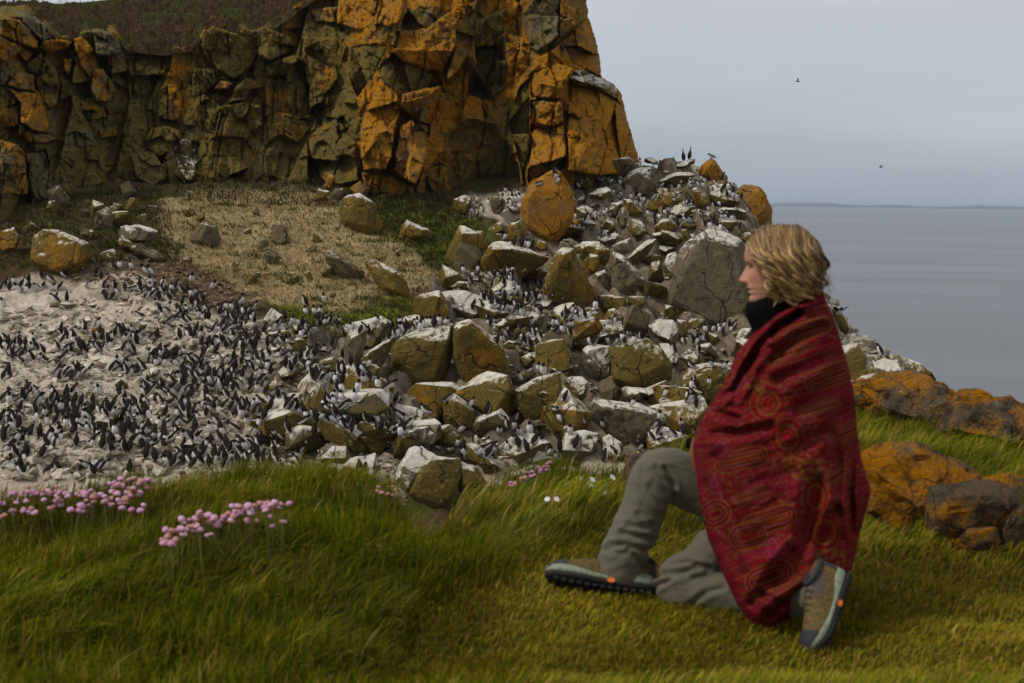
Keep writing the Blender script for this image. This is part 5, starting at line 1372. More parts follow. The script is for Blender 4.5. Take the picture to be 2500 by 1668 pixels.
clump('thrift', [([(1238,1185),(1290,1150),(1345,1128),(1345,1145),(1290,1170),(1245,1192)], 38)], 'small far patch of dull pink thrift at the grass edge in the middle', 'flowers', [HEADS[3], HEADS[1]], 53, .05, .12, .8)
clump('thrift', [([(915,1190),(960,1185),(980,1210),(930,1215)], 9)], 'few faded thrift heads at the notch in the grass edge', 'flowers', [HEADS[3]], 54, .05, .12, .75)
for k, (px, py, sc, lab) in enumerate([(1336,1219,.7,'left of two neighbouring white campion flowers in the grass'),(1359,1219,.7,'right of two neighbouring white campion flowers in the grass'),(1496,1166,.95,'largest white campion flower close to the trouser leg'),(1447,1172,.9,'upper cream flower of the pair below the grass edge'),(1445,1185,.9,'lower cream flower of the pair below the grass edge'),(1421,1167,.9,'small white flower left of the cream pair'),(1481,1201,.9,'creamy flower below the largest white campion')]):
    pos, _ = near_hit(np.array([px]), np.array([py]), np.array([.07])); p = pos[0]
    o = link('campion', WHEAD, None, p); o.scale = (sc,) * 3; o.rotation_euler = (.75, .25 * (k % 3 - 1), k * .4)
    link('stem', STEMS[k % 4], o); tag(o, lab, 'flower')

# ------------------------------------------------------------------ lichen rocks beside the person
NEARROCK = rock_material('near_lichen_rock', scale=4.0, crack=.5, spots=1.0, grey_a=(.075, .056, .034), grey_b=(.235, .185, .125), olive_a=(.06, .045, .014), olive_b=(.16, .115, .035), och_a=(.36, .135, .005), och_b=(.66, .27, .009), spread=.14)
def U7(pts): return [(1950 + x / 2.24, 700 + y / 2.24) for x, y in pts]
def U8(pts): return [(1400 + x / 3.267, 1040 + y / 3.267) for x, y in pts]
LOOK3.update({'n1': (.44, .0, .25), 'n2': (.33, .0, .4), 'n3': (.38, .0, .3)})
def NB(*a, **k): return boulder(*a, mat=NEARROCK, seg=.035, solid=False, cat='rock', name='lichen_rock', **k)
NB(U7([(285,530),(400,492),(560,485),(700,500),(800,530),(850,570),(830,620),(780,660),(700,700),(680,790),(560,760),(420,720),(300,640)]),'n3',label='grey lichen spotted rock slab at the cliff edge against the sea',D=7.2,tilt=.55,amp=.11,th=.6)
NB(U7([(730,800),(830,640),(870,580),(960,560),(1100,580),(1232,620),(1330,640),(1330,960),(1160,950),(1060,900),(1020,840),(900,840)]),'n1',label='orange and grey lichen rock at the right edge against the sea',D=6.3,tilt=.55,amp=.11,th=.55)
NB(U7([(1050,920),(1160,930),(1260,930),(1290,1040),(1180,1070),(1080,1000)]),'n2',label='dark underside rock below the orange rock at the right edge',bury=1.0,D=6.0,amp=.04)
NB(U7([(290,920),(400,872),(540,845),(640,855),(720,880),(820,930),(890,960),(985,1040),(960,1160),(850,1330),(640,1300),(430,1230),(320,1060)]),'n1',label='rock with the brightest orange lichen cap just behind the shawl',D=4.7,tilt=.45,amp=.06,th=.6,bury=.9)
NB(U7([(700,1080),(980,1035),(1100,1055),(1190,1110),(1230,1190),(1160,1290),(1080,1380),(880,1390),(780,1400),(700,1270)]),'n2',label='dark brown rock with pale lichen in front of the orange capped one',D=4.5,tilt=.05,amp=.06,th=.55,bury=1.0)
NB(U7([(850,1400),(920,1320),(1080,1310),(1110,1400),(1000,1430)]),'n2',label='low brown stone at the foot of the dark lichen rock',bury=1.0,D=4.42,amp=.025)
NB(U7([(1110,1330),(1150,1240),(1232,1180),(1300,1240),(1300,1400),(1150,1400)]),'n2',label='brown stone at the right edge beside the dark lichen rock',bury=1.0,D=4.45,amp=.03)
NB(U8([(320,640),(360,430),(410,270),(470,215),(600,195),(700,230),(900,300),(1000,500),(1040,720),(900,800),(760,820),(500,700)]),'n3',label='lichen rock half hidden behind the raised knee',D=5.1,tilt=.2,amp=.035,th=.5)
NB(U7([(300,1000),(360,900),(470,880),(520,960),(560,1100),(600,1250),(480,1230),(380,1180)]),'n3',label='brown grey rock shoulder touching the back of the shawl',D=4.75,tilt=.4,amp=.08,th=.6)
NB(U7([(960,1050),(1080,1010),(1180,1040),(1270,1060),(1280,1200),(1180,1230),(1080,1160)]),'n1',label='orange flecked rock at the right edge between the big lichen rocks',bury=1.0,D=5.2,tilt=.45,amp=.08,th=.6)
NB(U7([(680,640),(760,600),(850,580),(900,640),(880,760),(760,820),(690,760)]),'n2',label='dark wedge of rock in the cleft between the two cliff edge rocks',D=6.9,tilt=.2,amp=.08,th=.5)
# ================================================================== THE PERSON
PERSON = empty('person', (P(np.array(1800.), np.array(1490.), np.array(3.85)) * np.array([1, 1, 0])))
tag(PERSON, 'seated person facing left, wrapped in a red paisley shawl, green-grey trousers and hiking shoes', 'person')
PO = np.array(PERSON.location)
def pts(lst):
    a = np.array(lst, float); return P(a[:, 0], a[:, 1], a[:, 2]), a[:, 3] * a[:, 2] / F
def densify(lst, n):
    a = np.array(lst, float); d = np.concatenate([[0], np.cumsum(np.hypot(*(np.diff(a[:, :2], axis=0).T)) + 1e-6)]); t = np.linspace(0, d[-1], n)
    out = np.stack([np.interp(t, d, a[:, k]) for k in range(4)], 1)
    for _ in range(3):
        out[1:-1] = (out[:-2] + 2 * out[1:-1] + out[2:]) / 4
    return out
def capped(path, rad, seg=20):
    V, F_ = tube(path, rad, seg); n = len(path)
    V = np.concatenate([V, path[:1], path[-1:]]); a, b = len(V) - 2, len(V) - 1
    T = [(a, (j + 1) % seg, j) for j in range(seg)] + [(b, (n - 1) * seg + j, (n - 1) * seg + (j + 1) % seg) for j in range(seg)]
    return V, F_, np.array(T)
def union(name, tubes, voxel, smooth=6):
    """one continuous skin over overlapping tubes"""
    V, Q, T, off = [], [], [], 0
    for v, q, t in tubes:
        V.append(v); Q.append(q + off); T.append(t + off); off += len(v)
    me = mesh_np(name + '_raw', np.concatenate(V), [np.concatenate(Q), np.concatenate(T)])
    o = link(name + '_raw', me)
    md = o.modifiers.new('r', 'REMESH'); md.mode = 'VOXEL'; md.voxel_size = voxel
    sm = o.modifiers.new('s', 'SMOOTH'); sm.iterations = smooth; sm.factor = .5
    dg = bpy.context.evaluated_depsgraph_get(); ev = o.evaluated_get(dg); m2 = ev.to_mesh()
    n = len(m2.vertices); co = np.empty(n * 3, np.float32); m2.vertices.foreach_get('co', co); co = co.reshape(-1, 3).astype(float)
    no = np.empty(n * 3, np.float32); m2.vertices.foreach_get('normal', no); no = no.reshape(-1, 3).astype(float)
    F_ = np.array([tuple(p.vertices) for p in m2.polygons if len(p.vertices) == 4])
    ev.to_mesh_clear(); bpy.data.objects.remove(o, do_unlink=True); bpy.data.meshes.remove(me)
    return co, no, F_
def line_dist(px, py, line):
    best = np.full(px.shape, 1e9); L_ = np.array(line, float)
    for k in range(len(L_) - 1):
        x1, y1 = L_[k]; ex, ey = L_[k + 1] - L_[k]
        t = np.clip(((px - x1) * ex + (py - y1) * ey) / (ex * ex + ey * ey + 1e-9), 0, 1)
        best = np.minimum(best, np.hypot(px - x1 - t * ex, py - y1 - t * ey))
    return best

# ------------------------------------------------------------------ trousers
far_leg = [(1850,1262,4.06,92),(1770,1215,4.06,78),(1700,1186,4.05,70),(1650,1158,4.04,65),(1606,1142,4.03,58),(1592,1172,4.02,58),(1573,1235,4.01,56),(1547,1297,4.0,57),(1524,1345,4.0,58),(1513,1395,4.0,60),(1510,1418,4.0,61)]
near_thigh = [(1880,1270,3.96,95),(1800,1312,3.93,66),(1740,1348,3.92,56),(1690,1385,3.92,50),(1655,1415,3.92,53),(1630,1428,3.92,45),(1612,1436,3.92,26)]
near_shin = [(1604,1440,3.92,18),(1620,1438,3.92,42),(1650,1434,3.92,57),(1700,1442,3.90,53),(1760,1448,3.87,52),(1830,1456,3.83,52),(1900,1462,3.74,48),(1955,1462,3.65,44),(1995,1455,3.58,38)]
hips = [(1900,1180,3.98,120),(1900,1260,3.98,125),(1910,1330,3.97,110)]
def trousers():
    tb = []
    for l, n in ((far_leg, 40), (near_thigh, 22), (near_shin, 26), (hips, 10)):
        d = densify(l, n); p, r_ = pts(d); tb.append(capped(p, r_))
    co, no, F_ = union('trousers', tb, .0065, 5)
    px, py = project(co)
    q = np.stack([px * .012, py * .012, co[:, 1] * 4], 1)
    d = .0035 * fbm(q, 3) + .0045 * fbm(np.stack([(px + .6 * py) * .022, (py - .3 * px) * .045, co[:, 1] * 8], 1), 3)
    hem = np.exp(-((px - 1520) / 70) ** 2 - ((py - 1350) / 55) ** 2)
    d += .009 * hem * fbm(np.stack([(px - .2 * py) * .018, (py + .35 * px) * .06, co[:, 1] * 3], 1), 3)
    U = lambda l: [(1400 + a / 3.267, 1040 + b / 3.267) for a, b in l]
    for l, w_, h in [(U([(730,340),(790,440),(810,560)]),6,.010),(U([(660,330),(720,420),(800,470)]),6,.008),(U([(610,480),(700,620)]),7,.005),(U([(380,850),(480,872),(620,900)]),6,.011),(U([(300,950),(480,962),(600,1000)]),6,.010),
                     (U([(440,990),(520,1060),(560,1140)]),6,.011),(U([(250,985),(420,1015)]),6,.006),(U([(640,1210),(780,1172),(1000,1128)]),6,.012),(U([(690,1265),(800,1205),(900,1182)]),6,.009),(U([(760,1112),(900,1088),(1090,1132)]),6,.010),
                     (U([(650,1295),(760,1232)]),6,.007),(U([(690,1440),(900,1452),(1050,1335),(1200,1282)]),7,.008),(U([(820,570),(900,640),(1000,720)]),9,.008),(U([(820,1000),(900,950),(1010,900)]),6,.006),(U([(520,700),(560,800),(640,840)]),6,.006),(U([(430,800),(520,810),(640,790)]),7,.006)]:
        dd = line_dist(px, py, l); d += -h * np.exp(-(dd / w_) ** 2) + .45 * h * np.exp(-((dd - 2.0 * w_) / w_) ** 2)
    co = co + no * d[:, None]
    seam = np.ones(len(co))
    for l in (U([(640,400),(530,640),(370,860)]), U([(545,300),(512,520),(540,660),(640,790)]), U([(580,340),(760,310),(980,380)]), U([(800,1300),(1000,1310),(1200,1280)])):
        dd = line_dist(px, py, l); seam *= 1 - .45 * np.exp(-(dd / 1.6) ** 2); 
    base = np.array([.112, .103, .070])
    col = base * (seam * (1 + .10 * fbm(co * 9, 3)))[:, None]
    s = NT('trouser_cloth'); c = s.attr('Col')
    w1 = s.noise(s.pos(), 900., 2)
    c = s.mix(1., c, s.n('ShaderNodeCombineColor', {k: s.rng(w1, .3, .7, .88, 1.12, False) for k in range(3)}), 'MULTIPLY')
    me = mesh_np('trousers', co - PO, F_, s.bsdf(c, .85, .25, s.bump(s.noise(s.pos(), 260., 3), .12, .004), **{'Sheen Weight': .15}), True, {'Col': col})
    tag(link('trousers', me, PERSON), 'grey green hiking trousers with seams and creases')
trousers()

# ------------------------------------------------------------------ body: head, neck, trunk and limbs
SKIN = None
HC = P(np.array(1902.), np.array(733.), np.array(3.93))      # below the ear, at chin height
HS, HYAW = 1.035e-3, R(180 - 13)
def head_local():
    zz = np.array([-60,-35,-14,-4,4,12,20,28,33,36,39,42,45,50,55,60,64,68,72,78,86,95,103,108,113,118,126,140,155,168,180,192,202,209,213.])
    fr = np.interp(zz, [-60,-14,0,6,13,21,28,36,41,49,56,61,72,86,100,108,117,128,142,158,172,185,197,206,213], [45,44,60,74,80,78,74,80.5,77,83.5,80,80,79,79,79,80,86,88,87,82,73,58,40,22,2])
    bk = np.interp(zz, [-60,-14,0,30,60,100,140,175,200,213], [-62,-62,-64,-68,-78,-96,-101,-86,-50,-2])
    wd = np.interp(zz, [-60,-20,0,8,20,45,75,100,130,160,185,203,213], [52,50,40,41,50,58,65,69,73,71,57,32,2])
    m_ = 72; th = np.linspace(0, 2 * math.pi, m_, endpoint=False)
    # more columns near the profile
    th = th - .55 * np.sin(th)
    V = []
    for z, f, b, w_ in zip(zz, fr, bk, wd):
        c = np.cos(th); s_ = np.sin(th)
        x = np.where(c > 0, f * np.sign(c) * np.abs(c) ** .82, -b * np.sign(c) * np.abs(c) ** .95); y = w_ * np.sign(s_) * np.abs(s_) ** .9
        front = (c > 0)
        nb = np.interp(z, [56,60,64,68,73,80,90,100,108,114], [0,13,22,25,23.5,18.5,12.5,7,3,0]); sg = np.interp(z, [56,64,70,90,110], [14,13,10,8,9])
        x = x + front * nb * np.exp(-(y / sg) ** 2)
        x = x + front * np.interp(z, [58,64,72,80], [0,6,6,0]) * np.exp(-((np.abs(y) - 13) / 6) ** 2)         # nostril wings
        x = x - front * 9 * np.exp(-((z - 103) / 9) ** 2) * np.exp(-((np.abs(y) - 31) / 15) ** 2)             # eye sockets
        x = x + front * 3.5 * np.exp(-((z - 117) / 5) ** 2) * np.exp(-((np.abs(y) - 30) / 16) ** 2)           # brows
        x = x + front * 4 * np.exp(-((z - 78) / 14) ** 2) * np.exp(-((np.abs(y) - 42) / 14) ** 2)             # cheeks
        x = x - front * 2.5 * np.exp(-((z - 42) / 2.2) ** 2) * np.exp(-(y / 25) ** 4)                          # mouth line
        x = x + front * 2.0 * np.exp(-((z - 36) / 4) ** 2) * np.exp(-(y / 18) ** 2) + front * 2 * np.exp(-((z - 49) / 4) ** 2) * np.exp(-(y / 20) ** 2)
        V.append(np.stack([x, y, np.full(m_, z)], 1))
    V = np.concatenate(V); nr = len(zz)
    F_ = np.array([(i * m_ + j, i * m_ + (j + 1) % m_, (i + 1) * m_ + (j + 1) % m_, (i + 1) * m_ + j) for i in range(nr - 1) for j in range(m_)])
    x, y, z = V.T
    col = np.tile(np.array([.50, .255, .165]), (len(V), 1))
    col *= (1 + .06 * fbm(V * .05, 3))[:, None]
    def paint(w_, c): 
        nonlocal col
        col = col * (1 - w_[:, None]) + np.array(c) * w_[:, None]
    f = (x > 40)
    paint(.45 * f * np.exp(-((z - 74) / 20) ** 2 - ((np.abs(y) - 42) / 18) ** 2), (.55, .17, .12))
    paint(.55 * f * np.exp(-((z - 68) / 10) ** 2 - (y / 12) ** 2), (.55, .16, .12))
    paint(.85 * f * np.exp(-((z - 37) / 5) ** 2 - (y / 20) ** 4) + .75 * f * np.exp(-((z - 49) / 4.5) ** 2 - (y / 20) ** 4), (.36, .085, .075))
    paint(.9 * f * np.exp(-((z - 42.5) / 1.6) ** 2 - (y / 24) ** 4), (.10, .02, .02))
    paint(.75 * f * np.exp(-((z - 104) / 4.5) ** 2 - ((np.abs(y) - 31) / 11) ** 2), (.07, .04, .03))
    paint(.55 * f * np.exp(-((z - 121) / 3.5) ** 2 - ((np.abs(y) - 32) / 15) ** 2), (.12, .07, .035))
    paint(.9 * f * np.exp(-((z - 60) / 2.5) ** 2 - ((np.abs(y) - 8) / 4) ** 2), (.12, .03, .025))
    return V, F_, np.clip(col, 0, 1)
def head_to_world(v):
    c, s_ = math.cos(HYAW), math.sin(HYAW); x, y, z = v[:, 0] * HS, v[:, 1] * HS, v[:, 2] * HS
    tl = R(3); x2 = x * math.cos(tl) + z * math.sin(tl); z2 = z * math.cos(tl) - x * math.sin(tl)
    return HC + np.stack([x2 * c - y * s_, x2 * s_ + y * c, z2 - .012], 1)
def body():
    V, F_, col = head_local(); V = head_to_world(V)
    tb = []
    for l, n in ([(1905,760,3.94,40),(1915,830,3.95,50),(1930,930,3.97,110),(1930,1060,3.97,110),(1915,1180,3.97,105),(1905,1290,3.97,105)], 30), ([(1930,870,3.82,48),(1900,1000,3.76,44),(1850,1110,3.78,40),(1790,1120,3.86,34),(1740,1105,3.93,28),(1712,1098,3.97,24)], 24), ([(1930,870,4.10,48),(1900,1000,4.14,42),(1840,1100,4.12,38),(1770,1105,4.06,32),(1715,1095,4.02,26)], 24), \
            ([(a, b, c, d * .8) for a, b, c, d in far_leg] , 34), ([(a, b, c, d * .8) for a, b, c, d in near_thigh], 18), ([(a, b, c, d * .8) for a, b, c, d in near_shin] , 22):
        d = densify(l, n); p, r_ = pts(d); tb.append(capped(p, r_, 14))
    co, no, F2 = union('body', tb, .012, 4)
    allv = np.concatenate([V, co]); c2 = np.tile([.50, .255, .165], (len(co), 1))
    s = NT('skin'); c = s.attr('Col')
    f = s.noise(s.pos(), 120., 4)
    c = s.mix(1., c, s.n('ShaderNodeCombineColor', {k: s.rng(f, .3, .7, .93, 1.07, False) for k in range(3)}), 'MULTIPLY')
    m_ = s.bsdf(c, .52, .4, s.bump(f, .06, .002), **{'Subsurface Weight': .12, 'Subsurface Radius': (.01, .004, .002), 'Subsurface Scale': .5})
    me = mesh_np('body', allv - PO, [F_, F2 + len(V)], m_, True, {'Col': np.concatenate([col, c2])})
    tag(link('body', me, PERSON), 'head in profile looking left, fair skin')
body()

# ------------------------------------------------------------------ black collar, jacket and sleeve
def jacket():
    s = NT('black_fleece'); m_ = s.bsdf(s.mix(s.noise(s.pos(), 150., 3), (.003, .003, .0035), (.007, .007, .008)), 1.0, .05, s.bump(s.noise(s.pos(), 400., 2), .3, .004))
    rows = [(1893,712,3.935,50,.066),(1884,728,3.93,63,.074),(1884,742,3.93,66,.078),(1888,770,3.93,62,.080),(1896,800,3.94,60,.085),(1905,835,3.95,72,.10),(1920,880,3.96,100,.14),(1930,960,3.97,118,.16),(1930,1080,3.97,115,.16),(1915,1200,3.97,112,.15)]
    seg = 40; V = []
    a = np.linspace(0, 2 * math.pi, seg, endpoint=False)
    for i, (cx, cy, D, rx, ry) in enumerate(rows):
        c = P(np.array(float(cx)), np.array(float(cy)), np.array(D)); X = rx * D / F
        dx = X * np.cos(a); 
        slope = np.interp(i, [0, 1, 2, 4, 6], [-.30, -.30, -.24, -.10, 0])     # the collar stands higher at the back
        V.append(np.stack([c[0] + dx, c[1] + ry * np.sin(a), c[2] - slope * dx + .004 * np.sin(3 * a + i)], 1))
    V = np.concatenate(V)
    V += .004 * np.stack([fbm(V * 22, 2), fbm(V * 22 + 5, 2), fbm(V * 22 + 9, 2)], 1)
    F_ = np.array([(i * seg + j, (i + 1) * seg + j, (i + 1) * seg + (j + 1) % seg, i * seg + (j + 1) % seg) for i in range(len(rows) - 1) for j in range(seg)])
    o = link('jacket', mesh_np('jacket', V - PO, F_, m_, True), PERSON); tag(o, 'black high fleece collar')
    d = densify([(1790,1110,3.98,26),(1740,1098,3.99,25),(1706,1088,4.0,23),(1686,1083,4.0,20),(1676,1082,4.0,12)], 14); p, r_ = pts(d); v, q, t = capped(p, r_, 16)
    v = v + .003 * np.stack([fbm(v * 60, 2)] * 3, 1)
    tag(link('sleeve', mesh_np('sleeve', v - PO, [q, t], m_, True), o), 'black cuff showing above the knee')
jacket()

# ------------------------------------------------------------------ shawl
SL = np.array([(1962,734,0),(1914,752,.03),(1887,767,.06),(1834,819,.12),(1798,862,.17),(1777,915,.23),(1755,957,.28),(1723,1005,.33),(1702,1048,.38),(1692,1085,.42),(1699,1149,.49),(1707,1223,.57),(1729,1319,.68),(1766,1404,.78),(1798,1473,.87),(1830,1521,.95),(1870,1540,1.0)], float)
SR = np.array([(2008,705,0),(2012,718,.03),(2018,737,.06),(2034,772,.12),(2048,815,.17),(2062,860,.23),(2074,905,.28),(2083,950,.33),(2089,1000,.38),(2093,1050,.42),(2103,1120,.49),(2127,1200,.57),(2100,1300,.68),(2079,1392,.78),(2002,1440,.87),(1934,1505,.95),(1880,1541,1.0)], float)
def shawl_color(x, y):
    """woven pattern in cloth coordinates (x across, y down, about 1 mm units)"""
    n = len(x); q = np.stack([x * .012, y * .012, x * 0], 1)
    red = np.array([.132, .004, .0080]); mag = np.array([.140, .004, .018]); drk = np.array([.070, .002, .004]); gold = np.array([.135, .062, .013]); mauve = np.array([.17, .05, .075]); brt = np.array([.33, .006, .006])
    t = np.clip(.5 + .9 * fbm(q * 1.6 + 4, 3), 0, 1)[:, None]
    col = red * (1 - .55 * t) + mag * .55 * t
    d2 = sstep(.05, .4, fbm(q * 2.3 + 9, 3))[:, None]; col = col * (1 - .6 * d2) + drk * .6 * d2
    wx = 7 * fbm(q * 1.1 + 40, 2); wy = 9 * fbm(q * 1.1 + 50, 2)
    al = R(19); u = (x + wx) * math.cos(al) - (y + wy) * math.sin(al); v = (x + wx) * math.sin(al) + (y + wy) * math.cos(al)
    def put(w_, c):
        nonlocal col
        w_ = np.clip(w_, 0, 1)[:, None]; col = col * (1 - w_) + np.asarray(c) * w_
    # flowing stripes, in sheaves
    sheaf = sstep(-.12, .12, fbm(np.stack([u * .006, v * .022, u * 0], 1) + 3, 2))
    vv = v + 5 * np.sin(u * .021 + v * .01)
    f1 = np.abs(((vv / 13.5) % 1) - .5) * 13.5
    put(.52 * sheaf * sstep(2.6, 1.2, f1) * (.55 + .45 * noise3(np.stack([u * .05, v * .2, u * 0], 1))), gold)
    f2 = np.abs(((vv / 27 + .26) % 1) - .5) * 27
    put(.42 * (1 - sheaf) * sstep(2.4, 1.0, f2), gold)
    dots = sstep(.35, .75, np.sin(u * .95) * np.sin(vv * .47 + 1)); put(.5 * dots * sstep(.1, -.1, fbm(q * 1.9 + 70, 2)), mauve)
    flo = sstep(.16, .30, fbm(np.stack([u * .085, v * .10, u * 0], 1) + 6, 2)) * sstep(.0, .22, fbm(q * 1.2 + 81, 2)); put(.75 * flo, gold)
    flm = sstep(.18, .32, fbm(np.stack([u * .09, v * .09, u * 0 + 4], 1) + 6, 2)) * sstep(.0, .2, fbm(q * 1.2 + 97, 2)); put(.6 * flm, mauve)
    def capsule(a, b, radii, c=gold, wid=1.7, fill=None):
        d = line_dist(x, y, [a, b])
        if fill is not None: put(sstep(radii[-1] + 2, radii[-1], d), fill)
        for k, r_ in enumerate(radii):
            put(.85 * sstep(wid + 1.0, wid - .5, np.abs(d - r_)) * (1 if k % 2 == 0 else .75), c if k % 2 == 0 else gold * .8)
        put(.6 * sstep(3.2, 1.8, np.abs(d - (radii[0] + radii[-1]) / 2)) * (np.sin(u * 1.0) > .1), mauve)
    for a, b, rr in [((1770,1132),(1850,1113),(5,13,24)),((1835,1285),(1918,1258),(5,14,26)),((1850,1420),(1905,1398),(9,20,31)),((1812,1312),(1840,1305),(12,21,31)),((1990,932),(2062,905),(6,15,25)),((2045,1066),(2088,1048),(6,14,22)),((1740,1258),(1752,1252),(10,20,32)),((1880,880),(1960,850),(5,13)),((1960,1010),(2040,985),(5,13)),((2010,1180),(2062,1150),(6,15)),((1800,1220),(1860,1200),(5,12)),((1940,815),(2010,795),(5,12,20)),((1905,1455),(1960,1425),(6,14)),((1740,1380),(1755,1420),(6,14)),((1960,1440),(2040,1405),(5,12))]:
        capsule(a, b, rr, fill=red * .85)
    for cx, cy, rx, ry, c in [(1875,985,27,28,gold),(1922,1068,25,29,gold),(1992,1213,19,29,gold),(2013,1300,25,28,gold),(1758,1097,16,17,mauve),(1886,1338,12,22,mauve),(1960,1385,13,14,gold),(1745,1180,10,12,mauve)]:
        e = np.hypot((x - cx) / rx, (y - cy) / ry); ang = np.arctan2(y - cy, x - cx)
        put(sstep(1.75, 1.6, e), red * 1.0 if c is gold else mag)
        put(.8 * sstep(.07, .03, np.abs(e - 1.62)), gold * .8)
        put(.8 * sstep(.15, .07, np.abs(e - 1.0 - .05 * np.sin(16 * ang))), c)
        put(.75 * sstep(.08, .03, np.abs(e - .58)) * (np.sin(12 * ang) > -.2), c); put(sstep(.2, .1, e), brt)
    for cx, cy, rx, ry in [(1962,1135,52,46),(2035,1365,45,30),(1850,945,34,20)]:
        e = np.hypot((x - cx) / rx, (y - cy) / ry)
        put(.85 * sstep(1.1, .8, e) * sstep(-.02, .14, fbm(np.stack([x * .075, y * .075, x * 0 + cx], 1), 2)), gold * 1.1)
    # small running scrolls between the stripes
    sc = np.abs(fbm(np.stack([u * .11, v * .16, u * 0], 1) + 17, 2)); put(.55 * sstep(.055, .02, sc), gold * .9)
    sc = np.abs(fbm(np.stack([u * .07, v * .20, u * 0], 1) + 37, 2)); put(.45 * sstep(.05, .02, sc) * sstep(-.1, .1, fbm(q * 1.4 + 8, 2)), mag * 1.3)
    # bright borders
    put(.5 * sstep(6, 3, np.abs(line_dist(x, y, [(1690,1085),(1707,1223),(1766,1404),(1830,1521)]) - 10)), mag * 1.25)
    weave = 1 + .20 * np.sin(x * 1.9) * np.sin(y * 1.9) + .14 * noise3(np.stack([x * .5, y * .5, x * 0], 1))
    return np.clip(col * weave[:, None], 0.001, 1)
def shawl():
    nt_, ns_ = 430, 230
    t = np.linspace(0, 1, nt_); lx, ly = np.interp(t, SL[:, 2], SL[:, 0]), np.interp(t, SL[:, 2], SL[:, 1]); rx_, ry_ = np.interp(t, SR[:, 2], SR[:, 0]), np.interp(t, SR[:, 2], SR[:, 1])
    def sm(a, k=6):
        a = a.copy()
        for _ in range(k): a[1:-1] = (a[:-2] + 2 * a[1:-1] + a[2:]) / 4
        return a
    lx, ly, rx_, ry_ = sm(lx), sm(ly), sm(rx_), sm(ry_)
    cen = np.interp(t, [0, .12, .3, .5, .7, .85, 1], [3.955, 3.95, 3.95, 3.94, 3.90, 3.80, 3.68]); blg = np.interp(t, [0, .04, .12, .2, .3, .45, .6, .75, .87, .95, 1], [.03, .07, .145, .19, .23, .27, .28, .26, .19, .08, .012])
    blg = sm(blg, 12)
    s_ = np.linspace(0, 1, ns_); sw = .5 - .5 * np.cos(math.pi * s_)      # denser at the outlines
    X = lx[:, None] + (rx_ - lx)[:, None] * sw[None]; Y = ly[:, None] + (ry_ - ly)[:, None] * sw[None]
    prof = np.sqrt(np.maximum(0, 1 - (2 * sw - 1) ** 2))[None] ** .85
    # the shoulder and upper arm push forward, the flank falls back
    D = cen[:, None] - blg[:, None] * prof
    D -= .035 * np.exp(-((X - 1950) / 60) ** 2 - ((Y - 900) / 80) ** 2) + .03 * np.exp(-((X - 1830) / 50) ** 2 - ((Y - 1120) / 90) ** 2)
    x, y = X.ravel(), Y.ravel()
    f = 0.0
    q = np.stack([(x * .94 - y * .34) * .006, (x * .34 + y * .94) * .018, x * 0], 1)
    f = .014 * fbm(q + 3, 3) + .004 * fbm(q * 3, 2)
    for l, w_, h in [(l0, w0 * 1.15, h0 * 1.35) for l0, w0, h0 in [([(2012,758),(1975,768),(1930,790),(1888,818)],7,.026),([(1950,762),(1892,800),(1852,846),(1815,902),(1790,950),(1762,968)],7,.040),([(1724,1008),(1760,1010),(1802,1024)],7,.018),([(1872,850),(1838,885),(1812,940),(1795,968)],7,.026),
                     ([(2086,1085),(2077,1200),(2082,1300)],7,.032),([(1750,1118),(1785,1200),(1828,1290),(1852,1335)],13,.013),([(1992,1180),(1975,1290),(1945,1370),(1895,1425)],17,.022),([(1930,1350),(1890,1400),(1840,1470)],12,.020),([(2060,900),(2010,960),(1950,1000)],14,.012),
                     ([(2075,1000),(2020,1050),(1940,1100)],14,.013),([(1740,1060),(1800,1060),(1880,1040)],9,.014),([(2040,1240),(2000,1330),(2010,1400)],9,.018),([(1720,1180),(1760,1290),(1810,1400)],10,.015),([(1985,1440),(1940,1455),(1880,1500)],9,.018),([(1860,1450),(1900,1470)],8,.015),([(2030,1060),(2052,1150),(2050,1260)],12,.012),([(2024,740),(2000,745),(1960,760),(1915,785)],6,.016),([(2045,800),(2000,800),(1940,830),(1880,880)],9,.018),([(2065,860),(2000,880),(1900,930)],10,.012)]]:
        dd = line_dist(x, y, l); f = f - h * np.exp(-(dd / w_) ** 2) + .55 * h * np.exp(-((dd - 2.1 * w_) / (1.2 * w_)) ** 2)
    # the turned-over edge along the front is a thick roll
    dd = line_dist(x, y, [(1962,734),(1887,767),(1834,819),(1798,862),(1777,915),(1755,957)]); f = f + .022 * np.exp(-((dd - 14) / 11) ** 2)
    fade = np.minimum(1, np.minimum(sw, 1 - sw) * 9)
    D = D - (f.reshape(nt_, ns_)) * (.25 + .75 * fade[None])
    Pf = P(X.ravel(), Y.ravel(), D.ravel())
    # far side, plainer
    nb = 40; sb = np.linspace(1, 0, nb + 2)[1:-1]
    Xb = lx[:, None] + (rx_ - lx)[:, None] * sb[None]; Yb = ly[:, None] + (ry_ - ly)[:, None] * sb[None]
    Db = cen[:, None] + (np.minimum(blg, .24))[:, None] * np.sqrt(1 - (2 * sb - 1) ** 2)[None] + .01
    c = P(X.mean(1), Y.mean(1), cen)
    Pb = P(Xb.ravel(), Yb.ravel(), Db.ravel()).reshape(nt_, nb, 3)
    Pb = Pb * .985 + c[:, None] * .015
    V = np.concatenate([Pf.reshape(nt_, ns_, 3), Pb], 1); m_ = ns_ + nb
    i = np.arange(nt_ * m_).reshape(nt_, m_); j = np.roll(i, -1, axis=1)
    F_ = np.stack([i[:-1].ravel(), i[1:].ravel(), j[1:].ravel(), j[:-1].ravel()], 1)
    cf = shawl_color(x, y).reshape(nt_, ns_, 3); cb = np.tile(np.array([.22, .02, .02]), (nt_, nb, 1)); col = np.concatenate([cf, cb], 1).reshape(-1, 3)
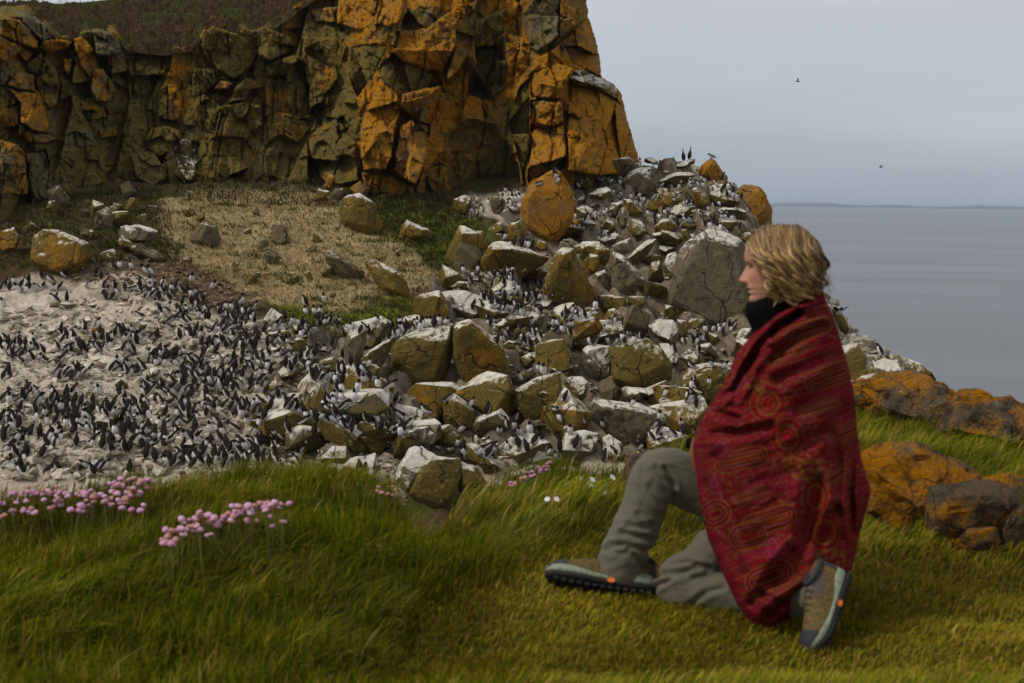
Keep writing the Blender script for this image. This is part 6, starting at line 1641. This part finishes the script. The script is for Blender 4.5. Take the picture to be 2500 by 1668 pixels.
    s = NT('wool_shawl'); cc = s.attr('Col')
    w1 = s.noise(s.pos(), 700., 2)
    m2 = s.bsdf(s.mix(1., cc, s.n('ShaderNodeCombineColor', {k: s.rng(w1, .3, .7, .8, 1.2, False) for k in range(3)}), 'MULTIPLY'), 1.0, .02, s.bump(s.noise(s.pos(), 500., 3), .35, .004), **{'Sheen Weight': .0})
    o = link('shawl', mesh_np('shawl', V.reshape(-1, 3) - PO, F_, m2, True, {'Col': col}), PERSON)
    tag(o, 'red wool shawl woven with gold paisley and medallions')
    # brown inner side turned out above the knee
    d = densify([(1700,1070,3.955,9),(1693,1092,3.95,9),(1691,1115,3.945,9),(1697,1140,3.94,7),(1703,1155,3.94,4)], 14); p, r_ = pts(d); v, q_, t_ = capped(p, r_ * .95, 12)
    s = NT('shawl_lining'); lm = s.bsdf(s.mix(s.noise(s.pos(), 60., 3), (.15, .065, .022), (.26, .12, .045)), .95, .1)
    tag(link('lining', mesh_np('lining', v - PO, [q_, t_], lm, True), o), 'brown inner edge of the shawl')
shawl()

# ------------------------------------------------------------------ hair
def hair():
    r_ = np.random.default_rng(61)
    cx, cy, rx, ry, Yc, B_ = 1915., 648., 104., 100., 3.925, .098
    V, Q, C, off = [], [], [], 0
    ROOT = np.array([(1826,585),(1842,570),(1862,560),(1885,552),(1910,549),(1940,551),(1965,562),(1985,580),(2000,602)], float)
    def lerp(tab, u): k = u * (len(tab) - 1); i = int(min(k, len(tab) - 2)); return tab[i] + (tab[i + 1] - tab[i]) * (k - i)
    MID = np.array([(1841,626),(1862,634),(1878,632),(1900,640),(1922,640),(1945,640),(1968,640),(1990,645),(2010,650)], float)
    MID2 = np.array([(1874,650),(1888,668),(1892,676),(1908,684),(1928,688),(1948,688),(1968,688),(1988,688),(2004,690)], float)
    END = np.array([(1896,690),(1888,722),(1890,736),(1905,738),(1930,742),(1952,742),(1964,734),(1986,722),(1996,706)], float)
    PAL = np.array([(.085, .045, .020), (.20, .11, .040), (.36, .20, .065), (.50, .315, .115), (.62, .43, .19)])
    npt = 26; tt = np.linspace(0, 1, npt); a3 = np.array([0, 2.094, 4.189])
    for lk in range(130):
        u = (lk % 65 + r_.random()) / 65.; layer = lk // 65
        ctrl = np.stack([lerp(ROOT, u), lerp(MID, u), lerp(MID2, u), lerp(END, u)]) + r_.normal(0, 4, (4, 2)) * np.array([[.6], [1], [1.1], [1.3]])
        if layer == 1: ctrl[3] = ctrl[2] + (ctrl[3] - ctrl[2]) * r_.uniform(.1, .7)
        # smooth path through the control points
        k = tt * 3; i = np.minimum(k.astype(int), 2); f = k - i
        pm = np.concatenate([[2 * ctrl[0] - ctrl[1]], ctrl, [2 * ctrl[3] - ctrl[2]]])
        p0, p1, p2, p3 = pm[i], pm[i + 1], pm[i + 2], pm[i + 3]; f = f[:, None]
        path = .5 * ((2 * p1) + (-p0 + p2) * f + (2 * p0 - 5 * p1 + 4 * p2 - p3) * f ** 2 + (-p0 + 3 * p1 - 3 * p2 + p3) * f ** 3)
        ph = 3.2 * u + .8 + .5 * math.sin(u * 31) + r_.normal(0, .15); am = r_.uniform(11, 15) * (1 - .5 * sstep(.8, 1, u))
        ww = sstep(.05, .4, tt) * np.sin(tt * 2 * math.pi * 2.2 + ph)
        path[:, 0] += am * ww
        # ends curl under
        if u < .85 and r_.random() < .8:
            cu = sstep(.72, 1, tt); rr = r_.uniform(9, 15); sg = -1 if u < .45 else 1
            path[:, 0] += sg * rr * np.sin(cu * 3.9) * cu; path[:, 1] += -rr * (1 - np.cos(cu * 3.9)) * .45 * cu
        lift = .002 + .016 * r_.random()
        tone = np.clip(1.9 + 1.5 * math.sin(np.round(u * 11) * 2.4) * .7 + r_.normal(0, .9) - 1.1 * sstep(.72, 1, u), 0, 4)  # tone per lock; the dark ones paint in shadow between blonde locks
        ns = 15
        for st in range(ns):
            o2 = r_.normal(0, 1, 2) * 2.6; wv = r_.normal(0, .25)
            pp = path + o2 * (.55 + .6 * tt[:, None]) * (1 - .55 * sstep(.8, 1, tt))[:, None]
            pp[:, 0] += 1.3 * np.sin(tt * 14 + wv * 8)
            e = ((pp[:, 0] - cx) / rx) ** 2 + ((pp[:, 1] - cy) / ry) ** 2
            Yd = Yc - (B_ + lift + r_.normal(0, .0025)) * np.sqrt(np.maximum(.03, 1.08 - e)) - .014 * np.cos(tt * 2 * math.pi * 2.2 + ph) * sstep(.05, .4, tt)
            Yd = np.where(pp[:, 1] > 700, np.minimum(Yd, Yc - .082 + .012 * r_.random() + .03 * sstep(1960, 2010, pp[:, 0])), Yd)
            w3 = P(pp[:, 0], pp[:, 1], Yd)
            rad = .00125 * np.interp(tt, [0, .1, .75, 1], [.6, 1, 1, .25])
            v, q = tube(w3, rad, 3)
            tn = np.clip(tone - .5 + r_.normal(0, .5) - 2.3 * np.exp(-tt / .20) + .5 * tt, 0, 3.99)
            kk = tn.astype(int); cc = PAL[kk] + (PAL[np.minimum(kk + 1, 4)] - PAL[kk]) * (tn - kk)[:, None]
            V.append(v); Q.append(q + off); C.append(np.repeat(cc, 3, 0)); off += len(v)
    # stray wisps blown back
    for k in range(140):          # single hairs lifting off the outline
        u = r_.random(); a = np.stack([lerp(ROOT, u), lerp(MID, u), lerp(MID2, u), lerp(END, u)]) + r_.normal(0, 6, (4, 2)); a[:, 0] += np.array([0, 2, 6, 10]) * (u - .35)
        pp = np.stack([np.interp(tt, [0, .33, .66, 1], a[:, j]) for j in range(2)], 1); pp[:, 0] += 7 * tt * np.sin(tt * 10 + k); pp[:, 1] += 2 * np.sin(tt * 9 + k * 2)
        e = ((pp[:, 0] - cx) / rx) ** 2 + ((pp[:, 1] - cy) / ry) ** 2
        v, q = tube(P(pp[:, 0], pp[:, 1], Yc - (B_ + .016 + .010 * r_.random()) * np.sqrt(np.maximum(.05, 1.1 - e))), .0006, 3)
        V.append(v); Q.append(q + off); C.append(np.tile(PAL[int(r_.integers(1, 5))], (len(v), 1))); off += len(v)
    for k in range(16):
        a = np.array([(1995 + r_.normal(0, 8), 640 + 12 * r_.normal()), (2015 + r_.normal(0, 5), 668 + r_.normal(0, 14)), (2022 + r_.normal(0, 6), 690 + r_.normal(0, 14)), (2028 + r_.normal(0, 9), 705 + r_.normal(0, 12))])
        pp = np.stack([np.interp(tt, [0, .35, .7, 1], a[:, j]) for j in range(2)], 1); pp[:, 1] += 3 * np.sin(tt * 7 + k)
        v, q = tube(P(pp[:, 0], pp[:, 1], np.full(npt, Yc - .02 + r_.normal(0, .02))), .0005, 3)
        V.append(v); Q.append(q + off); C.append(np.tile(PAL[2], (len(v), 1))); off += len(v)
    # heavier wavy locks lying over the finer hair
    seg = 10
    for k in range(46):
        u = ((k % 23) + .5 + r_.normal(0, .25)) / 23.; u = min(max(u, 0.), .999); top = k // 23
        ctrl = np.stack([lerp(ROOT, u) + np.array([0, 3]), lerp(MID, u), lerp(MID2, u), lerp(END, u)]) + r_.normal(0, 4, (4, 2))
        if top: ctrl = np.stack([ctrl[0] * .55 + ctrl[1] * .45, ctrl[1] * .4 + ctrl[2] * .6, ctrl[2] * .4 + ctrl[3] * .6, ctrl[3] + r_.normal(0, 6, 2)])
        q4 = tt * 3; i = np.minimum(q4.astype(int), 2); f = (q4 - i)[:, None]
        pm = np.concatenate([[2 * ctrl[0] - ctrl[1]], ctrl, [2 * ctrl[3] - ctrl[2]]]); p0, p1, p2, p3 = pm[i], pm[i + 1], pm[i + 2], pm[i + 3]
        path = .5 * ((2 * p1) + (-p0 + p2) * f + (2 * p0 - 5 * p1 + 4 * p2 - p3) * f ** 2 + (-p0 + 3 * p1 - 3 * p2 + p3) * f ** 3)
        ph = 3.2 * u + .8 + .5 * math.sin(u * 31) + r_.normal(0, .2) + (1.9 if top else 0); fr_ = 2.2 if not top else 1.7; am = r_.uniform(12, 18) * (1 - .5 * sstep(.75, 1, u))
        path[:, 0] += am * sstep(.03, .35, tt) * np.sin(tt * 6.283 * fr_ + ph); ctr = r_.normal(0, 9); path[:, 1] += ctr * tt ** 2
        cu = sstep(.74, 1, tt); rr = r_.uniform(8, 15); sg = -1 if (u < .5) == (r_.random() < .75) else 1
        path[:, 0] += sg * rr * np.sin(cu * 4.2) * cu; path[:, 1] += -rr * (1 - np.cos(cu * 4.2)) * .5 * cu
        e = ((path[:, 0] - cx) / rx) ** 2 + ((path[:, 1] - cy) / ry) ** 2
        Yd = Yc - (B_ + .016) * np.sqrt(np.maximum(.05, 1.08 - e)) - .014 * np.cos(tt * 6.283 * fr_ + ph) * sstep(.03, .35, tt)
        Yd = np.where(path[:, 1] > 700, np.minimum(Yd, Yc - .088 + .03 * sstep(1960, 2010, path[:, 0])), Yd)
        base = np.clip((3.3 if k % 2 else 1.3) + r_.normal(0, .5) - 1.2 * sstep(.7, 1, u), .2, 3.9)
        for st in range(9):       # each lock is a twist of thicker strands
            an = 6.283 * st / 9; tw = an + tt * 2.2
            rr2 = (2.6 + 1.4 * r_.random()) * np.interp(tt, [0, .15, .7, 1], [.5, 1, .95, .25])
            w3 = P(path[:, 0] + rr2 * np.cos(tw), path[:, 1] + .3 * rr2 * np.sin(tw), Yd + rr2 * np.sin(tw) * .0011)
            v, q = tube(w3, .0017 * np.interp(tt, [0, .1, .8, 1], [.5, 1, 1, .2]), 4)
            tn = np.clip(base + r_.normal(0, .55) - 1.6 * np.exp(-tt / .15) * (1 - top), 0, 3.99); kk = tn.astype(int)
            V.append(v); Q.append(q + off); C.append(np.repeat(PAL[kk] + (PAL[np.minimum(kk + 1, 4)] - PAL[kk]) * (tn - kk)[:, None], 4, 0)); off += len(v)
    # dense under-layer
    nu, nv = 48, 26; cap = []
    for i in range(nv):
        for j in range(nu):
            ph = i / (nv - 1) * math.pi * .80; th = 2 * math.pi * j / nu
            x = math.cos(th) * math.sin(ph); y = math.sin(th) * math.sin(ph); z = math.cos(ph)
            X = cx + 4 + (rx - 9) * x; Yp = cy - (ry - 7) * z
            if x < -.1: X = max(X, np.interp(Yp, [548, 600, 625, 655, 700, 740], [1840, 1826, 1836, 1868, 1890, 1892]))
            pt = P(np.array(X), np.array(Yp), np.array(Yc + .004)); pt = pt + np.array([0, .098 * y, 0]); cap.append(pt)
    cap = np.array(cap); cap += .004 * np.stack([fbm(cap * 40, 2)] * 3, 1)
    cq = np.array([(i * nu + j, (i + 1) * nu + j, (i + 1) * nu + (j + 1) % nu, i * nu + (j + 1) % nu) for i in range(nv - 1) for j in range(nu)])
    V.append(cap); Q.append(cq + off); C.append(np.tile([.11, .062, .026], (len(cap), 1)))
    s = NT('hair'); m_ = s.bsdf(s.attr('Col'), .42, .45)
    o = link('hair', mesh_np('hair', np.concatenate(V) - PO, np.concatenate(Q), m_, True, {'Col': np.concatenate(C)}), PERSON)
    tag(o, 'wavy blonde hair with dark roots cut at the jaw')
hair()

# ------------------------------------------------------------------ shoes
def shoe(label, heel, toe, up_hint, roll=0.0):
    """local frame: x heel to toe, z away from the sole"""
    heel, toe = np.asarray(heel, float), np.asarray(toe, float)
    ex = toe - heel; ln = np.linalg.norm(ex); ex /= ln; ez = np.asarray(up_hint, float); ez -= ex * (ez @ ex); ez /= np.linalg.norm(ez); ey = np.cross(ez, ex)
    root = empty('shoe', heel - PO); root.parent = PERSON; tag(root, label)
    k = ln / .285
    W = lambda v: (np.asarray(v) * k) @ np.stack([ex, ey, ez])
    xs = np.array([0, .006, .02, .05, .09, .13, .17, .205, .235, .258, .275, .285])
    hw = np.array([.004, .020, .031, .035, .034, .035, .041, .046, .043, .034, .020, .003])
    seg = 24
    def loft(name, z0, z1, grow, mat, parent=None, x0=0, x1=12, wob=0.0):
        V = []; n = 0
        for i in range(x0, x1):
            w_ = hw[i] + grow if 0 < i < 11 else hw[i]
            za, zb = z0(xs[i]), z1(xs[i]); a = np.linspace(0, 2 * math.pi, seg, endpoint=False)
            y = w_ * np.sign(np.cos(a)) * np.abs(np.cos(a)) ** .45; z = (za + zb) / 2 + (zb - za) / 2 * np.sign(np.sin(a)) * np.abs(np.sin(a)) ** .5
            V.append(np.stack([np.full(seg, xs[i] + (grow if i == 11 else -grow if i == 0 else 0)), y, z], 1)); n += 1
        V = np.concatenate(V); F_ = [(i * seg + j, i * seg + (j + 1) % seg, (i + 1) * seg + (j + 1) % seg, (i + 1) * seg + j) for i in range(n - 1) for j in range(seg)]
        V = np.concatenate([V, V[:seg].mean(0)[None], V[-seg:].mean(0)[None]]); c1, c2 = len(V) - 2, len(V) - 1
        T = [(c1, (j + 1) % seg, j) for j in range(seg)] + [(c2, (n - 1) * seg + j, (n - 1) * seg + (j + 1) % seg) for j in range(seg)]
        return link(name, mesh_np(name, W(V), [np.array(F_), np.array(T)], mat, True), root if parent is None else parent)
    rock = lambda x: .020 * max(0, (x - .20) / .085) ** 2 + .004 * max(0, (.03 - x) / .03)
    loft('outsole', lambda x: rock(x), lambda x: rock(x) + .016, .003, M_RUB)
    # lugs
    V, Q, off = [], [], 0
    for lx in np.arange(.018, .275, .020):
        for sy in (-.62, 0, .62):
            w_ = np.interp(lx, xs, hw) * .95; c = np.array([lx, sy * w_, rock(lx) - .003]); h = np.array([.0065, .0085 if sy else .008, .005])
            b = np.array([(a, b_, c_) for a in (-1, 1) for b_ in (-1, 1) for c_ in (-1, 1)]) * h + c
            V.append(b); Q.append(np.array([(0, 1, 3, 2), (4, 6, 7, 5), (0, 4, 5, 1), (2, 3, 7, 6), (0, 2, 6, 4), (1, 5, 7, 3)]) + off); off += 8
    o = link('tread', mesh_np('tread', W(np.concatenate(V)), np.concatenate(Q), M_RUB, False), root); o['kind'] = 'stuff'
    loft('midsole', lambda x: rock(x) + .014, lambda x: rock(x) + .034 + .006 * math.sin(x * 34) + (.010 if x < .06 else 0), .0015, M_MID)
    # upper
    top = np.interp(xs, [0, .01, .03, .06, .10, .14, .18, .22, .25, .27, .285], [.095, .108, .112, .108, .106, .098, .084, .074, .068, .060, .042])
    V = []; a = np.linspace(0, math.pi, 17)
    for i in range(12):
        w_ = max(hw[i] - .002, .004); bz = rock(xs[i]) + .026; narrow = 1 - .28 * np.sin(a) ** 2 * np.clip((top[i] - .05) / .05, 0, 1)
        y = w_ * np.cos(a) * narrow; z = bz + (top[i] - bz) * np.sin(a) ** .72
        V.append(np.stack([np.full(17, xs[i]), y, z], 1))
    V = np.concatenate(V); V[:, 2] += .0012 * fbm(V * 140, 2); F_ = [(i * 17 + j, i * 17 + j + 1, (i + 1) * 17 + j + 1, (i + 1) * 17 + j) for i in range(11) for j in range(16)]
    up = link('upper', mesh_np('upper', W(V), np.array(F_)[:, ::-1], M_SUEDE, True), root)
    # toe cap and heel counter, proud of the upper
    def shell(name, i0, i1, j0, j1, out, mat):
        g = V.reshape(12, 17, 3)[i0:i1, j0:j1].copy(); c = np.array([0, 0, .03]); d = g - np.array([g[:, :, 0].mean(), 0, .035]); d /= np.linalg.norm(d, axis=2)[:, :, None] + 1e-9
        g = g + d * out; r_, c_ = g.shape[:2]
        return link(name, mesh_np(name, W(g.reshape(-1, 3)), grid_faces(r_, c_)[:, ::-1], mat, True), up)
    shell('toe_cap', 8, 12, 0, 17, .003, M_DARK); shell('heel_counter', 0, 3, 0, 6, .002, M_DARK); shell('heel_counter', 0, 3, 11, 17, .002, M_DARK)
    for js in ((2, 7), (10, 15)): shell('side_panel', 3, 6, js[0], js[1], .0018, M_TAUPE)
    # padded collar and laces
    a = np.linspace(0, 2 * math.pi, 20); pth = np.stack([.052 + .045 * np.cos(a), .027 * np.sin(a), .102 + .006 * np.cos(a)], 1); v, q = tube(pth, .0075, 8)
    link('collar', mesh_np('collar', W(v), q, M_DARK, True), root)
    for lx in (.115, .135, .155, .175):
        tz = np.interp(lx, xs, top) - .004; b = np.linspace(-1, 1, 7); pth = np.stack([np.full(7, lx) + .004 * b, .022 * b, tz + .006 - .012 * b ** 2], 1); v, q = tube(pth, .0022, 6)
        link('lace', mesh_np('lace', W(v), q, M_LACE, True), root)
    # small orange badge on the edge of the sole, both sides and under the instep
    for c, nrm, t1 in (((.118, -.0395, .009), (0, -1, 0), (1, 0, 0)), ((.118, .0395, .009), (0, 1, 0), (1, 0, 0)), ((.035, -.0395, .010), (0, -1, 0), (1, 0, 0)), ((.118, 0, -.001), (0, 0, -1), (1, 0, 0))):
        c, nrm, t1 = map(lambda q_: np.array(q_, float), (c, nrm, t1)); t2 = np.cross(nrm, t1); a8 = np.arange(8) * math.pi / 4 + math.pi / 8
        ring = c + .0105 * np.cos(a8)[:, None] * t1 + .0075 * np.sin(a8)[:, None] * t2
        vv = np.concatenate([ring, ring + nrm * .003]); fq = np.array([(j, (j + 1) % 8, 8 + (j + 1) % 8, 8 + j) for j in range(8)]); ft = np.array([(8, 8 + j, 8 + j + 1) for j in range(1, 7)])
        link('badge', mesh_np('badge', W(vv), [fq, ft], M_BADGE, False), root)
    return root
def plain(name, a, b, sc, rough=.8, spec=.25, bm_=.2):
    s = NT(name); f = s.noise(s.pos(), sc, 4, .65)
    return s.bsdf(s.mix(s.rng(f, .3, .7), a, b), rough, spec, s.bump(f, bm_, .003))
M_RUB = plain('black_rubber', (.007, .007, .008), (.022, .020, .018), 160., .75, .3, .5)
M_MID = plain('mint_midsole', (.15, .185, .125), (.26, .31, .215), 70., .7)
M_SUEDE = plain('olive_suede', (.080, .052, .019), (.165, .112, .048), 130., .95, .1, .5)
M_DARK = plain('slate_rubber', (.020, .022, .028), (.040, .042, .050), 120., .7)
M_TAUPE = plain('taupe_webbing', (.06, .045, .036), (.11, .085, .070), 200., .85)
M_LACE = plain('brown_lace', (.05, .035, .02), (.10, .07, .04), 300.)
M_BADGE = plain('orange_badge', (.62, .13, .02), (.75, .22, .03), 90., .6)
hl = P(np.array(1598.), np.array(1458.), np.array(3.95)); to = P(np.array(1330.), np.array(1424.), np.array(3.96))
shoe('olive brown hiking shoe of the stretched out foot, sole edge showing', hl, to, np.array([.10, .72, .69]))
hl = P(np.array(2070.), np.array(1402.), np.array(3.60)); to = P(np.array(2000.), np.array(1606.), np.array(3.46))
shoe('hiking shoe of the folded leg standing on its toes behind the shawl', hl, to, np.array([-.95, -.25, .10]))
# ================================================================== AIR
def haze():
    x0, x1, y0, y1, z0, z1 = -20500, 20500, -3500, 24500, -18.5, 26.
    V = np.array([(x, y, z) for x in (x0, x1) for y in (y0, y1) for z in (z0, z1)], float)
    Q = np.array([(0, 1, 3, 2), (4, 6, 7, 5), (0, 4, 5, 1), (2, 3, 7, 6), (0, 2, 6, 4), (1, 5, 7, 3)])
    m_ = bpy.data.materials.new('sea_haze'); m_.use_nodes = True; t = m_.node_tree; t.nodes.clear()
    o = t.nodes.new('ShaderNodeOutputMaterial'); v = t.nodes.new('ShaderNodeVolumePrincipled')
    v.inputs['Color'].default_value = (.68, .82, 1.0, 1); v.inputs['Density'].default_value = 8.5e-5; v.inputs['Anisotropy'].default_value = 0.0
    t.links.new(v.outputs[0], o.inputs['Volume'])
    tag(link('haze', mesh_np('haze', V, Q, m_)), 'thin sea haze in front of the far coast', 'haze', kind='stuff')
haze()
SC.cycles.volume_bounces = 0
